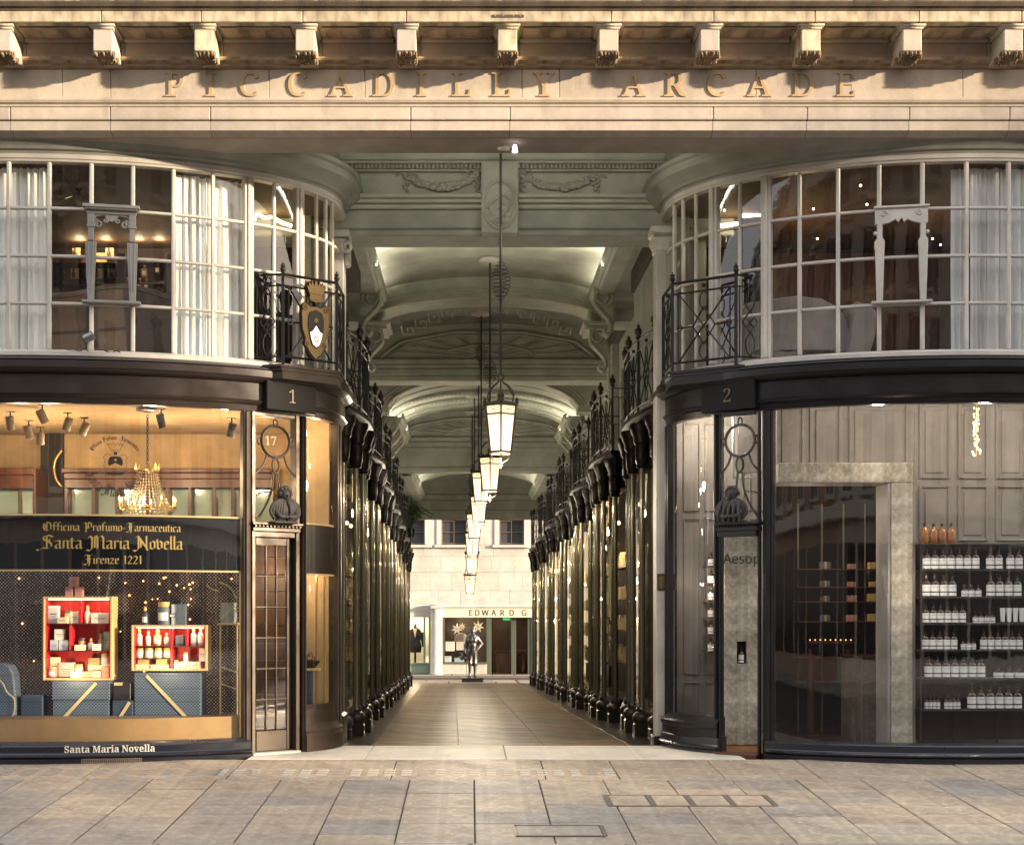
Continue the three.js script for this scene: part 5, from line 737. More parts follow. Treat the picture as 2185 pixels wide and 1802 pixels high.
// ---- upper left room: curtains, sofa, lit shelves of scent
function curtain(b, d0, d1, o, label, folds, m, y0 = 4.95, y1 = 7.24) {
  const t0 = th(b, d0, o), t1 = th(b, d1, o), n = folds * 8, v = [], idx = [], q = rng(Math.round(d0 + 1000)), ph = Array.from({ length: folds + 1 }, () => [q() * 0.6 - 0.3, 0.6 + q() * 0.8]);
  for (let i = 0; i <= n; i++) { const p = bp(b, t0 + (t1 - t0) * i / n), f = i / 8 + 0.35 * Math.sin(i * 0.31 + d0) + 0.2 * Math.sin(i * 0.83 + d0 * 2), [pa, am] = ph[Math.max(0, Math.min(folds, Math.floor(f)))]; for (let j = 0; j <= 8; j++) { const u = j / 8, w = Math.sin((f + pa * u * 0.5) * 2 * Math.PI) * 0.026 * am * (1.25 - 0.4 * u) + Math.sin(f * 5.3 + u * 3) * 0.012 + Math.sin(f * 13 + u * 9 + d0) * 0.004, oo = o + w; v.push(p.x + p.nx * oo, y0 + (y1 - y0) * u, p.z + p.nz * oo); if (i && j) { const e = i * 9 + j; idx.push(e - 10, e - 1, e - 9, e - 9, e - 1, e); } } }
  const g = new THREE.BufferGeometry(); g.setAttribute('position', new THREE.Float32BufferAttribute(v, 3)); g.setIndex(idx); g.computeVertexNormals();
  const t = thing('curtain', label, 'curtain'); mesh('cloth', g, m ?? M.curtain, t); return t;
}
curtain(BL, -60, 18, -0.2, 'sheer white curtain cut by the left picture edge', 3); curtain(BL, 22, 100, -0.2, 'sheer white curtain left of the carved window frame', 4);
curtain(BL, 362, 434, -0.18, 'sheer pale curtain right of the carved window frame, wider of a pair', 4); curtain(BL, 440, 500, -0.18, 'sheer pale curtain beside the white window post above the sign', 3);
{
  const z = -0.75, t = thing('sofa', 'brown upholstered sofa back with a humped top behind the left bow window', 'sofa');
  const top = [[100, 606], [150, 603], [180, 597], [215, 588], [255, 586], [300, 594], [340, 606], [372, 612]].map(([x, y]) => [X(x, z), Y(y, z)]), sf = std({ color: lin(0.12, 0.085, 0.065), map: T.grime, roughness: 0.95 });
  mesh('backrest', extr([[X(372, z), 5.06], [X(100, z), 5.06], ...top].reverse(), 0.12, 0.03).translate(0, 0, z - 0.14), sf, t); mesh('piping', tube(top.map(([x, y]) => V(x, y - 0.035, z + 0.015)), 0.012, 40, 6), sf, t);
  mesh('seat', cb(X(95, z), X(380, z), 5.0, 5.35, z - 0.9, z - 0.18, 0.05), sf, t);
}
{
  const z = -3.6, t = thing('scent_shelves', 'dark wooden wall shelving lit by small downlights', 'shelves'), x = (d) => X(d, z), y = (d) => Y(d, z);
  mesh('back', cb(x(90), x(400), 4.9, 7.1, z - 0.3, z - 0.25), M.wood, t); for (const d of [448, 540, 583, 618]) mesh('shelf', cb(x(100), x(350), y(d) - 0.015, y(d), z - 0.25, z + 0.05, 0.003), M.woodDark, t);
  for (const [a, c] of [[96, 112], [243, 262], [345, 362]]) mesh('upright', cb(x(a), x(c), 4.9, 7.1, z - 0.25, z + 0.08), M.woodDark, t);
  for (const d of [168, 221, 290, 331]) { mesh('downlight', ball(x(d), y(489), z + 0.02, 0.035, 1, 0.7, 1), glow(1, 0.68, 0.36, 14), t); pointLight(x(d), y(489) - 0.09, z + 0.08, GOLDEN, 0.22, 1.5); }
  const card = [[153, 526, 'top shelf left'], [222, 526, 'top shelf right'], [150, 568, 'second shelf far left'], [181, 568, 'second shelf behind left pilaster'], [198, 568, 'second shelf between the pilasters'], [226, 568, 'second shelf beside right stack'], [325, 594, 'lowest shelf right of the pilaster']];
  for (const [dx, dy, w] of card) { const o = thing('framed_bottle', 'scent bottle before a pale card, ' + w + ', lit shelving', 'scent bottle'); mesh('card', cb(x(dx - 8.5), x(dx + 8.5), y(dy), y(dy - 21), z - 0.12, z - 0.11, 0.002), std({ color: lin(0.72, 0.5, 0.22), roughness: 0.8 }), o); mesh('bottle', lathe([[0, 0], [0.028, 0], [0.03, 0.06], [0.022, 0.08], [0.01, 0.085], [0.01, 0.095], [0.016, 0.1], [0.016, 0.13], [0, 0.13]], 10, x(dx), y(dy), z - 0.05), std({ color: lin(0.06, 0.035, 0.015), roughness: 0.15 }), o); }
  [[242, 588, 'lowest shelf left of the dark upright'], [262, 588, 'lowest shelf right of the dark upright'], [288, 590, 'lowest shelf under the picture'], [302, 590, 'lowest shelf, second under the picture'], [325, 556, 'upper right shelf alone'], [298, 562, 'upper right shelf, gilt']].forEach(([dx, dy, w], i) => { const o = thing('scent_bottle', 'square stoppered scent bottle, ' + w + ', lit shelving', 'scent bottle'); mesh('body', cb(x(dx) - 0.045, x(dx) + 0.045, y(dy + 8), y(dy + 8) + 0.13, z - 0.03, z + 0.04, 0.01), std({ color: i === 5 ? lin(0.5, 0.3, 0.08) : lin(0.12, 0.06, 0.025), roughness: 0.12 }), o); mesh('stopper', [ball(x(dx), y(dy + 8) + 0.17, z, 0.028), cb(x(dx) - 0.012, x(dx) + 0.012, y(dy + 8) + 0.13, y(dy + 8) + 0.15, z - 0.01, z + 0.01)], M.gold, o); mesh('label', cb(x(dx) - 0.025, x(dx) + 0.025, y(dy + 8) + 0.03, y(dy + 8) + 0.09, z + 0.04, z + 0.042, 0.0005), labelMat, o); });
  const pc = thing('picture_frame', 'plain cream picture leaning between the shelves of the lit shelving', 'picture'); mesh('panel', cb(x(176), x(214), y(540), y(512), z - 0.2, z - 0.18), std({ color: lin(0.7, 0.5, 0.22), roughness: 0.8 }), pc);
  const pd = thing('picture_frame', 'dark square picture on the right of the lit shelving', 'picture'); mesh('panel', cb(x(291), x(317), y(552), y(524), z - 0.2, z - 0.18), std({ color: lin(0.05, 0.04, 0.03), roughness: 0.4 }), pd); mesh('frame', [cb(x(289), x(291), y(554), y(522), z - 0.21, z - 0.17), cb(x(317), x(319), y(554), y(522), z - 0.21, z - 0.17), cb(x(291), x(317), y(524), y(522), z - 0.21, z - 0.17)], M.wood, pd);
  const rail = thing('lighting_track', 'thin black lighting track across the ceiling of the upper left room', 'lighting track'); mesh('track', bar(V(X(122, -0.35), Y(353, -0.35), -0.35), V(X(186, -1.7), Y(424, -1.7), -1.7), 0.02), M.iron, rail);
  spot(X(137, -0.8), Y(382, -0.8) - 0.06, -0.8, 0, 0.3, 0.62, darkHouse, 24, 'lit black spotlight, upper of two on the thin ceiling track'); spot(X(163, -1.2), Y(405, -1.2) - 0.06, -1.2, 0, 0.5, 0.62, darkHouse, 8, 'lit black spotlight, lower of two on the thin ceiling track');
  const fl_ = thing('floodlight', 'small grey floodlight standing on the white window sill', 'floodlight'); const fx = X(186, 0.06); mesh('head', rod(V(fx - 0.055, 5.08, 0.12), V(fx + 0.055, 5.13, 0.12), 0.055, 16), std({ color: lin(0.25, 0.25, 0.26), roughness: 0.35, metalness: 0.7 }), fl_); mesh('stem', [rod(V(fx, 4.95, 0.1), V(fx, 5.07, 0.11), 0.02)], M.white, fl_); mesh('rim', new THREE.TorusGeometry(0.055, 0.006, 6, 18).rotateY(Math.PI / 2).rotateZ(0.43).translate(fx - 0.055, 5.08, 0.12), M.iron, fl_);
  const wv = thing('neon_tube', 'wavy glowing tube lamp seen through the casement beside the crest', 'lamp'); const zz = -2.2; mesh('tube', tube([[523, 452], [530, 440], [545, 447], [560, 446], [578, 456], [600, 464]].map(([a, c]) => V(X(a, zz), Y(c, zz), zz)), 0.022, 40, 7), glow(1, 0.75, 0.35, 9), wv);
  const co = S('ceiling', bowSolid(BL, -0.1, 7.3, 7.344, -4), std({ color: lin(0.07, 0.042, 0.02), roughness: 0.8 }));
  pointLight(-4.6, 6.9, -2.6, GOLDEN, 0.14, 4); pointLight(-2.75, 6.6, -2.1, GOLDEN, 0.25, 3);
}
// ---- upper right room: grey curtains, an armchair, star-like downlights
{
  const grey = phys({ color: lin(0.68, 0.67, 0.66), roughness: 1, transmission: 0.1, thickness: 0, sheen: 0.3 });
  curtain(BR, 1955, 1992, -0.25, 'narrow grey curtain edge right of the cream carved frame', 2, grey); curtain(BR, 1994, 2070, -0.22, 'wide grey curtain in loose folds right of the cream carved frame', 5, grey); curtain(BR, 2072, 2170, -0.22, 'grey curtain cut by the right picture edge', 5, grey);
  const z = -0.85, t = thing('armchair', 'large pale grey armchair with curved back in the upper right room', 'armchair'), am = std({ color: lin(0.36, 0.32, 0.29), map: T.grime, roughness: 0.95 });
  const P = (l) => l.map(([x, y]) => [X(x, z), Y(y, z)]);
  mesh('backrest', extr(P([[1540, 740], [1540, 625], [1580, 618], [1640, 610], [1690, 616], [1722, 632], [1742, 660], [1752, 740]]).reverse(), 0.5, 0.03).translate(0, 0, z - 0.55), am, t);
  mesh('wing', extr(P([[1742, 740], [1757, 630], [1775, 634], [1790, 648], [1788, 690], [1775, 740]]).reverse(), 0.55, 0.03).translate(0, 0, z - 0.4), am, t);
  mesh('seat', cb(X(1545, z), X(1760, z), 4.95, 5.2, z - 0.7, z - 0.02, 0.05), am, t);
  const q = [[1673, 429, -1.7], [1783, 420, -1.5], [1681, 490, -3.0], [1770, 381, -0.75], [1996, 384, -0.7], [1989, 470, -2.4], [1918, 490, -3.0], [1934, 503, -3.3], [1965, 491, -2.9], [1490, 432, -1.75]];
  const mounts = ['farthest left over the armchair', 'second over the armchair', 'low over the armchair', 'high right of the armchair', 'right of the cream frame near the curtain', 'below the highest right one', 'inside the cream frame, left', 'inside the cream frame, right', 'at the right pilaster of the cream frame', 'behind the casement'];
  q.forEach(([dx, dy, zz], i) => { const o = thing('downlight', 'tiny warm pendant downlight, ' + mounts[i] + ', upper right room', 'downlight'); mesh('bulb', ball(X(dx, zz), Y(dy, zz), zz, 0.014), glow(1, 0.62, 0.28, 9), o); mesh('cord', rod(V(X(dx, zz), Y(dy, zz) + 0.02, zz), V(X(dx, zz), 7.3, zz), 0.004, 5), M.iron, o); });
  S('ceiling', bowSolid(BR, -0.1, 7.3, 7.344, -4), std({ color: lin(0.07, 0.035, 0.02), roughness: 0.8 }));
  for (const [a, c, y, l] of [[1483, 1521, 462, 'bright strip lamp behind the left casement pane'], [1528, 1568, 441, 'bright strip lamp behind the right casement pane']]) { const o = thing('strip_lamp', l + ', upper right room', 'lamp'); mesh('tube', rod(V(X(a, -2.3), Y(y + 2, -2.3), -2.3), V(X(c, -2.3), Y(y - 2, -2.3), -2.3), 0.028, 8), glow(1, 0.82, 0.52, 9), o); }
  const wp = thing('wood_panelling', 'reddish wooden panelling low behind the armchair', 'panelling'); mesh('panel', cb(X(1560, -3.9), X(2160, -3.9), 4.9, Y(520, -3.9), -4.1, -3.9), M.wood, wp);
  for (let i = 0; i < 7; i++) mesh('stile', cb(X(1570 + i * 90, -3.9), X(1582 + i * 90, -3.9), 4.9, Y(525, -3.9), -3.9, -3.87), M.wood, wp);
  pointLight(4.6, 6.8, -2.4, WARM, 0.35, 3); pointLight(6.4, 6.8, -2.4, WARM, 0.2, 3);
}
// ---- lower right: stone portal, panelled wall and shelves of brown bottles
{
  const wz = -1.8, wt = thing('panelled_wall', 'grey taupe panelled wall behind the bottle shelves', 'panelling'), W_ = (d) => X(d, wz);
  mesh('wall_board', [cb(W_(1880), W_(2260), 0, 4.62, wz - 0.06, wz), cb(W_(1575), W_(1880), Y(985, wz), 4.62, wz - 0.06, wz)], M.taupe, wt);
  const r4 = (x) => (1640 + x / 3.8624) * 0.9634, r4y = (y) => (840 + y / 3.8624) * 0.9634;
  for (const [x0, x1] of [[-300, -40], [60, 300], [340, 600], [660, 1150], [1240, 1500], [1560, 1810], [1870, 2120], [2180, 2440]]) for (const [ya, yb] of [[60, 700], [752, 1212], [1260, 1900], [1950, 2500]]) {
    if (x0 < 1200 && ya > 100) continue; const a = X(r4(x0), wz), b = X(r4(x1), wz), lo = Y(r4y(yb), wz), hi = Math.min(4.6, Y(r4y(ya), wz)), k = new THREE.Group(); k.name = 'panel'; wt.add(k);
    mesh('moulding', [cb(a, a + 0.035, lo, hi, wz, wz + 0.03, 0.01), cb(b - 0.035, b, lo, hi, wz, wz + 0.03, 0.01), cb(a + 0.036, b - 0.036, lo, lo + 0.035, wz, wz + 0.03, 0.01), cb(a + 0.036, b - 0.036, hi - 0.035, hi, wz, wz + 0.03, 0.01)], M.taupe, k); mesh('field', cb(a + 0.08, b - 0.08, lo + 0.08, hi - 0.08, wz, wz + 0.016, 0.014), M.taupe, k);
  }
  // narrow panelled wall seen through the curved side pane
  const w2 = thing('panelled_wall', 'pale panelled wall seen through the curved pane beside the open doorway', 'panelling'), z2 = -2.45; mesh('wall_board', cb(2.8, 4.1, 0, 4.62, z2 - 0.06, z2), M.taupe, w2);
  for (const [a, b] of [[1405, 1440], [1448, 1478], [1490, 1530], [1540, 1570]]) for (const [p, q] of [[870, 1050], [1064, 1385], [1400, 1500]]) { const k = new THREE.Group(); k.name = 'panel'; w2.add(k); const xa = X(a, z2), xb = X(b, z2), lo = Y(q, z2), hi = Y(p, z2); mesh('moulding', [cb(xa, xa + 0.025, lo, hi, z2, z2 + 0.025, 0.008), cb(xb - 0.025, xb, lo, hi, z2, z2 + 0.025, 0.008), cb(xa + 0.026, xb - 0.026, lo, lo + 0.025, z2, z2 + 0.025, 0.008), cb(xa + 0.026, xb - 0.026, hi - 0.025, hi, z2, z2 + 0.025, 0.008)], M.taupe, k); }
  // stone portal
  const pz = -1.0, p = thing('stone_portal', 'rough pale stone portal framing the dark inner shop', 'portal'), Q = (d) => X(d, pz), U = (d) => Y(d, pz);
  mesh('lintel', cb(Q(1602), Q(1878), U(991), U(950), pz - 0.5, pz, 0.008), M.granite, p); mesh('post', cb(Q(1833), Q(1877), 0.02, U(992), pz - 0.5, pz - 0.002, 0.008), M.granite, p); mesh('reveal', cb(Q(1826), Q(1832), 0.02, U(992), pz - 0.5, pz - 0.01, 0.004), M.taupe, p);
  const pst = thing('wooden_post', 'grey wooden post between the stone portal and the bottle shelves', 'post'); mesh('post', cb(Q(1879), Q(1891), 0.02, U(960), pz - 0.4, pz - 0.15), M.taupe, pst);
  // lettered slab in the doorway
  const sz_ = -1.75, sl = thing('lettered_slab', 'tall rough stone panel lettered Aesop standing in the open doorway', 'stone slab'), A = (d) => X(d, sz_), B = (d) => Y(d, sz_);
  const x0 = A(1489), x1 = A(1566), nx0 = A(1516), nx1 = A(1536), ny0 = B(1363), ny1 = B(1317);
  mesh('slab', [cb(x0, nx0, 0.03, B(1087), sz_ - 0.12, sz_, 0.006), cb(nx1, x1, 0.03, B(1087), sz_ - 0.12, sz_, 0.006), cb(nx0 - 0.001, nx1 + 0.001, 0.03, ny0, sz_ - 0.12, sz_ - 0.0005, 0.001), cb(nx0 - 0.001, nx1 + 0.001, ny1, B(1087), sz_ - 0.12, sz_ - 0.0005, 0.001)], M.granite, sl);
  mesh('niche', cb(nx0, nx1, ny0, ny1, sz_ - 0.115, sz_ - 0.1), M.black, sl);
  const g = glyphs('Aesop', fontSans, 0.13, 0.003); g.translate(-(g.boundingBox.max.x + g.boundingBox.min.x) / 2 + A(1525), B(1157), sz_ + 0.001); mesh('lettering', g, std({ color: lin(0.03, 0.027, 0.024), roughness: 0.6 }), sl);
  S('floor', cb(3.1, 4.2, 0.0, 0.022, -2.4, -0.9), std({ color: lin(0.45, 0.2, 0.06), map: T.wood, roughness: 0.4 }));
  // shelves
  const zs = -0.95, sh = thing('bottle_shelves', 'dark open shelving carrying rows of labelled brown bottles', 'shelves'), s5 = (x) => X((1640 + x / 3.617) * 0.9634, zs), y5 = (y) => Y((1200 + y / 3.617) * 0.9634, zs), dk = std({ color: lin(0.02, 0.018, 0.016), roughness: 0.3 });
  const lev = [-150, 52, 262, 466, 672, 888, 1130];
  lev.forEach((y) => mesh('shelf', cb(s5(1172), s5(2300), y5(y) - 0.022, y5(y), zs - 0.3, zs + 0.03, 0.003), dk, sh));
  for (const x of [1172, 1490, 1830, 2240]) mesh('upright', cb(s5(x), s5(x + 10), 0.03, y5(-150), x === 1172 ? zs - 0.02 : zs - 0.3, x === 1172 ? zs + 0.02 : zs - 0.27), M.woodDark, sh);
  mesh('back_board', cb(s5(1172), s5(2300), 0.15, y5(-150), zs - 0.36, zs - 0.33), std({ color: lin(0.09, 0.05, 0.025), map: T.wood, roughness: 0.5 }), sh);
  const amber = phys({ color: lin(0.035, 0.014, 0.006), roughness: 0.08, clearcoat: 0.5 }), cap = std({ color: lin(0.01, 0.01, 0.01), roughness: 0.3 }), lab = std({ color: lin(0.6, 0.61, 0.6), roughness: 0.7 }), ink = std({ color: lin(0.03, 0.03, 0.03), roughness: 0.6 });
  const ord = ['first', 'second', 'third', 'fourth', 'fifth', 'sixth', 'seventh', 'eighth'], shelfName = ['top', 'second', 'third', 'fourth', 'fifth', 'bottom'];
  const bottle = (cx, y, w, h, pump, label, grp, z = zs - 0.05) => { const t = thing('brown_bottle', label, 'bottle', grp); t.position.set(cx, y, z); const r = w / 2;
    mesh('body', lathe([[0, 0], [r * 0.92, 0], [r, 0.012], [r, h * 0.56], [r * 0.85, h * 0.63], [r * 0.4, h * 0.68], [r * 0.34, h * 0.78], [0, h * 0.78]], 12), amber, t);
    mesh('cap', pump ? [lathe([[0, h * 0.76], [r * 0.4, h * 0.76], [r * 0.4, h * 0.86], [0.005, h * 0.87], [0.005, h], [0, h]], 8), cb(-0.008, 0.008, h * 0.97, h, -0.005, r * 0.9, 0.003)] : [lathe([[0, h * 0.76], [r * 0.4, h * 0.76], [r * 0.4, h * 0.98], [0, h]], 10)], cap, t);
    mesh('label', new THREE.CylinderGeometry(r + 0.001, r + 0.001, h * 0.44, 12, 1, true, -1.4, 2.8).translate(0, h * 0.27, 0), lab, t);
    mesh('label_print', [new THREE.CylinderGeometry(r + 0.002, r + 0.002, h * 0.05, 12, 1, true, -1.4, 2.8).translate(0, h * 0.2, 0), new THREE.CylinderGeometry(r + 0.002, r + 0.002, h * 0.012, 10, 1, true, -0.9, 1.8).translate(0, h * 0.4, 0)], ink, t); };
  const row = (si, a, b, n, top, grpName, small) => { const y = y5(lev[si + 1]), w = (s5(b) - s5(a)) / n, h = (y5(top) - y) * (small ? 1.4 : 2.0); for (let i = 0; i < n; i++) bottle(s5(a) + (i + 0.5) * w, y, w * 0.99, h, !small, `${small ? 'small' : 'tall'} brown bottle, ${ord[i]} from the left in the ${grpName} group on the ${shelfName[si]} bottle shelf`, 'brown bottles with white labels on the shelves'); };
  row(0, 1200, 1640, 7, -40, 'left'); row(0, 1690, 1820, 2, -40, 'middle'); row(0, 1845, 1975, 2, -40, 'right');
  row(1, 1198, 1462, 4, 165, 'left'); row(1, 1500, 1657, 3, 190, 'middle', true); row(1, 1692, 1965, 4, 165, 'right');
  row(2, 1198, 1536, 6, 385, 'left'); row(2, 1588, 1762, 4, 400, 'middle', true);
  row(3, 1193, 1470, 5, 590, 'left'); row(3, 1495, 1615, 3, 605, 'middle', true); row(3, 1645, 1975, 6, 590, 'right');
  row(4, 1210, 1685, 7, 795, 'left'); row(4, 1745, 1985, 3, 825, 'right', true);
  row(5, 1213, 1337, 4, 1050, 'left', true); row(5, 1367, 1494, 4, 1050, 'middle', true); row(5, 1545, 1968, 6, 1030, 'right');
  for (let i = 0; i < 4; i++) { const t = thing('white_tube', `white cosmetic tube, ${ord[i]} of four standing on the third bottle shelf`, 'tube', 'white tubes on the third shelf'); t.position.set(s5(1822 + i * 49), y5(466), zs - 0.05); mesh('tube_body', lathe([[0, 0.02], [0.026, 0.02], [0.03, 0.1], [0.038, 0.2], [0, 0.2]], 10).scale(1, 1, 0.7), lab, t); mesh('cap', lathe([[0, 0], [0.024, 0], [0.024, 0.02], [0, 0.02]], 10), cap, t); }
  const big = phys({ color: lin(0.5, 0.19, 0.045), roughness: 0.05, transmission: 0.55, thickness: 0, clearcoat: 0.5 });
  const bx = [1305, 1380, 1450, 1525].map((x) => X(r4(x), zs));
  bx.forEach((x, i) => { const t = thing('amber_flask', `large amber glass flask, ${['leftmost', 'second from the left', 'second from the right', 'rightmost'][i]} of four on the shelf top`, 'flask', 'amber flasks on the shelf top'); t.position.set(x, y5(-150), zs - 0.08); mesh('body', lathe([[0, 0], [0.05, 0], [0.055, 0.012], [0.055, 0.14], [0.048, 0.175], [0.028, 0.2], [0.015, 0.215], [0.015, 0.235]], 16), big, t); mesh('liquid', lathe([[0, 0.004], [0.05, 0.004], [0.051, 0.12], [0, 0.12]], 14), std({ color: lin(0.1, 0.03, 0.008), roughness: 0.3 }), t); mesh('stopper', lathe([[0, 0.23], [0.02, 0.23], [0.021, 0.24], [0.014, 0.245], [0.022, 0.252], [0.02, 0.262], [0, 0.264]], 10), M.woodDark, t); });
  // bottles glimpsed behind the jamb and in the niche
  for (let i = 0; i < 6; i++) { const y = Y(1163 + i * 35, -2.0); bottle(X(1463, -2), y, 0.1, 0.2, true, `brown bottle on a bracket left of the stone panel, ${ord[i]} from the top`, 'bottles beside the stone panel', -2.0); const bk = thing('bracket_shelf', `tiny bracket shelf left of the stone panel, ${ord[i]} from the top`, 'shelf', 'bracket shelves beside the stone panel'); mesh('board', cb(X(1455, -2), X(1486, -2), y - 0.012, y - 0.001, -2.4, -1.94, 0.002), M.wood, bk); mesh('lip', cb(X(1455, -2), X(1486, -2), y - 0.001, y + 0.008, -1.945, -1.94, 0.001), M.wood, bk); }
  bottle((nx0 + nx1) / 2, ny0 + 0.002, 0.075, 0.24, true, 'single brown bottle in the niche of the stone panel', null, sz_ - 0.05);
  // dark inner room: counter, shelves with warm goods, standing mirrors
  const ct = thing('counter', 'rough brown stone counter block inside the portal', 'counter'); mesh('block', cb(X(1772, -1.9), X(1850, -1.9), 0.02, Y(1352, -1.9), -2.9, -1.9), std({ color: lin(0.3, 0.24, 0.18), map: T.granite, roughness: 0.8 }), ct); mesh('top', cb(X(1770, -1.9), X(1852, -1.9), Y(1352, -1.9), Y(1348, -1.9), -2.92, -1.88), M.wood, ct);
  const is = thing('inner_shelves', 'thin copper shelves with small goods in the dark inner shop', 'shelves'), cz = -3.2;
  for (const y of [1168, 1205, 1235, 1276, 1350, 1400]) mesh('shelf', cb(X(1640, cz), X(1850, cz), Y(y, cz) - 0.012, Y(y, cz), cz - 0.3, cz, 0.002), std({ color: lin(0.2, 0.08, 0.04), roughness: 0.4 }), is);
  for (const x of [1650, 1700, 1745, 1790]) mesh('upright', cb(X(x, cz), X(x + 3, cz), 0.05, 3.4, cz - 0.3, cz - 0.28), std({ color: lin(0.2, 0.17, 0.14), roughness: 0.5 }), is);
  const q = rng(71); for (const [y, l] of [[1168, 'highest'], [1205, 'second'], [1235, 'third'], [1276, 'fourth']]) for (let i = 0; i < 4; i++) { const x = X([1700, 1755, 1800, 1817][i], cz), s = 0.05 + q() * 0.04, t = thing('small_parcel', `tiny orange lit parcel, ${['left', 'centre', 'right', 'farthest right'][i]} on the ${l} copper shelf`, 'parcel'); mesh('parcel', [cb(x - s, x + s, Y(y, cz), Y(y, cz) + s * 1.3, cz - 0.14, cz - 0.05, 0.008)], goodMat(['slate', 'rose', 'gold', 'gold'][i]), t); mesh('band', cb(x - s * 0.2, x + s * 0.2, Y(y, cz) + 0.001, Y(y, cz) + s * 1.3 + 0.002, cz - 0.142, cz - 0.048, 0.002), M.goldPaint, t); }
  const can = thing('candle_rail', 'long rail of small lit candles deep in the inner shop', 'candles'); mesh('rail', cb(X(1663, -3), X(1755, -3), Y(1322, -3), Y(1317, -3), -3.05, -2.95), M.wood, can); for (let i = 0; i < 9; i++) mesh('candle', ball(X(1666 + i * 10.5, -3), Y(1314, -3), -3, 0.011), glow(1, 0.5, 0.2, 0.7), can);
  for (const [x, l] of [[1667, 'left'], [1745, 'right']]) { const t = thing('table_leg_post', `slender dark wooden post, ${l} under the candle rail`, 'post'); mesh('post', lathe([[0.05, 0], [0.06, 0.4], [0.03, 1.0], [0.045, 1.25]], 10, X(x, -3), 0.03, -3), M.wood, t); mesh('foot', cb(X(x, -3) - 0.09, X(x, -3) + 0.09, 0.02, 0.05, -3.09, -2.91), M.wood, t); }
  const pen_ = thing('pendant_light', 'string of small golden bulbs hanging before the panelled wall', 'pendant light'), px = X(2008, -1.2), bl = [], qq = rng(19); for (let i = 0; i < 40; i++) { const u = i / 39; bl.push(ball(px + (qq() - 0.5) * (u > 0.75 ? 0.14 : 0.06), Y(838 + u * 98, -1.2), -1.2 + (qq() - 0.5) * 0.06, 0.008 + qq() * 0.007, 1, 1.3, 1, 6, 5)); } mesh('bulbs', bl, glow(1, 0.6, 0.2, 3), pen_).userData.kind = 'stuff'; mesh('cord', rod(V(px, 4.62, -1.2), V(px, Y(936, -1.2), -1.2), 0.006), M.gold, pen_);
  const dl = thing('downlight', 'flat round recessed downlight at top right of the panelled wall', 'downlight'); mesh('disc', rod(V(X(2055, -1.1), 4.6, -1.1), V(X(2055, -1.1), 4.617, -1.1), 0.06, 18), glow(1, 0.8, 0.5, 20), dl); mesh('ring', new THREE.TorusGeometry(0.068, 0.01, 6, 20).rotateX(Math.PI / 2).translate(X(2055, -1.1), 4.612, -1.1), M.white, dl);
  for (const [x, y, z, c] of [[5.1, 4.3, -0.55, 1.2], [6.4, 4.3, -0.45, 1.3], [7.6, 4.3, -0.6, 1.3], [5.6, 2.2, -0.5, 0.4], [3.35, 4.3, -1.75, 1.9], [3.1, 2.2, -1.75, 0.3], [4.7, 3.2, -2.6, 0.5]]) pointLight(x, y, z, lin(1, 0.84, 0.66), c, 3);
}

// ================================================================== the arcade
S('roof', cb(-9.4, 9.8, 8.76, 8.95, -34, -3.0, 0.01), M.darkWall);
S('wall', [cb(-4.4, -4.25, -1.2, 8.76, -34, -7.1, 0.01)], M.darkWall); S('wall', [cb(4.75, 4.9, -1.2, 8.76, -34, -7.1, 0.01)], M.darkWall);
const ceil = thing('arcade_ceiling', null, null, null, 'structure');
const XW = [-3.2, 3.7];                                  // how far beams run into the side walls
function archWall(z0, z1, xa, xb, spring, crest, top, m = M.arcade) {   // wall across the arcade with a segmental arch
  const c = (xa + xb) / 2, h = (xb - xa) / 2, pts = [[XW[0], spring - 0.02], [xa, spring - 0.02]]; for (let i = 0; i <= 28; i++) { const t = -1 + i / 14; pts.push([c + h * t, spring + (crest - spring) * Math.sqrt(1 - t * t * 0.98)]); } pts.push([xb, spring - 0.02], [XW[1], spring - 0.02], [XW[1], top], [XW[0], top]);
  mesh('arch_wall', extr(pts, z0 - z1).translate(0, 0, z1), m, ceil);
  const curve = (dh, z, r, n = 44) => { const p = []; for (let i = 0; i <= n; i++) { const t = -1 + i * 2 / n; p.push(V(c + (h + dh) * t, spring + (crest - spring + dh) * Math.sqrt(1 - t * t * 0.98), z)); } return tube(p, r, n, 6); };
  mesh('archivolt', [curve(0.03, z0 + 0.01, 0.035), curve(0.12, z0 + 0.005, 0.022), curve(0.19, z0, 0.03)], m, ceil);
  const bd = []; for (let i = 0; i < 60; i++) { const t = -1 + (i + 0.5) / 30; bd.push(ball(c + (h + 0.0) * t, spring + (crest - spring) * Math.sqrt(1 - t * t * 0.98) + 0.005, z0 + 0.03, 0.022, 1.3, 0.7, 0.8, 6, 4)); } mesh('bead_row', bd, std({ color: lin(0.42, 0.36, 0.28), roughness: 0.7 }), ceil).userData.kind = 'stuff';
}
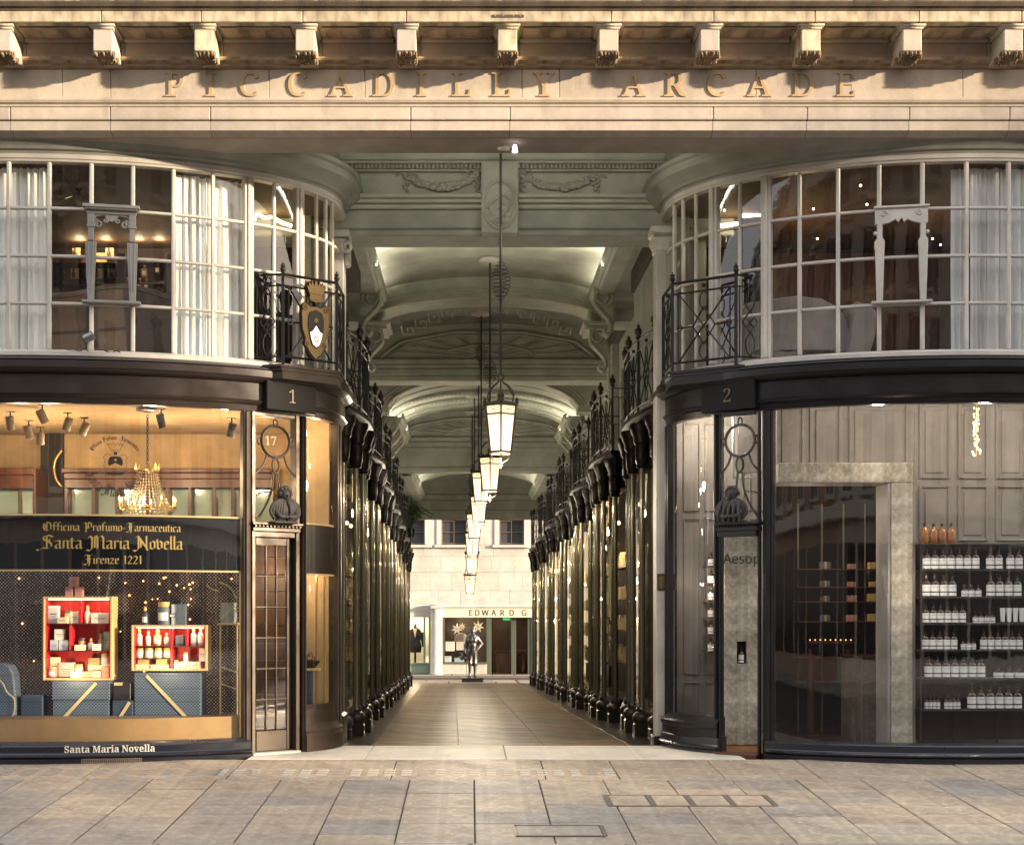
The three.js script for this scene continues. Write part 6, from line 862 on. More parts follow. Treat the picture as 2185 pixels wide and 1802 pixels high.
function barrel(z0, z1, xa, xb, spring, crest, m, ribs = []) {
  const c = (xa + xb) / 2, h = (xb - xa) / 2, f = (t, d = 0) => [c + h * t, spring + (crest - spring + d) * Math.sqrt(Math.max(0, 1 - t * t * 0.985))];
  const outer = [], inner = []; for (let i = 0; i <= 32; i++) { const t = -1 + i / 16; inner.push(f(t)); outer.unshift([f(t)[0], f(t)[1] + 0.08]); }
  mesh('vault', extr([...inner, ...outer], z0 - z1).translate(0, 0, z1), m, ceil);
  for (const z of ribs) { const a = [], b = []; for (let i = 0; i <= 32; i++) { const t = -0.985 + i * 1.97 / 32; a.push([f(t, -0.07)[0], f(t, -0.07)[1]]); b.unshift([f(t)[0], f(t)[1] + 0.02]); } mesh('vault_rib', extr([...a, ...b], 0.22, 0.015).translate(0, 0, z - 0.11), M.arcade, ceil); const l = []; for (let i = 0; i < 44; i++) { const t = -0.95 + i * 1.9 / 43, p = f(t, -0.085); l.push(ball(p[0], p[1], z, 0.035, 1.2, 0.6, 1.8, 6, 4)); } mesh('leaf_moulding', l, M.arcadeDark, ceil).userData.kind = 'stuff'; }
}
function coves(z0, z1, xa, xb, y, k, w) {                // side soffits, up-stand cornice and the lamps hidden behind it
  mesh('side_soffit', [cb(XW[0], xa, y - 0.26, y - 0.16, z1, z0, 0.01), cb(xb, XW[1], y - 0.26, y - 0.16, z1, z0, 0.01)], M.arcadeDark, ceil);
  for (const [x, s] of [[xa, 1], [xb, -1]]) {
    mesh('cove_cornice', sweep([{ x, z: z0, nx: s, nz: 0 }, { x, z: z1, nx: s, nz: 0 }], [[-0.2, y - 0.28], [0.05, y - 0.28], [0.06, y - 0.24], [0.1, y - 0.22], [0.1, y - 0.16], [0.16, y - 0.12], [0.18, y - 0.03], [0.15, y], [0.12, y], [0.12, y - 0.1], [-0.2, y - 0.1]]), M.arcade, ceil);
    const L = z0 - z1 - 0.9, zc_ = (z0 + z1) / 2; mesh('cove_lamp', cb(x - s * 0.06, x + s * 0.0, y - 0.095, y - 0.06, zc_ - L / 2, zc_ + L / 2, 0.004), glow(1, 0.93, 0.72, k), ceil);
    const a = new THREE.RectAreaLight(lin(1, 0.94, 0.74), w, 0.06, L); a.position.set(x - s * 0.03, y - 0.055, zc_); a.lookAt(x + s * 0.25, y + 0.5, zc_); scene.add(a);
  }
}
function lintel(z, top, bands, m) {                      // bands: [yTop, yBottom, proud]
  bands.forEach(([a, b, p], i) => mesh('lintel_band', cb(XW[0], XW[1], b + 0.001, a - 0.001, z - 0.6, z + p, Math.min(0.02, (a - b) / 4)), m[i % m.length], ceil));
}
function fan(z, cx, hw, y0, h) {                         // shell of radiating ribs
  const l = [], p = []; for (let i = 0; i <= 48; i++) { const a = Math.PI * i / 48, sc = 1 - 0.045 * Math.abs(Math.sin(a * 5)); p.push(V(cx - Math.cos(a) * hw * sc, y0 + Math.sin(a) * h * sc + 0.02, z + 0.02)); } l.push(tube(p, 0.035, 90, 6)); l.push(tube(p.map((q) => V(cx + (q.x - cx) * 0.93, y0 + (q.y - y0) * 0.9, z + 0.02)), 0.016, 90, 5)); l.push(tube(p.map((q) => V(cx + (q.x - cx) * 0.45, y0 + (q.y - y0) * 0.5, z + 0.02)), 0.022, 60, 5)); l.push(tube(p.map((q) => V(cx + (q.x - cx) * 0.16, y0 + (q.y - y0) * 0.2, z + 0.02)), 0.02, 40, 5));
  for (let i = 1; i < 10; i++) { const a = Math.PI * i / 10; for (const e of [-0.03, 0.03]) l.push(rod(V(cx - Math.cos(a + e) * hw * 0.17, y0 + Math.sin(a + e) * h * 0.17, z + 0.02), V(cx - Math.cos(a + e) * hw * 0.93, y0 + Math.sin(a + e) * h * 0.9, z + 0.02), 0.012, 5)); }
  for (let i = 0; i < 70; i++) { const q = p[Math.floor(i * 48 / 70)]; l.push(ball(cx + (q.x - cx) * 0.965, y0 + (q.y - y0) * 0.955, z + 0.03, 0.018, 1, 1, 1, 5, 4)); }
  mesh('shell_fan', l, M.arcade, ceil);
}
// S-shaped scroll console seen from the mouth
function console_(x, y, z, s, h) {
  const k = h / 0.75, P = (l) => l.map(([a, b]) => V(x + s * a * k, y + b * k, z)), g = [];
  const sc = []; for (let i = 0; i <= 26; i++) { const a = 0.6 + i / 26 * 1.6 * 2 * Math.PI, r = 0.045 + 0.105 * i / 26; sc.push([0.02 + Math.cos(a) * r, -0.16 + Math.sin(a) * r]); }
  for (const d of [0, 0.1]) { g.push(tube(P(sc).map((p) => p.setZ(z - d)), 0.028 * k, 60, 6)); g.push(tube(P([[0.13, -0.1], [0.14, -0.25], [0.02, -0.4], [-0.08, -0.52], [-0.1, -0.66], [-0.04, -0.72], [0.01, -0.67], [-0.02, -0.62]]).map((p) => p.setZ(z - d)), 0.03 * k, 40, 6)); }
  g.push(extr([[-0.12, 0], [0.16, 0], [0.15, -0.22], [0.03, -0.38], [-0.06, -0.52], [-0.07, -0.64], [-0.14, -0.66]].map(([a, b]) => [x + s * a * k, y + b * k]), 0.12).translate(0, 0, z - 0.13));
  mesh('scroll_console', g, M.arcade, ceil);
}
// beam with festoons over the mouth
{
  const z = -2.5, A = M.arcade, D = M.arcadeDark;
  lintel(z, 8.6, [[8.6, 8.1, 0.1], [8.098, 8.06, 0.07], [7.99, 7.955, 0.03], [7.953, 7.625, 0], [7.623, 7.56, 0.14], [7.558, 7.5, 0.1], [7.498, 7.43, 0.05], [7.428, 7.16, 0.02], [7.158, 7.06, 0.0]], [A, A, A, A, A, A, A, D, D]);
  mesh('lintel_band', cb(XW[0], XW[1], 7.992, 8.058, z - 0.6, z - 0.01, 0.002), D, ceil);
  for (let i = 0; i < 84; i++) mesh('dentil', cb(-1.95 + i * 0.057, -1.918 + i * 0.057, 7.995, 8.055, z - 0.01, z + 0.045, 0.004), A, ceil);
  const x0 = X(990, z), x1 = X(1066, z), cx = (x0 + x1) / 2; mesh('keystone', [cb(x0, x1, 7.055, 8.06, z, z + 0.16, 0.015)], A, ceil);
  const ov = [], L = []; for (let i = 0; i < 40; i++) { const a = i * Math.PI / 20; ov.push(V(cx + Math.cos(a) * 0.235, 7.45 + Math.sin(a) * 0.33, z + 0.17)); } L.push(tube(ov, 0.022, 60, 6, true)); L.push(tube(ov.map((p) => V(cx + (p.x - cx) * 0.88, 7.45 + (p.y - 7.45) * 0.9, p.z)), 0.01, 60, 5, true));
  const q = rng(15); for (let i = 0; i < 16; i++) L.push(ball(cx + (q() - 0.5) * 0.24, 7.36 + (q() - 0.5) * 0.28, z + 0.165, 0.045 + q() * 0.03, 1.2, 0.8, 0.45)); L.push(tube([V(cx - 0.2, 7.4, z + 0.18), V(cx - 0.06, 7.52, z + 0.2), V(cx + 0.05, 7.58, z + 0.2), V(cx + 0.17, 7.5, z + 0.18)], 0.025, 16, 6), tube([V(cx + 0.17, 7.53, z + 0.18), V(cx + 0.06, 7.33, z + 0.2), V(cx - 0.08, 7.22, z + 0.18)], 0.02, 16, 6));
  mesh('medallion', L, A, ceil);
  const gar = (xa, xb, ya, yb, ym) => { const l = []; for (let i = 0; i <= 34; i++) { const u = i / 34, x = xa + (xb - xa) * u, y = ya + (yb - ya) * u - (4 * u * (1 - u)) * ym, r = 0.028 + 0.022 * Math.sin(Math.PI * u); for (let k = 0; k < 3; k++) l.push(ball(x + (q() - 0.5) * 0.05, y + (q() - 0.5) * 0.07, z + 0.02 + q() * 0.03, r * (0.6 + q() * 0.5), 1.2, 0.9, 0.9, 6, 4)); } return l; };
  const drop = (x, y) => { const l = []; for (let i = 0; i < 12; i++) l.push(ball(x + (q() - 0.5) * 0.08, y - i * 0.026, z + 0.03, 0.032 - i * 0.0012, 1, 1, 0.9, 6, 4)); for (const s of [-1, 1]) l.push(tube([V(x, y, z + 0.02), V(x + s * 0.07, y + 0.05, z + 0.03), V(x + s * 0.16, y + 0.01, z + 0.02)], 0.017, 10, 5)); return l; };
  const fm = std({ color: lin(0.3, 0.31, 0.26), roughness: 0.8 });
  mesh('festoon', [gar(X(838, z), X(985, z), 7.88, 7.92, 0.17), drop(X(838, z), 7.88)], fm, ceil); mesh('festoon', [gar(X(1070, z), X(1222, z), 7.92, 7.86, 0.16), drop(X(1225, z), 7.85)], fm, ceil);
  mesh('festoon', [drop(x0 - 0.05, 7.93), drop(x1 + 0.05, 7.93)], fm, ceil);
}
// strip lamps tucked behind the stone soffit, washing the beam
for (const [a, b] of [[-1.5, 0.3], [0.55, 2.4]]) { mesh('strip_lamp', cb(a, b, 7.56, 7.58, -0.42, -0.38, 0.004), glow(1, 0.93, 0.78, 5), ceil); const l = new THREE.RectAreaLight(lin(1, 0.94, 0.8), 11, b - a, 0.06); l.position.set((a + b) / 2, 7.585, -0.44); l.lookAt((a + b) / 2, 7.75, -2.5); scene.add(l); }
// bay one
mesh('flat_ceiling', cb(XW[0], XW[1], 8.3, 8.4, -4.6, -3.1, 0.01), M.arcade, ceil);
coves(-4.3, -9.8, -1.78, 2.46, 7.98, 8, 14); barrel(-3.4, -9.8, -2.05, 2.75, 7.8, 8.34, M.vault, [-6.6]);
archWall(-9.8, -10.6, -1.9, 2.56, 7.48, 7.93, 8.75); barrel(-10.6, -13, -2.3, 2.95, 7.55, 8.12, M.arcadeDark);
{ const l = []; for (let i = -6; i <= 6; i++) { if (i === 0) continue; const x = 0.34 + i * 0.27, y = 8.03 - 0.013 * i * i, z0 = -10.7, s = 0.055; const P = [[-2, 0], [-2, 4], [2, 4], [2, 1], [0, 1], [0, 2.4]].map(([a, b]) => V(x + a * s, y + 0.005, z0 - b * 0.2)); for (let k = 0; k < P.length - 1; k++) l.push(bar(P[k], P[k + 1], 0.022)); } l.push(bar(V(-1.4, 7.9, -10.66), V(2.1, 7.9, -10.66), 0.02)); mesh('greek_key_band', l, M.arcade, ceil).userData.kind = 'stuff'; }
for (const [x, s] of [[-1.86, 1], [2.5, -1]]) { console_(x, 7.86, -8.6, s, 0.95); console_(x - s * 0.02, 7.36, -9.75, s, 0.9); mesh('pier_capital', [cb(x - 0.3, x + 0.3, 7.38, 7.46, -10.7, -9.7, 0.02), cb(x - 0.24, x + 0.24, 7.3, 7.378, -10.65, -9.74, 0.015)], M.arcade, ceil); }
// lintel with the first fan
lintel(-13, 8.7, [[8.7, 7.33, 0], [7.328, 7.22, 0.12], [7.218, 7.14, 0.08], [7.138, 6.98, 0.03], [6.978, 6.86, 0]], [M.arcade]); fan(-12.98, 0.4, 2.35, 7.35, 0.58);
// bay two
archWall(-15.5, -16.1, -1.95, 2.57, 6.58, 7.36, 8.7); coves(-16.1, -20, -1.78, 2.46, 6.62, 8, 14); barrel(-16.1, -20, -2.05, 2.72, 6.55, 7.32, M.vault, [-16.9, -18, -19.1]);
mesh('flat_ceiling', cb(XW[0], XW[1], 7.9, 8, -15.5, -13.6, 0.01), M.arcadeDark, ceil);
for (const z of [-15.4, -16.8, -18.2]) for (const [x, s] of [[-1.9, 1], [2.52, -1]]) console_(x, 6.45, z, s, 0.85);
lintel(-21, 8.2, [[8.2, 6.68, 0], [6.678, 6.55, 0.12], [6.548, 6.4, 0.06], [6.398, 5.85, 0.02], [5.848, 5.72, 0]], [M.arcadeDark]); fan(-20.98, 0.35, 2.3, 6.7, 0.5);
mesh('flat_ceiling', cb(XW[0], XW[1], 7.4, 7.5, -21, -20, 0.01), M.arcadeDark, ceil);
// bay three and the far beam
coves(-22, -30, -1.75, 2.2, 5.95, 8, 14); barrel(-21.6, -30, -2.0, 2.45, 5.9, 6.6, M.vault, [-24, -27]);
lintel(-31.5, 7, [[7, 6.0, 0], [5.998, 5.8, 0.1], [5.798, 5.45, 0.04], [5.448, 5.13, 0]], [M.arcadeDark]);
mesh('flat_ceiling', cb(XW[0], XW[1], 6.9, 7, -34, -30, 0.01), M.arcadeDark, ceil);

// ------------------------------------------------------------------ bowed shop fronts along both sides
const N_SHOP = 7, LEN = 4.4, bow = (s) => 0.2 * Math.max(0, 1 - (s / 1.85) ** 2);
const sidePath = (s0, s1, n, o = 0) => Array.from({ length: n + 1 }, (_, i) => { const s = s0 + (s1 - s0) * i / n, sl = 0.2 * 2 * s / 1.85 ** 2, l = Math.hypot(1, sl); return { x: bow(s) + o, z: s, nx: 1 / l, nz: sl / l }; });
const tint = phys({ color: lin(0.72, 0.7, 0.55), roughness: 0.02, transmission: 1, thickness: 0, ior: 1.9, bumpMap: T.wave, bumpScale: 0.004 });
const shaftMat = phys({ color: lin(0.14, 0.13, 0.085), roughness: 0.22, metalness: 0.6, clearcoat: 0.5, clearcoatRoughness: 0.06 }), capMat = phys({ color: lin(0.006, 0.004, 0.003), roughness: 0.42, specularIntensity: 0.22 });
const baseMat = phys({ color: lin(0.02, 0.015, 0.012), roughness: 0.8, roughnessMap: T.scuff, specularIntensity: 0.6 });
const ordinals = ['nearest', 'second', 'third', 'fourth', 'fifth', 'sixth', 'farthest'];
function makeArcadeShop() {
  const t = new THREE.Group(), full = sidePath(-1.85, 1.85, 24);
  mesh('plinth', sweep(full, [[-0.3, -0.12], [0.02, -0.12], [0.02, 0.28], [0.0, 0.32], [0.03, 0.38], [0.0, 0.46], [-0.3, 0.46]]), baseMat, t);
  mesh('fascia', sweep(full, [[-0.3, 4.2], [-0.06, 4.2], [-0.06, 4.6], [0.0, 4.66], [0.1, 4.75], [0.16, 4.8], [0.16, 4.86], [-0.3, 4.86]]), capMat, t);
  mesh('shop_pane', sweep(sidePath(-1.65, 1.65, 20, -0.05), [[0, 0.46], [0, 4.2]], false), tint, t);
  for (const s of [-1.66, -0.84, 0, 0.84, 1.66]) {
    const x = bow(s) + 0.02, k = new THREE.Group(); k.name = 'column'; t.add(k);
    mesh('shaft', [lathe([[0.046, 0.44], [0.046, 4.1]], 14, x, 0, s)], shaftMat, k);
    mesh('base', [cb(x - 0.13, x + 0.13, -0.1, 0.2, s - 0.13, s + 0.13, 0.015), lathe([[0.12, 0.2], [0.145, 0.25], [0.145, 0.31], [0.11, 0.36], [0.08, 0.38], [0.09, 0.41], [0.07, 0.45], [0, 0.45]], 14, x, 0, s)], baseMat, k);
    mesh('capital', lathe([[0, 4.05], [0.07, 4.05], [0.09, 4.08], [0.08, 4.11], [0.1, 4.14], [0.11, 4.35], [0.1, 4.4], [0.13, 4.44], [0.13, 4.5], [0.17, 4.6], [0.19, 4.66], [0.19, 4.72], [0, 4.72]], 14, x, 0, s), capMat, k);
  }
  // recessed door between this shop and the next
  mesh('door', [cb(-0.32, -0.26, 0, 4.2, 1.86, 2.54, 0.01), cb(-0.25, -0.2, 0.1, 0.9, 1.92, 2.48, 0.01)], M.black, t); mesh('door_pane', new THREE.PlaneGeometry(0.5, 2.9).rotateY(Math.PI / 2).translate(-0.25, 2.5, 2.2), tint, t);
  mesh('door_fascia', cb(-0.3, -0.02, 4.2, 4.86, 1.86, 2.54, 0.01), capMat, t);
  // upper storey behind the railing
  mesh('upper_wall', [cb(-0.55, -0.4, 4.86, 7.5, -2.2, -1.5, 0.01), cb(-0.55, -0.4, 4.86, 7.5, 1.5, 2.2, 0.01), cb(-0.55, -0.4, 6.9, 7.5, -1.5, 1.5, 0.01), cb(-0.9, 0.02, 4.861, 4.9, -2.2, 2.2, 0.01)], M.arcade, t);
  const w = new THREE.Group(); w.name = 'window'; t.add(w); mesh('frame', [cb(-0.5, -0.42, 4.91, 6.9, -1.5, -1.42), cb(-0.5, -0.42, 4.91, 6.9, 1.42, 1.5), ...[-0.9, -0.3, 0.3, 0.9].map((s) => cb(-0.48, -0.44, 4.91, 6.9, s - 0.02, s + 0.02)), ...[5.4, 5.9, 6.4].map((y) => cb(-0.475, -0.445, y - 0.018, y + 0.018, -1.42, 1.42))], M.whiteDim, w); mesh('pane', new THREE.PlaneGeometry(2.9, 1.98).rotateY(Math.PI / 2).translate(-0.46, 5.9, 0), M.glass, w);
  for (const s of [-2, 2]) mesh('pilaster', [cb(-0.41, -0.26, 4.9, 7.5, s - 0.15, s + 0.15, 0.012)], M.whiteDim, t);
  // shelves inside
  mesh('inner_shelf', [1.0, 1.7, 2.4, 3.1].map((y) => cb(-1.0, -0.75, y, y + 0.03, -1.6, 1.6, 0.004)), M.wood, t);
  const q = rng(23), g = []; for (const y of [1.03, 1.73, 2.43, 3.13]) for (let i = 0; i < 12; i++) { const s = -1.5 + i * 0.27, h = 0.1 + q() * 0.25, e = 0.05 + q() * 0.06; g.push(cb(-0.95, -0.8, y, y + h, s - e, s + e, 0.006)); } const gd = mesh('shop_goods', g, std({ color: lin(0.34, 0.27, 0.15), roughness: 0.5 }), t); gd.userData.kind = 'stuff';
  mesh('inner_lamp', [-1, 0, 1].map((s) => ball(-0.6, 4.05, s, 0.04)), glow(1, 0.66, 0.3, 7), t);
  return t;
}
function makeArcadeRailing() {
  const t = new THREE.Group(), rl = (y, r) => tube(sidePath(-1.7, 1.7, 10, 0.08).map((p) => V(p.x, y, p.z)), r, 24, 5);
  mesh('rail', rl(5.98, 0.018), M.iron, t); mesh('rail', rl(5.82, 0.011), M.iron, t); mesh('rail', rl(4.98, 0.014), M.iron, t);
  const S_ = [-1.7, -0.85, 0, 0.85, 1.7];
  for (const s of S_) { const x = bow(s) + 0.08; mesh('post', bar(V(x, 4.86, s), V(x, 6.0, s), 0.035), M.iron, t); mesh('finial', lathe([[0.03, 0], [0.05, 0.02], [0.03, 0.05], [0.055, 0.1], [0.05, 0.15], [0.02, 0.18], [0.03, 0.2], [0, 0.24]], 8, x, 6.0, s), M.iron, t); }
  for (const s of [-1.7, 1.7]) { mesh('rail', [bar(V(bow(s) + 0.08, 5.98, s), V(-0.4, 5.98, s), 0.02)], M.iron, t); mesh('rail', [bar(V(bow(s) + 0.08, 5.82, s), V(-0.4, 5.82, s), 0.014)], M.iron, t); panel(t, V(bow(s) + 0.08, 0, s), V(-0.4, 0, s), 4.98, 5.82, 5.98); }
  for (let i = 0; i < 4; i++) panel(t, V(bow(S_[i]) + 0.08, 0, S_[i]), V(bow(S_[i + 1]) + 0.08, 0, S_[i + 1]), 4.98, 5.82, 5.98);
  return t;
}
{
  const shop = makeArcadeShop(), rail = makeArcadeRailing(); let first = true;
  for (const [s, side] of [[1, 'left'], [-1, 'right']]) for (let i = 0; i < N_SHOP; i++) {
    const zc_ = -2.65 - LEN * (i + 0.5), x = acx(zc_) - s * (ahw(zc_) + 0.12 + (s < 0 && i === 0 ? 0.1 : 0)), y = fl(zc_ + 1) - 0.02;
    const a = first ? shop : shop.clone(), b = first ? rail : rail.clone(); first = false;
    for (const [o, n] of [[a, 'arcade_shop'], [b, 'arcade_railing']]) { o.name = numbered(n); scene.add(o); o.position.set(x, y, zc_); o.rotation.y = s > 0 ? 0 : Math.PI; }
    tag(a, `${ordinals[i]} bowed shop front of slender bronze columns, ${side} side of the arcade`, 'shopfront', 'bowed shop fronts inside the arcade');
    tag(b, `black iron balcony railing over the ${ordinals[i]} bowed shop, ${side} side of the arcade`, 'railing', 'balcony railings inside the arcade');
    if (i % 2 === 0) pointLight(x - s * 0.5, y + 3.6, zc_, GOLDEN, 2, 3);
  }
  const pr = thing('closing_pier', 'dark pier at the corner where the left bow meets the arcade shops', 'pier'); mesh('pier', [cb(-2.3, -1.84, -0.1, 4.86, -2.75, -2.25, 0.02)], M.black, pr); mesh('pier_base', cb(-2.32, -1.74, -0.1, 0.4, -2.78, -2.2, 0.03), M.black, pr);
}
// ------------------------------------------------------------------ lanterns down the middle
const paneGlow = phys({ color: lin(0.9, 0.8, 0.6), emissive: lin(1, 0.77, 0.44), emissiveIntensity: 0.5, roughness: 0.9, transmission: 0.3, thickness: 0 });
const lampIron = std({ color: lin(0.07, 0.055, 0.04), roughness: 0.45, metalness: 0.6 });
function makeLantern() {                                 // origin at the rim
  const t = new THREE.Group(), n = 6, r1 = 0.2, r2 = 0.135, h = 0.54, c = (r, y, i) => { const a = Math.PI / 6 + i * Math.PI / 3; return V(Math.cos(a) * r, y, Math.sin(a) * r); };
  const rm = (y) => r1 + (r2 - r1) * (-y / h);
  for (let i = 0; i < n; i++) {
    for (const [ya, yb, nm] of [[-0.012, -0.105, 'top_light'], [-0.118, -h + 0.01, 'lantern_pane']]) { const A = c(rm(ya) - 0.008, ya, i), B = c(rm(ya) - 0.008, ya, i + 1), C = c(rm(yb) - 0.008, yb, i + 1), D = c(rm(yb) - 0.008, yb, i), g = new THREE.BufferGeometry(); g.setAttribute('position', new THREE.Float32BufferAttribute([A, B, C, A, C, D].flatMap((p) => [p.x, p.y, p.z]), 3)); g.computeVertexNormals(); mesh(nm, g, paneGlow, t); }
    mesh('lantern_bar', [rod(c(r1, 0, i), c(r2, -h, i), 0.012, 6), rod(c(rm(-0.11), -0.11, i), c(rm(-0.11), -0.11, i + 1), 0.01, 5), rod(c(r1, 0, i), c(r1, 0, i + 1), 0.02, 6), rod(c(r2, -h, i), c(r2, -h, i + 1), 0.016, 6), ...[0].flatMap(() => { const a = c(rm(-0.02) + 0.002, -0.02, i), b = c(rm(-0.02) + 0.002, -0.02, i + 1), d = c(rm(-0.1) + 0.002, -0.1, i), e = c(rm(-0.1) + 0.002, -0.1, i + 1); return [rod(a, e, 0.003, 4), rod(b, d, 0.003, 4)]; })], lampIron, t);
    mesh('rim_finial', lathe([[0.016, 0], [0.028, 0.012], [0.016, 0.03], [0.022, 0.045], [0, 0.07]], 8, c(r1 + 0.01, 0.01, i).x, 0.01, c(r1 + 0.01, 0.01, i).z), lampIron, t);
    mesh('hanger_arm', [tube([c(r1 - 0.05, 0.01, i), c(r1 - 0.03, 0.12, i), c(0.1, 0.22, i), c(0.03, 0.27, i), c(0.012, 0.3, i)], 0.008, 18, 5), tube([c(r2, -h, i), c(r2 - 0.02, -h - 0.06, i), c(0.05, -h - 0.1, i), c(0.015, -h - 0.12, i)], 0.007, 14, 5)], lampIron, t);
  }
  mesh('crown', [lathe([[0.2, 0], [0.16, 0.03], [0.1, 0.045], [0.05, 0.06], [0.03, 0.09], [0.045, 0.12], [0.02, 0.16], [0, 0.165]], 12), new THREE.TorusGeometry(0.035, 0.01, 6, 14).translate(0, 0.33, 0)], lampIron, t);
  mesh('drop_finial', lathe([[0, -h - 0.1], [0.02, -h - 0.11], [0.03, -h - 0.135], [0.018, -h - 0.16], [0.024, -h - 0.175], [0, -h - 0.205]], 10), lampIron, t);
  return t;
}
{
  const proto = makeLantern(), names = ['nearest and largest lantern hanging at the arcade mouth', 'second lantern along the arcade', 'third lantern along the arcade', 'fourth lantern, half hidden behind the third', 'fifth lantern down the arcade, half hidden', 'sixth lantern, hanging lower in the middle of the row', 'seventh lantern, last but one down the arcade', 'farthest and smallest lantern before the pale building'];
  [[17.3, 1030, 833, 8.6, 1037, 577], [24.5, 1008, 940, 8.3, 1010, 765], [28, 990, 971, 8.1, 998, 725], [31.5, 985, 1020, 7.9, 991, 850], [33.5, 976, 1056, 7.25, 985, 900], [36, 972, 1095, 7.2, 975, 990], [41, 971, 1137, 6.55, 972, 1060], [47, 967, 1182, 6.95, 967, 1120]].forEach(([d, dx, dy, top, tx, cy], i) => {
    const z = 16 - d, t = thing('hanging_lantern', names[i] + ', lit six-sided iron lantern', 'lantern', 'lanterns hanging down the arcade'), x = X(dx, z), y = Y(dy, z), g = proto.clone();
    for (const c of [...g.children]) t.add(c); t.position.set(x, y, z); for (const c of t.children) c.scale.setScalar(1.14);
    const L = top - y; mesh('rod', rod(V(0, 0.41, 0), V(0, L, 0), 0.015, 8), M.iron, t); mesh('ceiling_rose', lathe([[0, 0], [0.05, -0.05], [0.12, -0.03], [0.2, -0.02], [0.22, 0.02], [0, 0.02]].map(([a, b]) => [a, b + L]), 16), i ? M.white : M.iron, t);
    const yc = Y(cy, z) - y, hp = []; for (let k = 0; k <= 130; k++) { const u = k / 130, r = 0.015 + 0.115 * Math.pow(Math.sin(Math.PI * Math.min(1, Math.max(0, u))), 0.9); hp.push(V(Math.cos(u * 22 * Math.PI) * r, yc - 0.27 + u * 0.54, Math.sin(u * 22 * Math.PI) * r)); } mesh('wire_cage', tube(hp, 0.006, 260, 4), M.iron, t);
    pointLight(x, y - 0.82, z, lin(1, 0.86, 0.64), 5.5, 4);
  });
  const c = thing('soffit_lamp', 'little white lamp bracketed under the front stone soffit', 'lamp'), lx = X(1059, -0.05); mesh('shade', lathe([[0.02, 0], [0.035, -0.08], [0.02, -0.085], [0, -0.02]], 12, lx, 7.44, 0.02), glow(1, 0.95, 0.85, 2.5), c); mesh('stem', [rod(V(lx, 7.44, 0.02), V(lx + 0.02, 7.477, 0.02), 0.006), tube([V(lx, 7.44, 0.02), V(lx - 0.06, 7.43, 0), V(lx - 0.1, 7.45, -0.02)], 0.006, 10, 5)], M.white, c); mesh('base_ring', lathe([[0, 0], [0.08, 0], [0.08, 0.02], [0, 0.03]], 14, X(1036, -0.12), 7.45, -0.12), M.white, c);
}
// palm on the farthest left balcony
{
  const z = -29, t = thing('potted_palm', 'dark leafy palm spilling over the far left balcony', 'plant'), q = rng(66), x = X(846, z), y = Y(1085, z), l = [];
  for (let i = 0; i < 26; i++) { const a = q() * Math.PI * 2, r = 0.35 + q() * 0.55, h = 0.4 + q() * 0.9, P = [V(x, y, z), V(x + Math.cos(a) * r * 0.5, y + h, z + Math.sin(a) * r * 0.5), V(x + Math.cos(a) * r, y + h * 0.75, z + Math.sin(a) * r)]; const cv = new THREE.CatmullRomCurve3(P); l.push(tube(P, 0.008, 8, 4)); for (let k = 3; k < 14; k++) { const p = cv.getPoint(k / 14); for (const s of [-1, 1]) { const d = V(-Math.sin(a) * s * 0.16, -0.06 - q() * 0.05, Math.cos(a) * s * 0.16), e = V(Math.cos(a) * 0.05, 0.02, Math.sin(a) * 0.05), g = new THREE.BufferGeometry(); g.setAttribute('position', new THREE.Float32BufferAttribute([p.x, p.y, p.z, p.x + d.x + e.x, p.y + d.y + e.y, p.z + d.z + e.z, p.x + e.x * 0.7, p.y + 0.01, p.z + e.z * 0.7], 3)); g.computeVertexNormals(); l.push(g); } } }
  mesh('fronds', l, phys({ color: lin(0.03, 0.06, 0.02), roughness: 0.6 }), t); mesh('pot', lathe([[0, 0], [0.12, 0], [0.16, 0.3], [0.14, 0.3], [0, 0.26]], 14, x, y - 0.3, z), M.black, t);
}

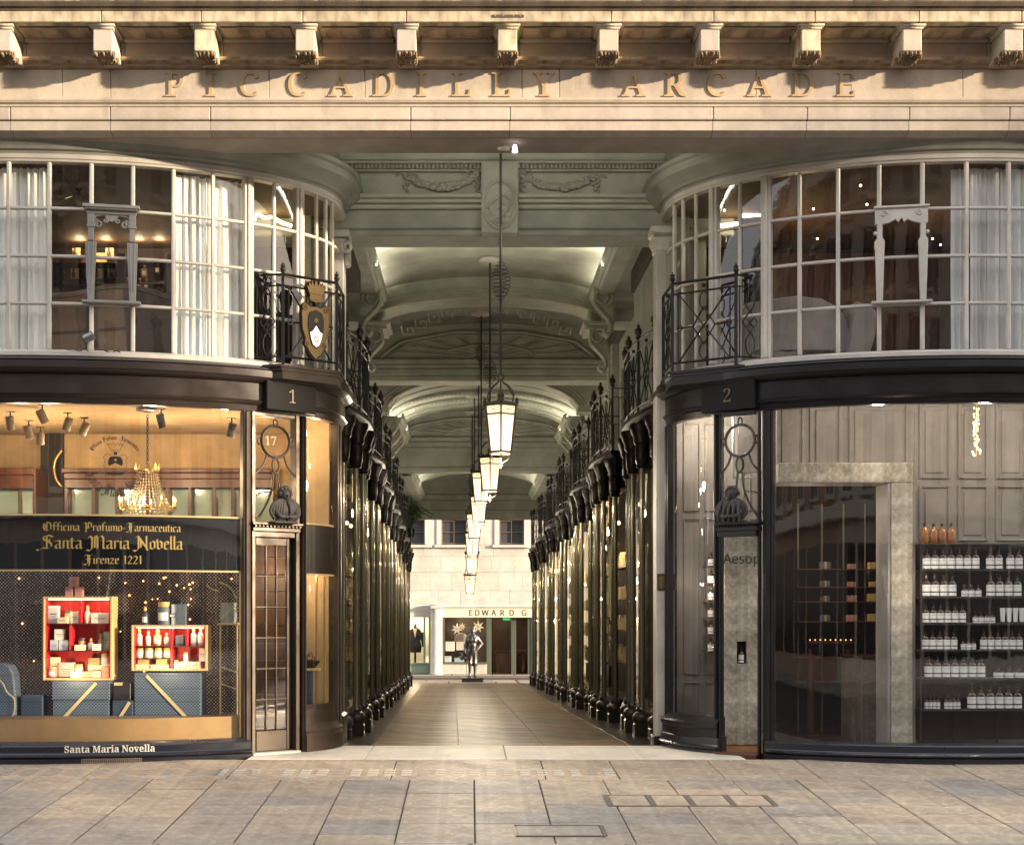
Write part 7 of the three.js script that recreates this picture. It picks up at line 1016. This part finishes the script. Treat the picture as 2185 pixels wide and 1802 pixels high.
// ================================================================== the street beyond: pale stone building, shop, bronze statue
{
  const z = -42, P = (d) => X(d, z), Q = (d) => Y(d, z), b = thing('stone_building', 'pale limestone building with brown windows across the far street', 'building');
  const lim = [[0.56, 0.53, 0.48], [0.53, 0.5, 0.455], [0.59, 0.555, 0.505]].map((c) => std({ color: lin(...c), map: T.stone, bumpMap: T.stoneBump, bumpScale: 0.004, roughness: 0.9 })), q = rng(17);
  const holes = [[790, 874], [908, 960], [1027, 1078], [1140, 1192]], fr = std({ color: lin(0.1, 0.065, 0.048), roughness: 0.5 });
  const courses = [1000, 1066, 1119, 1141.5, 1175, 1213, 1243];
  for (let i = 0; i < courses.length - 1; i++) { const y1 = Q(courses[i]), y0 = Q(courses[i + 1]); let x = 640 + (i % 2) * 22; while (x < 1330) { let w = 44 + q() * 10, xe = x + w; if (i === 1) { const h = holes.find(([a, c]) => x < c && xe > a); if (h) { if (x < h[0] - 2) xe = h[0]; else { x = h[1]; continue; } } } mesh('ashlar_block', cb(P(x) + 0.003, P(xe) - 0.003, y0 + 0.003, y1 - 0.003, z - 0.4, z + (q() - 0.5) * 0.004, 0.006), lim[Math.floor(q() * 3)], b); x = xe; } }
  mesh('wall_mass', [cb(P(560), P(1330), Q(1000), 14, z - 8, z - 0.05, 0.02), cb(P(560), P(1330), Q(1240), Q(1000), z - 8, z - 0.41, 0.02), cb(P(1094), P(1330), -0.95, Q(1243), z - 8, z - 0.05, 0.02), cb(P(560), P(800), -0.95, Q(1243), z - 8, z - 0.05, 0.02)], lim[1], b);
  for (const [a, c] of holes) { const w = new THREE.Group(); w.name = 'window'; b.add(w); const x0 = P(a), x1 = P(c), y0 = Q(1117), y1 = Q(1068), m = (x0 + x1) / 2, e = 0.06;
    mesh('frame', [cb(x0, x0 + e, y0, y1, z - 0.3, z - 0.16), cb(x1 - e, x1, y0, y1, z - 0.3, z - 0.16), cb(x0 + e, x1 - e, y0, y0 + e, z - 0.3, z - 0.16), cb(x0 + e, x1 - e, y1 - e, y1, z - 0.3, z - 0.16), cb(m - 0.025, m + 0.025, y0 + e, y1 - e, z - 0.28, z - 0.17), cb(x0 + e, x1 - e, (y0 + y1) / 2 - 0.02, (y0 + y1) / 2 + 0.02, z - 0.28, z - 0.175)], fr, w); mesh('pane', new THREE.PlaneGeometry(x1 - x0 - 2 * e, y1 - y0 - 2 * e).translate(m, (y0 + y1) / 2, z - 0.24), std({ color: lin(0.05, 0.055, 0.06), roughness: 0.06 }), w);
    mesh('sill', cb(P(a - 14), P(c + 14), Q(1125), Q(1119), z - 0.2, z + 0.14, 0.015), lim[2], w); mesh('surround', [cb(P(a - 10), P(a), Q(1118.5), Q(1060), z, z + 0.05, 0.01), cb(P(c), P(c + 10), Q(1118.5), Q(1060), z, z + 0.05, 0.01)], lim[2], w); }
  // ground storey
  mesh('column', [lathe([[0.29, 0], [0.3, 0.05], [0.265, 0.1], [0.255, 3.0], [0.27, 3.06]], 24, P(898), -0.95, z + 0.1), cb(P(886), P(911), Q(1250), Q(1243.5), z - 0.2, z + 0.38, 0.02)], lim[0], b);
  mesh('left_fascia', cb(P(800), P(886), Q(1268), Q(1243.5), z - 0.4, z - 0.03, 0.01), lim[2], b);
  const sg = thing('shop_fascia', 'cream fascia board lettered EDWARD G over the far shop', 'sign'); mesh('board', cb(P(911), P(1200), Q(1268), Q(1248), z - 0.4, z + 0.06, 0.015), std({ color: lin(0.66, 0.56, 0.42), roughness: 0.6 }), sg); mesh('cornice', cb(P(911), P(1200), Q(1247.8), Q(1243.6), z - 0.4, z + 0.14, 0.02), lim[0], sg);
  const g = glyphs('EDWARD GR', fontSans, 0.245, 0.02, 0.003); const w = g.boundingBox.max.x - g.boundingBox.min.x; let gx = 0; const lm = std({ color: lin(0.05, 0.035, 0.025), roughness: 0.5 }); [...'EDWARDG'].forEach((c, i) => { const e = glyphs(c, fontSans, 0.25, 0.01, 0.002), k = [969, 982.5, 998.5, 1016, 1034, 1053, 1078][i]; e.translate(P(k) - (e.boundingBox.max.x + e.boundingBox.min.x) / 2, Q(1264), z + 0.06); mesh('letter', e, lm, sg); });
  const sf = thing('far_shopfront', 'dark green framed shop front with open doorway under the lettered fascia', 'shopfront'), gr = std({ color: lin(0.06, 0.075, 0.055), roughness: 0.5 }), blk = std({ color: lin(0.02, 0.018, 0.016), roughness: 0.6 });
  mesh('stall_riser', cb(P(911), P(1002), -0.95, Q(1363), z - 0.3, z - 0.05, 0.01), lim[1], sf); mesh('frame', [cb(P(911), P(914), Q(1363), Q(1268), z - 0.3, z - 0.04), cb(P(1001), P(1008), Q(1363), Q(1268), z - 0.3, z - 0.04), cb(P(914), P(1001), Q(1364), Q(1360), z - 0.3, z - 0.02), cb(P(1003), P(1011), -0.95, Q(1268), z - 0.3, z - 0.1), cb(P(1052), P(1062), -0.95, Q(1268), z - 0.5, z - 0.3), cb(P(1086), P(1096), -0.95, Q(1268), z - 0.3, z - 0.1)], gr, sf);
  mesh('shop_pane', new THREE.PlaneGeometry(P(1001) - P(914), Q(1268) - Q(1360)).translate((P(914) + P(1001)) / 2, (Q(1268) + Q(1360)) / 2, z - 0.15), M.shopGlass, sf);
  mesh('back_wall', [cb(P(905), P(1100), -0.95, Q(1268), z - 3, z - 2.9)], M.woodDark, sf); mesh('inner_floor', cb(P(905), P(1100), -0.97, -0.945, z - 2.9, z - 0.1, 0.005), M.floorWood, sf); mesh('display_floor', cb(P(914), P(1001), Q(1366), Q(1362), z - 1.2, z - 0.31), M.wood, sf);
  const ex = thing('exit_sign', 'small green exit sign over the far shop doorway', 'sign'); mesh('panel', cb(P(1035), P(1050), Q(1274), Q(1269), z - 0.35, z - 0.3, 0.003), std({ color: lin(0.02, 0.3, 0.12), emissive: lin(0.02, 0.4, 0.15), emissiveIntensity: 0.5 }), ex); mesh('running_figure', [cb(P(1039), P(1041), Q(1273), Q(1270), z - 0.3, z - 0.295, 0.001), cb(P(1043), P(1048), Q(1272), Q(1271), z - 0.3, z - 0.295, 0.001)], labelMat, ex);
  const star = (dx, dy, r, l) => { const t = thing('paper_star', l, 'paper star'); const s = []; for (let i = 0; i < 7; i++) { const a = i * Math.PI * 2 / 7; s.push(new THREE.ConeGeometry(r * 0.3, r, 4).translate(0, r * 0.6, 0).rotateZ(a).translate(P(dx), Q(dy), z - 0.6)); } mesh('points', s, glow(1, 0.75, 0.4, 0.28), t); mesh('cord', rod(V(P(dx), Q(dy), z - 0.6), V(P(dx), Q(1268), z - 0.6), 0.008, 5), M.iron, t); };
  star(940, 1292, 0.25, 'pale paper star on the left of the far shop window'); star(951, 1287, 0.16, 'slim pale paper star second in the far shop window'); star(984, 1287, 0.26, 'pale paper star right of the statue head in the far shop window');
  const cr = (a, c, y0, y1, m, l, n = 'display_crate') => { const t = thing(n, l, 'box'); mesh('box', cb(P(a), P(c), Q(y1), Q(y0), z - 0.9, z - 0.45, 0.02), m, t); mesh('lid', cb(P(a - 0.3), P(c + 0.3), Q(y0), Q(y0) + 0.03, z - 0.92, z - 0.43, 0.01), m, t); };
  cr(916, 935, 1320, 1338, std({ color: lin(0.6, 0.6, 0.58), roughness: 0.7 }), 'upper pale box at left of the far shop window'); cr(938, 960, 1320, 1336, std({ color: lin(0.5, 0.46, 0.42), roughness: 0.7 }), 'grey box below the arched panel in the far shop window'); cr(914, 928, 1350, 1361, std({ color: lin(0.45, 0.55, 0.58), roughness: 0.7 }), 'light blue box low at left of the far shop window'); cr(934, 955, 1353, 1361, std({ color: lin(0.3, 0.38, 0.42), roughness: 0.7 }), 'low blue grey box at foot of the far shop window');
  const ap = thing('arched_panel', 'grey arched panel standing in the far shop window', 'panel'); mesh('panel', extr([[P(935), Q(1319)], [P(961), Q(1319)], [P(961), Q(1310)], [P(958), Q(1304)], [P(948), Q(1301)], [P(938), Q(1304)], [P(935), Q(1310)]], 0.05, 0.01).translate(0, 0, z - 0.85), M.taupe, ap);
  const tb = thing('wooden_table', 'dark wooden shop table beyond the far doorway', 'table'); mesh('top', cb(P(1055), P(1085), Q(1340), Q(1336), z - 1.8, z - 0.9), M.wood, tb); for (const x of [1060, 1080]) mesh('leg', lathe([[0.1, 0], [0.12, 0.1], [0.06, 0.5], [0.1, 0.85]], 10, P(x), -0.95, z - 1.3), M.wood, tb);
  const cb2 = thing('shop_counter', 'brown wooden counter in the far shop doorway', 'counter'); mesh('body', cb(P(1022), P(1052), -0.95, Q(1342), z - 2.2, z - 1.4), M.wood, cb2); mesh('top', cb(P(1021), P(1053), Q(1342), Q(1339), z - 2.25, z - 1.35), M.woodDark, cb2);
  pointLight(P(958), Q(1275), z - 0.9, GOLDEN, 2.5, 4); pointLight(P(1040), Q(1275), z - 1.6, GOLDEN, 0.3, 4);
  // green shop with the dressed dummy
  const gs = thing('green_shopfront', 'pale green shop front left of the round stone column', 'shopfront'), gg = std({ color: lin(0.17, 0.24, 0.19), roughness: 0.5 });
  mesh('stall_riser', [cb(P(800), P(884), -0.95, Q(1363), z - 0.3, z - 0.08), cb(P(840), P(880), Q(1383), Q(1368), z - 0.08, z - 0.06, 0.01), cb(P(800), P(885), Q(1364), Q(1361), z - 0.3, z - 0.03)], gg, gs); mesh('frame', [cb(P(871), P(875), Q(1362), Q(1268), z - 0.3, z - 0.1), cb(P(882), P(886), Q(1362), Q(1268), z - 0.3, z - 0.08)], gg, gs); mesh('shop_pane', new THREE.PlaneGeometry(P(882) - P(805), Q(1268) - Q(1362)).translate((P(882) + P(805)) / 2, (Q(1268) + Q(1362)) / 2, z - 0.2), M.shopGlass, gs);
  mesh('back_wall', [cb(P(800), P(886), -0.95, Q(1268), z - 1.6, z - 1.5), cb(P(800), P(886), Q(1363), Q(1362), z - 1.5, z - 0.31)], std({ color: lin(0.45, 0.48, 0.4), roughness: 0.8 }), gs); pointLight(P(850), Q(1275), z - 0.8, GOLDEN, 5, 4);
  const mn = thing('tailors_dummy', 'tailor dummy in a dark jacket in the green shop window', 'mannequin'), mx = P(853), my = Q(1362); mesh('jacket', [lathe([[0.26, 0.55], [0.29, 0.8], [0.24, 1.05], [0.29, 1.4], [0.25, 1.55], [0.1, 1.66], [0, 1.67]], 18).scale(1, 1, 0.6).translate(mx, my - 0.1, z - 0.7), rod(V(mx - 0.3, my + 1.35, z - 0.68), V(mx - 0.36, my + 0.7, z - 0.66), 0.085, 10, 0.065), rod(V(mx + 0.3, my + 1.35, z - 0.68), V(mx + 0.36, my + 0.7, z - 0.66), 0.085, 10, 0.065)], std({ color: lin(0.025, 0.025, 0.025), roughness: 0.9 }), mn); mesh('shirt_front', extr([[mx - 0.09, my + 1.52], [mx, my + 1.1], [mx + 0.09, my + 1.52]], 0.02).translate(0, 0, z - 0.54), labelMat, mn); mesh('neck_cap', lathe([[0.07, 0], [0.06, 0.1], [0.03, 0.16], [0, 0.24]], 12, mx, my + 1.56, z - 0.7), M.wood, mn); mesh('stand', rod(V(mx, my, z - 0.7), V(mx, my + 0.5, z - 0.7), 0.05), M.iron, mn);
  mesh('notice', cb(mx - 0.22, mx + 0.22, my + 0.7, my + 1.0, z - 0.32, z - 0.31, 0.003), blk, mn);
}
{ // bronze dandy with hat and cane
  const t = thing('bronze_statue', 'dark bronze statue of a man in a tailcoat with hat and cane', 'statue'), z = -36.1, sx = X(972, z), sy = Y(1391, z), H = 2.0, bm = std({ color: lin(0.12, 0.115, 0.12), roughness: 0.32, metalness: 0.85, bumpMap: T.stoneBump, bumpScale: 0.004 });
  mesh('plinth', [cb(sx - 0.42, sx + 0.42, -0.96, sy - 0.06, z - 0.42, z + 0.42, 0.02), cb(sx - 0.45, sx + 0.45, sy - 0.06, sy, z - 0.45, z + 0.45, 0.015)], std({ color: lin(0.14, 0.13, 0.13), map: T.granite, roughness: 0.5 }), t);
  const B = [];                                          // bones: from, to, radius at each end
  const add = (a, b, r, r2) => B.push([V(...a), V(...b), r, r2]);
  add([0, 1.6, 0], [0, 1.3, 0.02], 0.165, 0.16); add([0, 1.3, 0.02], [0, 1.06, 0], 0.15, 0.155); add([-0.13, 1.63, 0], [0.13, 1.63, 0], 0.1, 0.1); add([-0.08, 1.5, 0.06], [0.08, 1.5, 0.06], 0.12, 0.12);
  add([0, 1.66, 0], [0.005, 1.83, 0.01], 0.075, 0.065); add([0.005, 1.9, 0.02], [0.01, 1.96, 0.01], 0.092, 0.1); add([0.0, 1.83, 0.05], [0.0, 1.86, 0.06], 0.05, 0.05);
  add([-0.2, 1.6, 0], [-0.28, 1.3, 0.0], 0.082, 0.065); add([-0.28, 1.3, 0], [-0.3, 1.03, 0.06], 0.062, 0.045);
  add([0.2, 1.6, 0], [0.37, 1.36, -0.04], 0.082, 0.064); add([0.37, 1.36, -0.04], [0.2, 1.15, 0.1], 0.062, 0.046);
  add([-0.08, 1.05, 0], [-0.1, 0.58, 0.03], 0.115, 0.075); add([-0.1, 0.58, 0.03], [-0.11, 0.1, 0], 0.075, 0.048); add([-0.11, 0.05, -0.02], [-0.15, 0.035, 0.17], 0.05, 0.04);
  add([0.08, 1.05, 0], [0.1, 0.58, 0.0], 0.115, 0.075); add([0.1, 0.58, 0], [0.1, 0.1, -0.03], 0.075, 0.048); add([0.1, 0.05, -0.05], [0.15, 0.035, 0.13], 0.05, 0.04);
  add([0.1, 1.1, -0.1], [0.17, 0.5, -0.12], 0.09, 0.05); add([-0.06, 1.1, -0.12], [0.0, 0.5, -0.14], 0.09, 0.05); add([0.02, 1.1, -0.12], [0.08, 0.5, -0.14], 0.09, 0.05);   // coat tails
  add([-0.06, 1.71, 0.07], [0.06, 1.71, 0.07], 0.05, 0.05);                       // cravat
  for (const [a, b, r] of [[[-0.04, 1.99, 0.06], [0.05, 1.99, 0.05], 0.055], [[-0.07, 1.95, 0], [-0.08, 1.88, 0.03], 0.04], [[0.08, 1.95, 0], [0.09, 1.88, 0.03], 0.04]]) add(a, b, r, r * 0.8);
  const n = 72, sc = 1.06, mc = new MarchingCubes(n, bm, false, false, 200000); mc.isolation = 0; const p = V(0, 0, 0), ab = V(0, 0, 0), ap = V(0, 0, 0);
  for (let k = 0; k < n; k++) for (let j = 0; j < n; j++) for (let i = 0; i < n; i++) {
    p.set((i - n / 2) / (n / 2) * sc * 0.5, 1.02 + (j - n / 2) / (n / 2) * sc, (k - n / 2) / (n / 2) * sc * 0.4); let acc = 0;
    for (const [a, b, r, r2] of B) { ab.subVectors(b, a); ap.subVectors(p, a); const h = Math.max(0, Math.min(1, ap.dot(ab) / ab.lengthSq())), d = ap.addScaledVector(ab, -h).length() - (r + (r2 - r) * h); acc += Math.exp(-d * 42); }
    mc.field[i + j * n + k * n * n] = Math.log(acc + 1e-30) / 42;
  }
  mc.update(); const cnt = mc.count ?? mc.geometry.drawRange.count, bg = new THREE.BufferGeometry(), pa = new Float32Array(cnt * 3), na = new Float32Array(cnt * 3);
  for (let i = 0; i < cnt; i++) { pa[i * 3] = mc.positionArray[i * 3] * sc * 0.5; pa[i * 3 + 1] = 1.02 + mc.positionArray[i * 3 + 1] * sc; pa[i * 3 + 2] = mc.positionArray[i * 3 + 2] * sc * 0.4; }
  bg.setAttribute('position', new THREE.BufferAttribute(pa, 3)); bg.computeVertexNormals();
  const fing = []; for (let i = 0; i < 4; i++) { fing.push(tube([V(-0.3 + (i - 1.5) * 0.018, 0.99, 0.07), V(-0.305 + (i - 1.5) * 0.019, 0.94, 0.09), V(-0.3 + (i - 1.5) * 0.016, 0.905 + Math.abs(i - 1.3) * 0.008, 0.075)], 0.0095, 8, 5), tube([V(0.2, 1.13 + (i - 1.5) * 0.018, 0.11), V(0.155, 1.11 + (i - 1.5) * 0.017, 0.15), V(0.12, 1.09 + (i - 1.5) * 0.014, 0.14)], 0.0095, 8, 5)); } fing.push(tube([V(-0.28, 0.99, 0.09), V(-0.262, 0.95, 0.11), V(-0.27, 0.92, 0.11)], 0.0105, 8, 5), tube([V(0.22, 1.16, 0.1), V(0.2, 1.2, 0.13), V(0.17, 1.2, 0.14)], 0.0105, 8, 5), ball(-0.3, 0.985, 0.075, 0.042, 1, 1.1, 0.6), ball(0.2, 1.14, 0.11, 0.042, 1, 0.9, 0.7), ball(0.0, 1.905, 0.12, 0.018, 0.8, 1.4, 1), ball(-0.035, 1.925, 0.105, 0.013), ball(0.04, 1.925, 0.105, 0.013), ball(0.003, 1.862, 0.108, 0.018, 1.4, 0.5, 0.7));
  const off = (g) => g.scale(H / 2.06, H / 2.06, H / 2.06).translate(sx, sy, z);
  mesh('figure', [off(bg), ...fing.map(off)], bm, t);
  mesh('hat', [lathe([[0, 0], [0.16, 0.01], [0.165, 0.02], [0.1, 0.035], [0.095, 0.16], [0.11, 0.19], [0, 0.195]], 18).rotateZ(2.2), new THREE.TorusGeometry(0.15, 0.012, 6, 20).rotateX(Math.PI / 2).rotateZ(2.2)].map((g) => off(g.translate(-0.34, 0.87, 0.13))), bm, t);
  mesh('cane', off(rod(V(-0.27, 0.9, 0.15), V(-0.22, 0.0, 0.2), 0.012, 8)), bm, t);
}

// ================================================================== the near street's other side (its reflection and its shade reach the front)
{
  tag(mesh('pavement', cb(-110, 150, -1.5, -0.33, 19.6, 24.2, 0.02), slabMats[1]), null, null, null, 'structure');
  const cols = [[0.6, 0.53, 0.46], [0.46, 0.32, 0.24], [0.66, 0.62, 0.55]], names = ['pale stone', 'brown brick', 'cream stone'];
  const house = (k, w, h) => {
    const t = new THREE.Group(), m = std({ color: lin(...cols[k]), map: T.stone, roughness: 0.9 }), tr = std({ color: lin(0.5, 0.46, 0.4), roughness: 0.8 }), pn = std({ color: lin(0.03, 0.035, 0.04), roughness: 0.05 });
    mesh('wall', cb(-w / 2, w / 2, -0.4, h, 0, 12, 0.05), m, t); mesh('cornice', [cb(-w / 2, w / 2, h - 1.6, h - 1.0, -0.7, -0.002, 0.05), cb(-w / 2, w / 2, 4.6, 5.1, -0.4, -0.002, 0.05)], tr, t);
    const n = Math.round(w / 3.2), fl_ = Math.round((h - 5.6) / 3.2); for (let i = 0; i < n; i++) { const x = -w / 2 + (i + 0.5) * w / n; for (let f = 0; f < fl_; f++) { const y = 5.5 + f * 2.95, wd = new THREE.Group(); wd.name = 'window'; t.add(wd); mesh('frame', [cb(x - 0.8, x - 0.65, y, y + 2.2, -0.16, -0.003), cb(x + 0.65, x + 0.8, y, y + 2.2, -0.16, -0.003), cb(x - 0.9, x + 0.9, y + 2.2, y + 2.45, -0.22, -0.003), cb(x - 0.9, x + 0.9, y - 0.2, y, -0.25, -0.003), cb(x - 0.03, x + 0.03, y, y + 2.2, -0.06, -0.01)], tr, wd); mesh('pane', cb(x - 0.65, x + 0.65, y, y + 2.2, -0.03, -0.004, 0.002), pn, wd); }
      mesh('shop_window', cb(x - 1.3, x + 1.3, 0.4, 3.9, -0.05, -0.004, 0.01), pn, t); }
    return t;
  };
  const protos = [0, 1, 2].map((k) => house(k, 15, 17));
  const used = [0, 0, 0]; for (let i = 0; i < 7; i++) { const k = i % 3, o = used[k]++ ? protos[k].clone() : protos[k]; o.name = numbered('terrace_house'); o.position.set(56.1 - 7.5 - i * 15, 0, 24); scene.add(o); tag(o, `${names[k]} terrace house across the near street, ${['first', 'second', 'third', 'fourth', 'fifth', 'sixth', 'seventh'][i]} from the gap`, 'house', 'houses across the near street'); }
  const far = house(2, 16, 21); far.name = numbered('terrace_house'); far.position.set(88.2 + 8, 0, 24); scene.add(far); tag(far, 'tall cream corner house beyond the gap across the near street', 'house');
}

renderer.render(scene, camera);
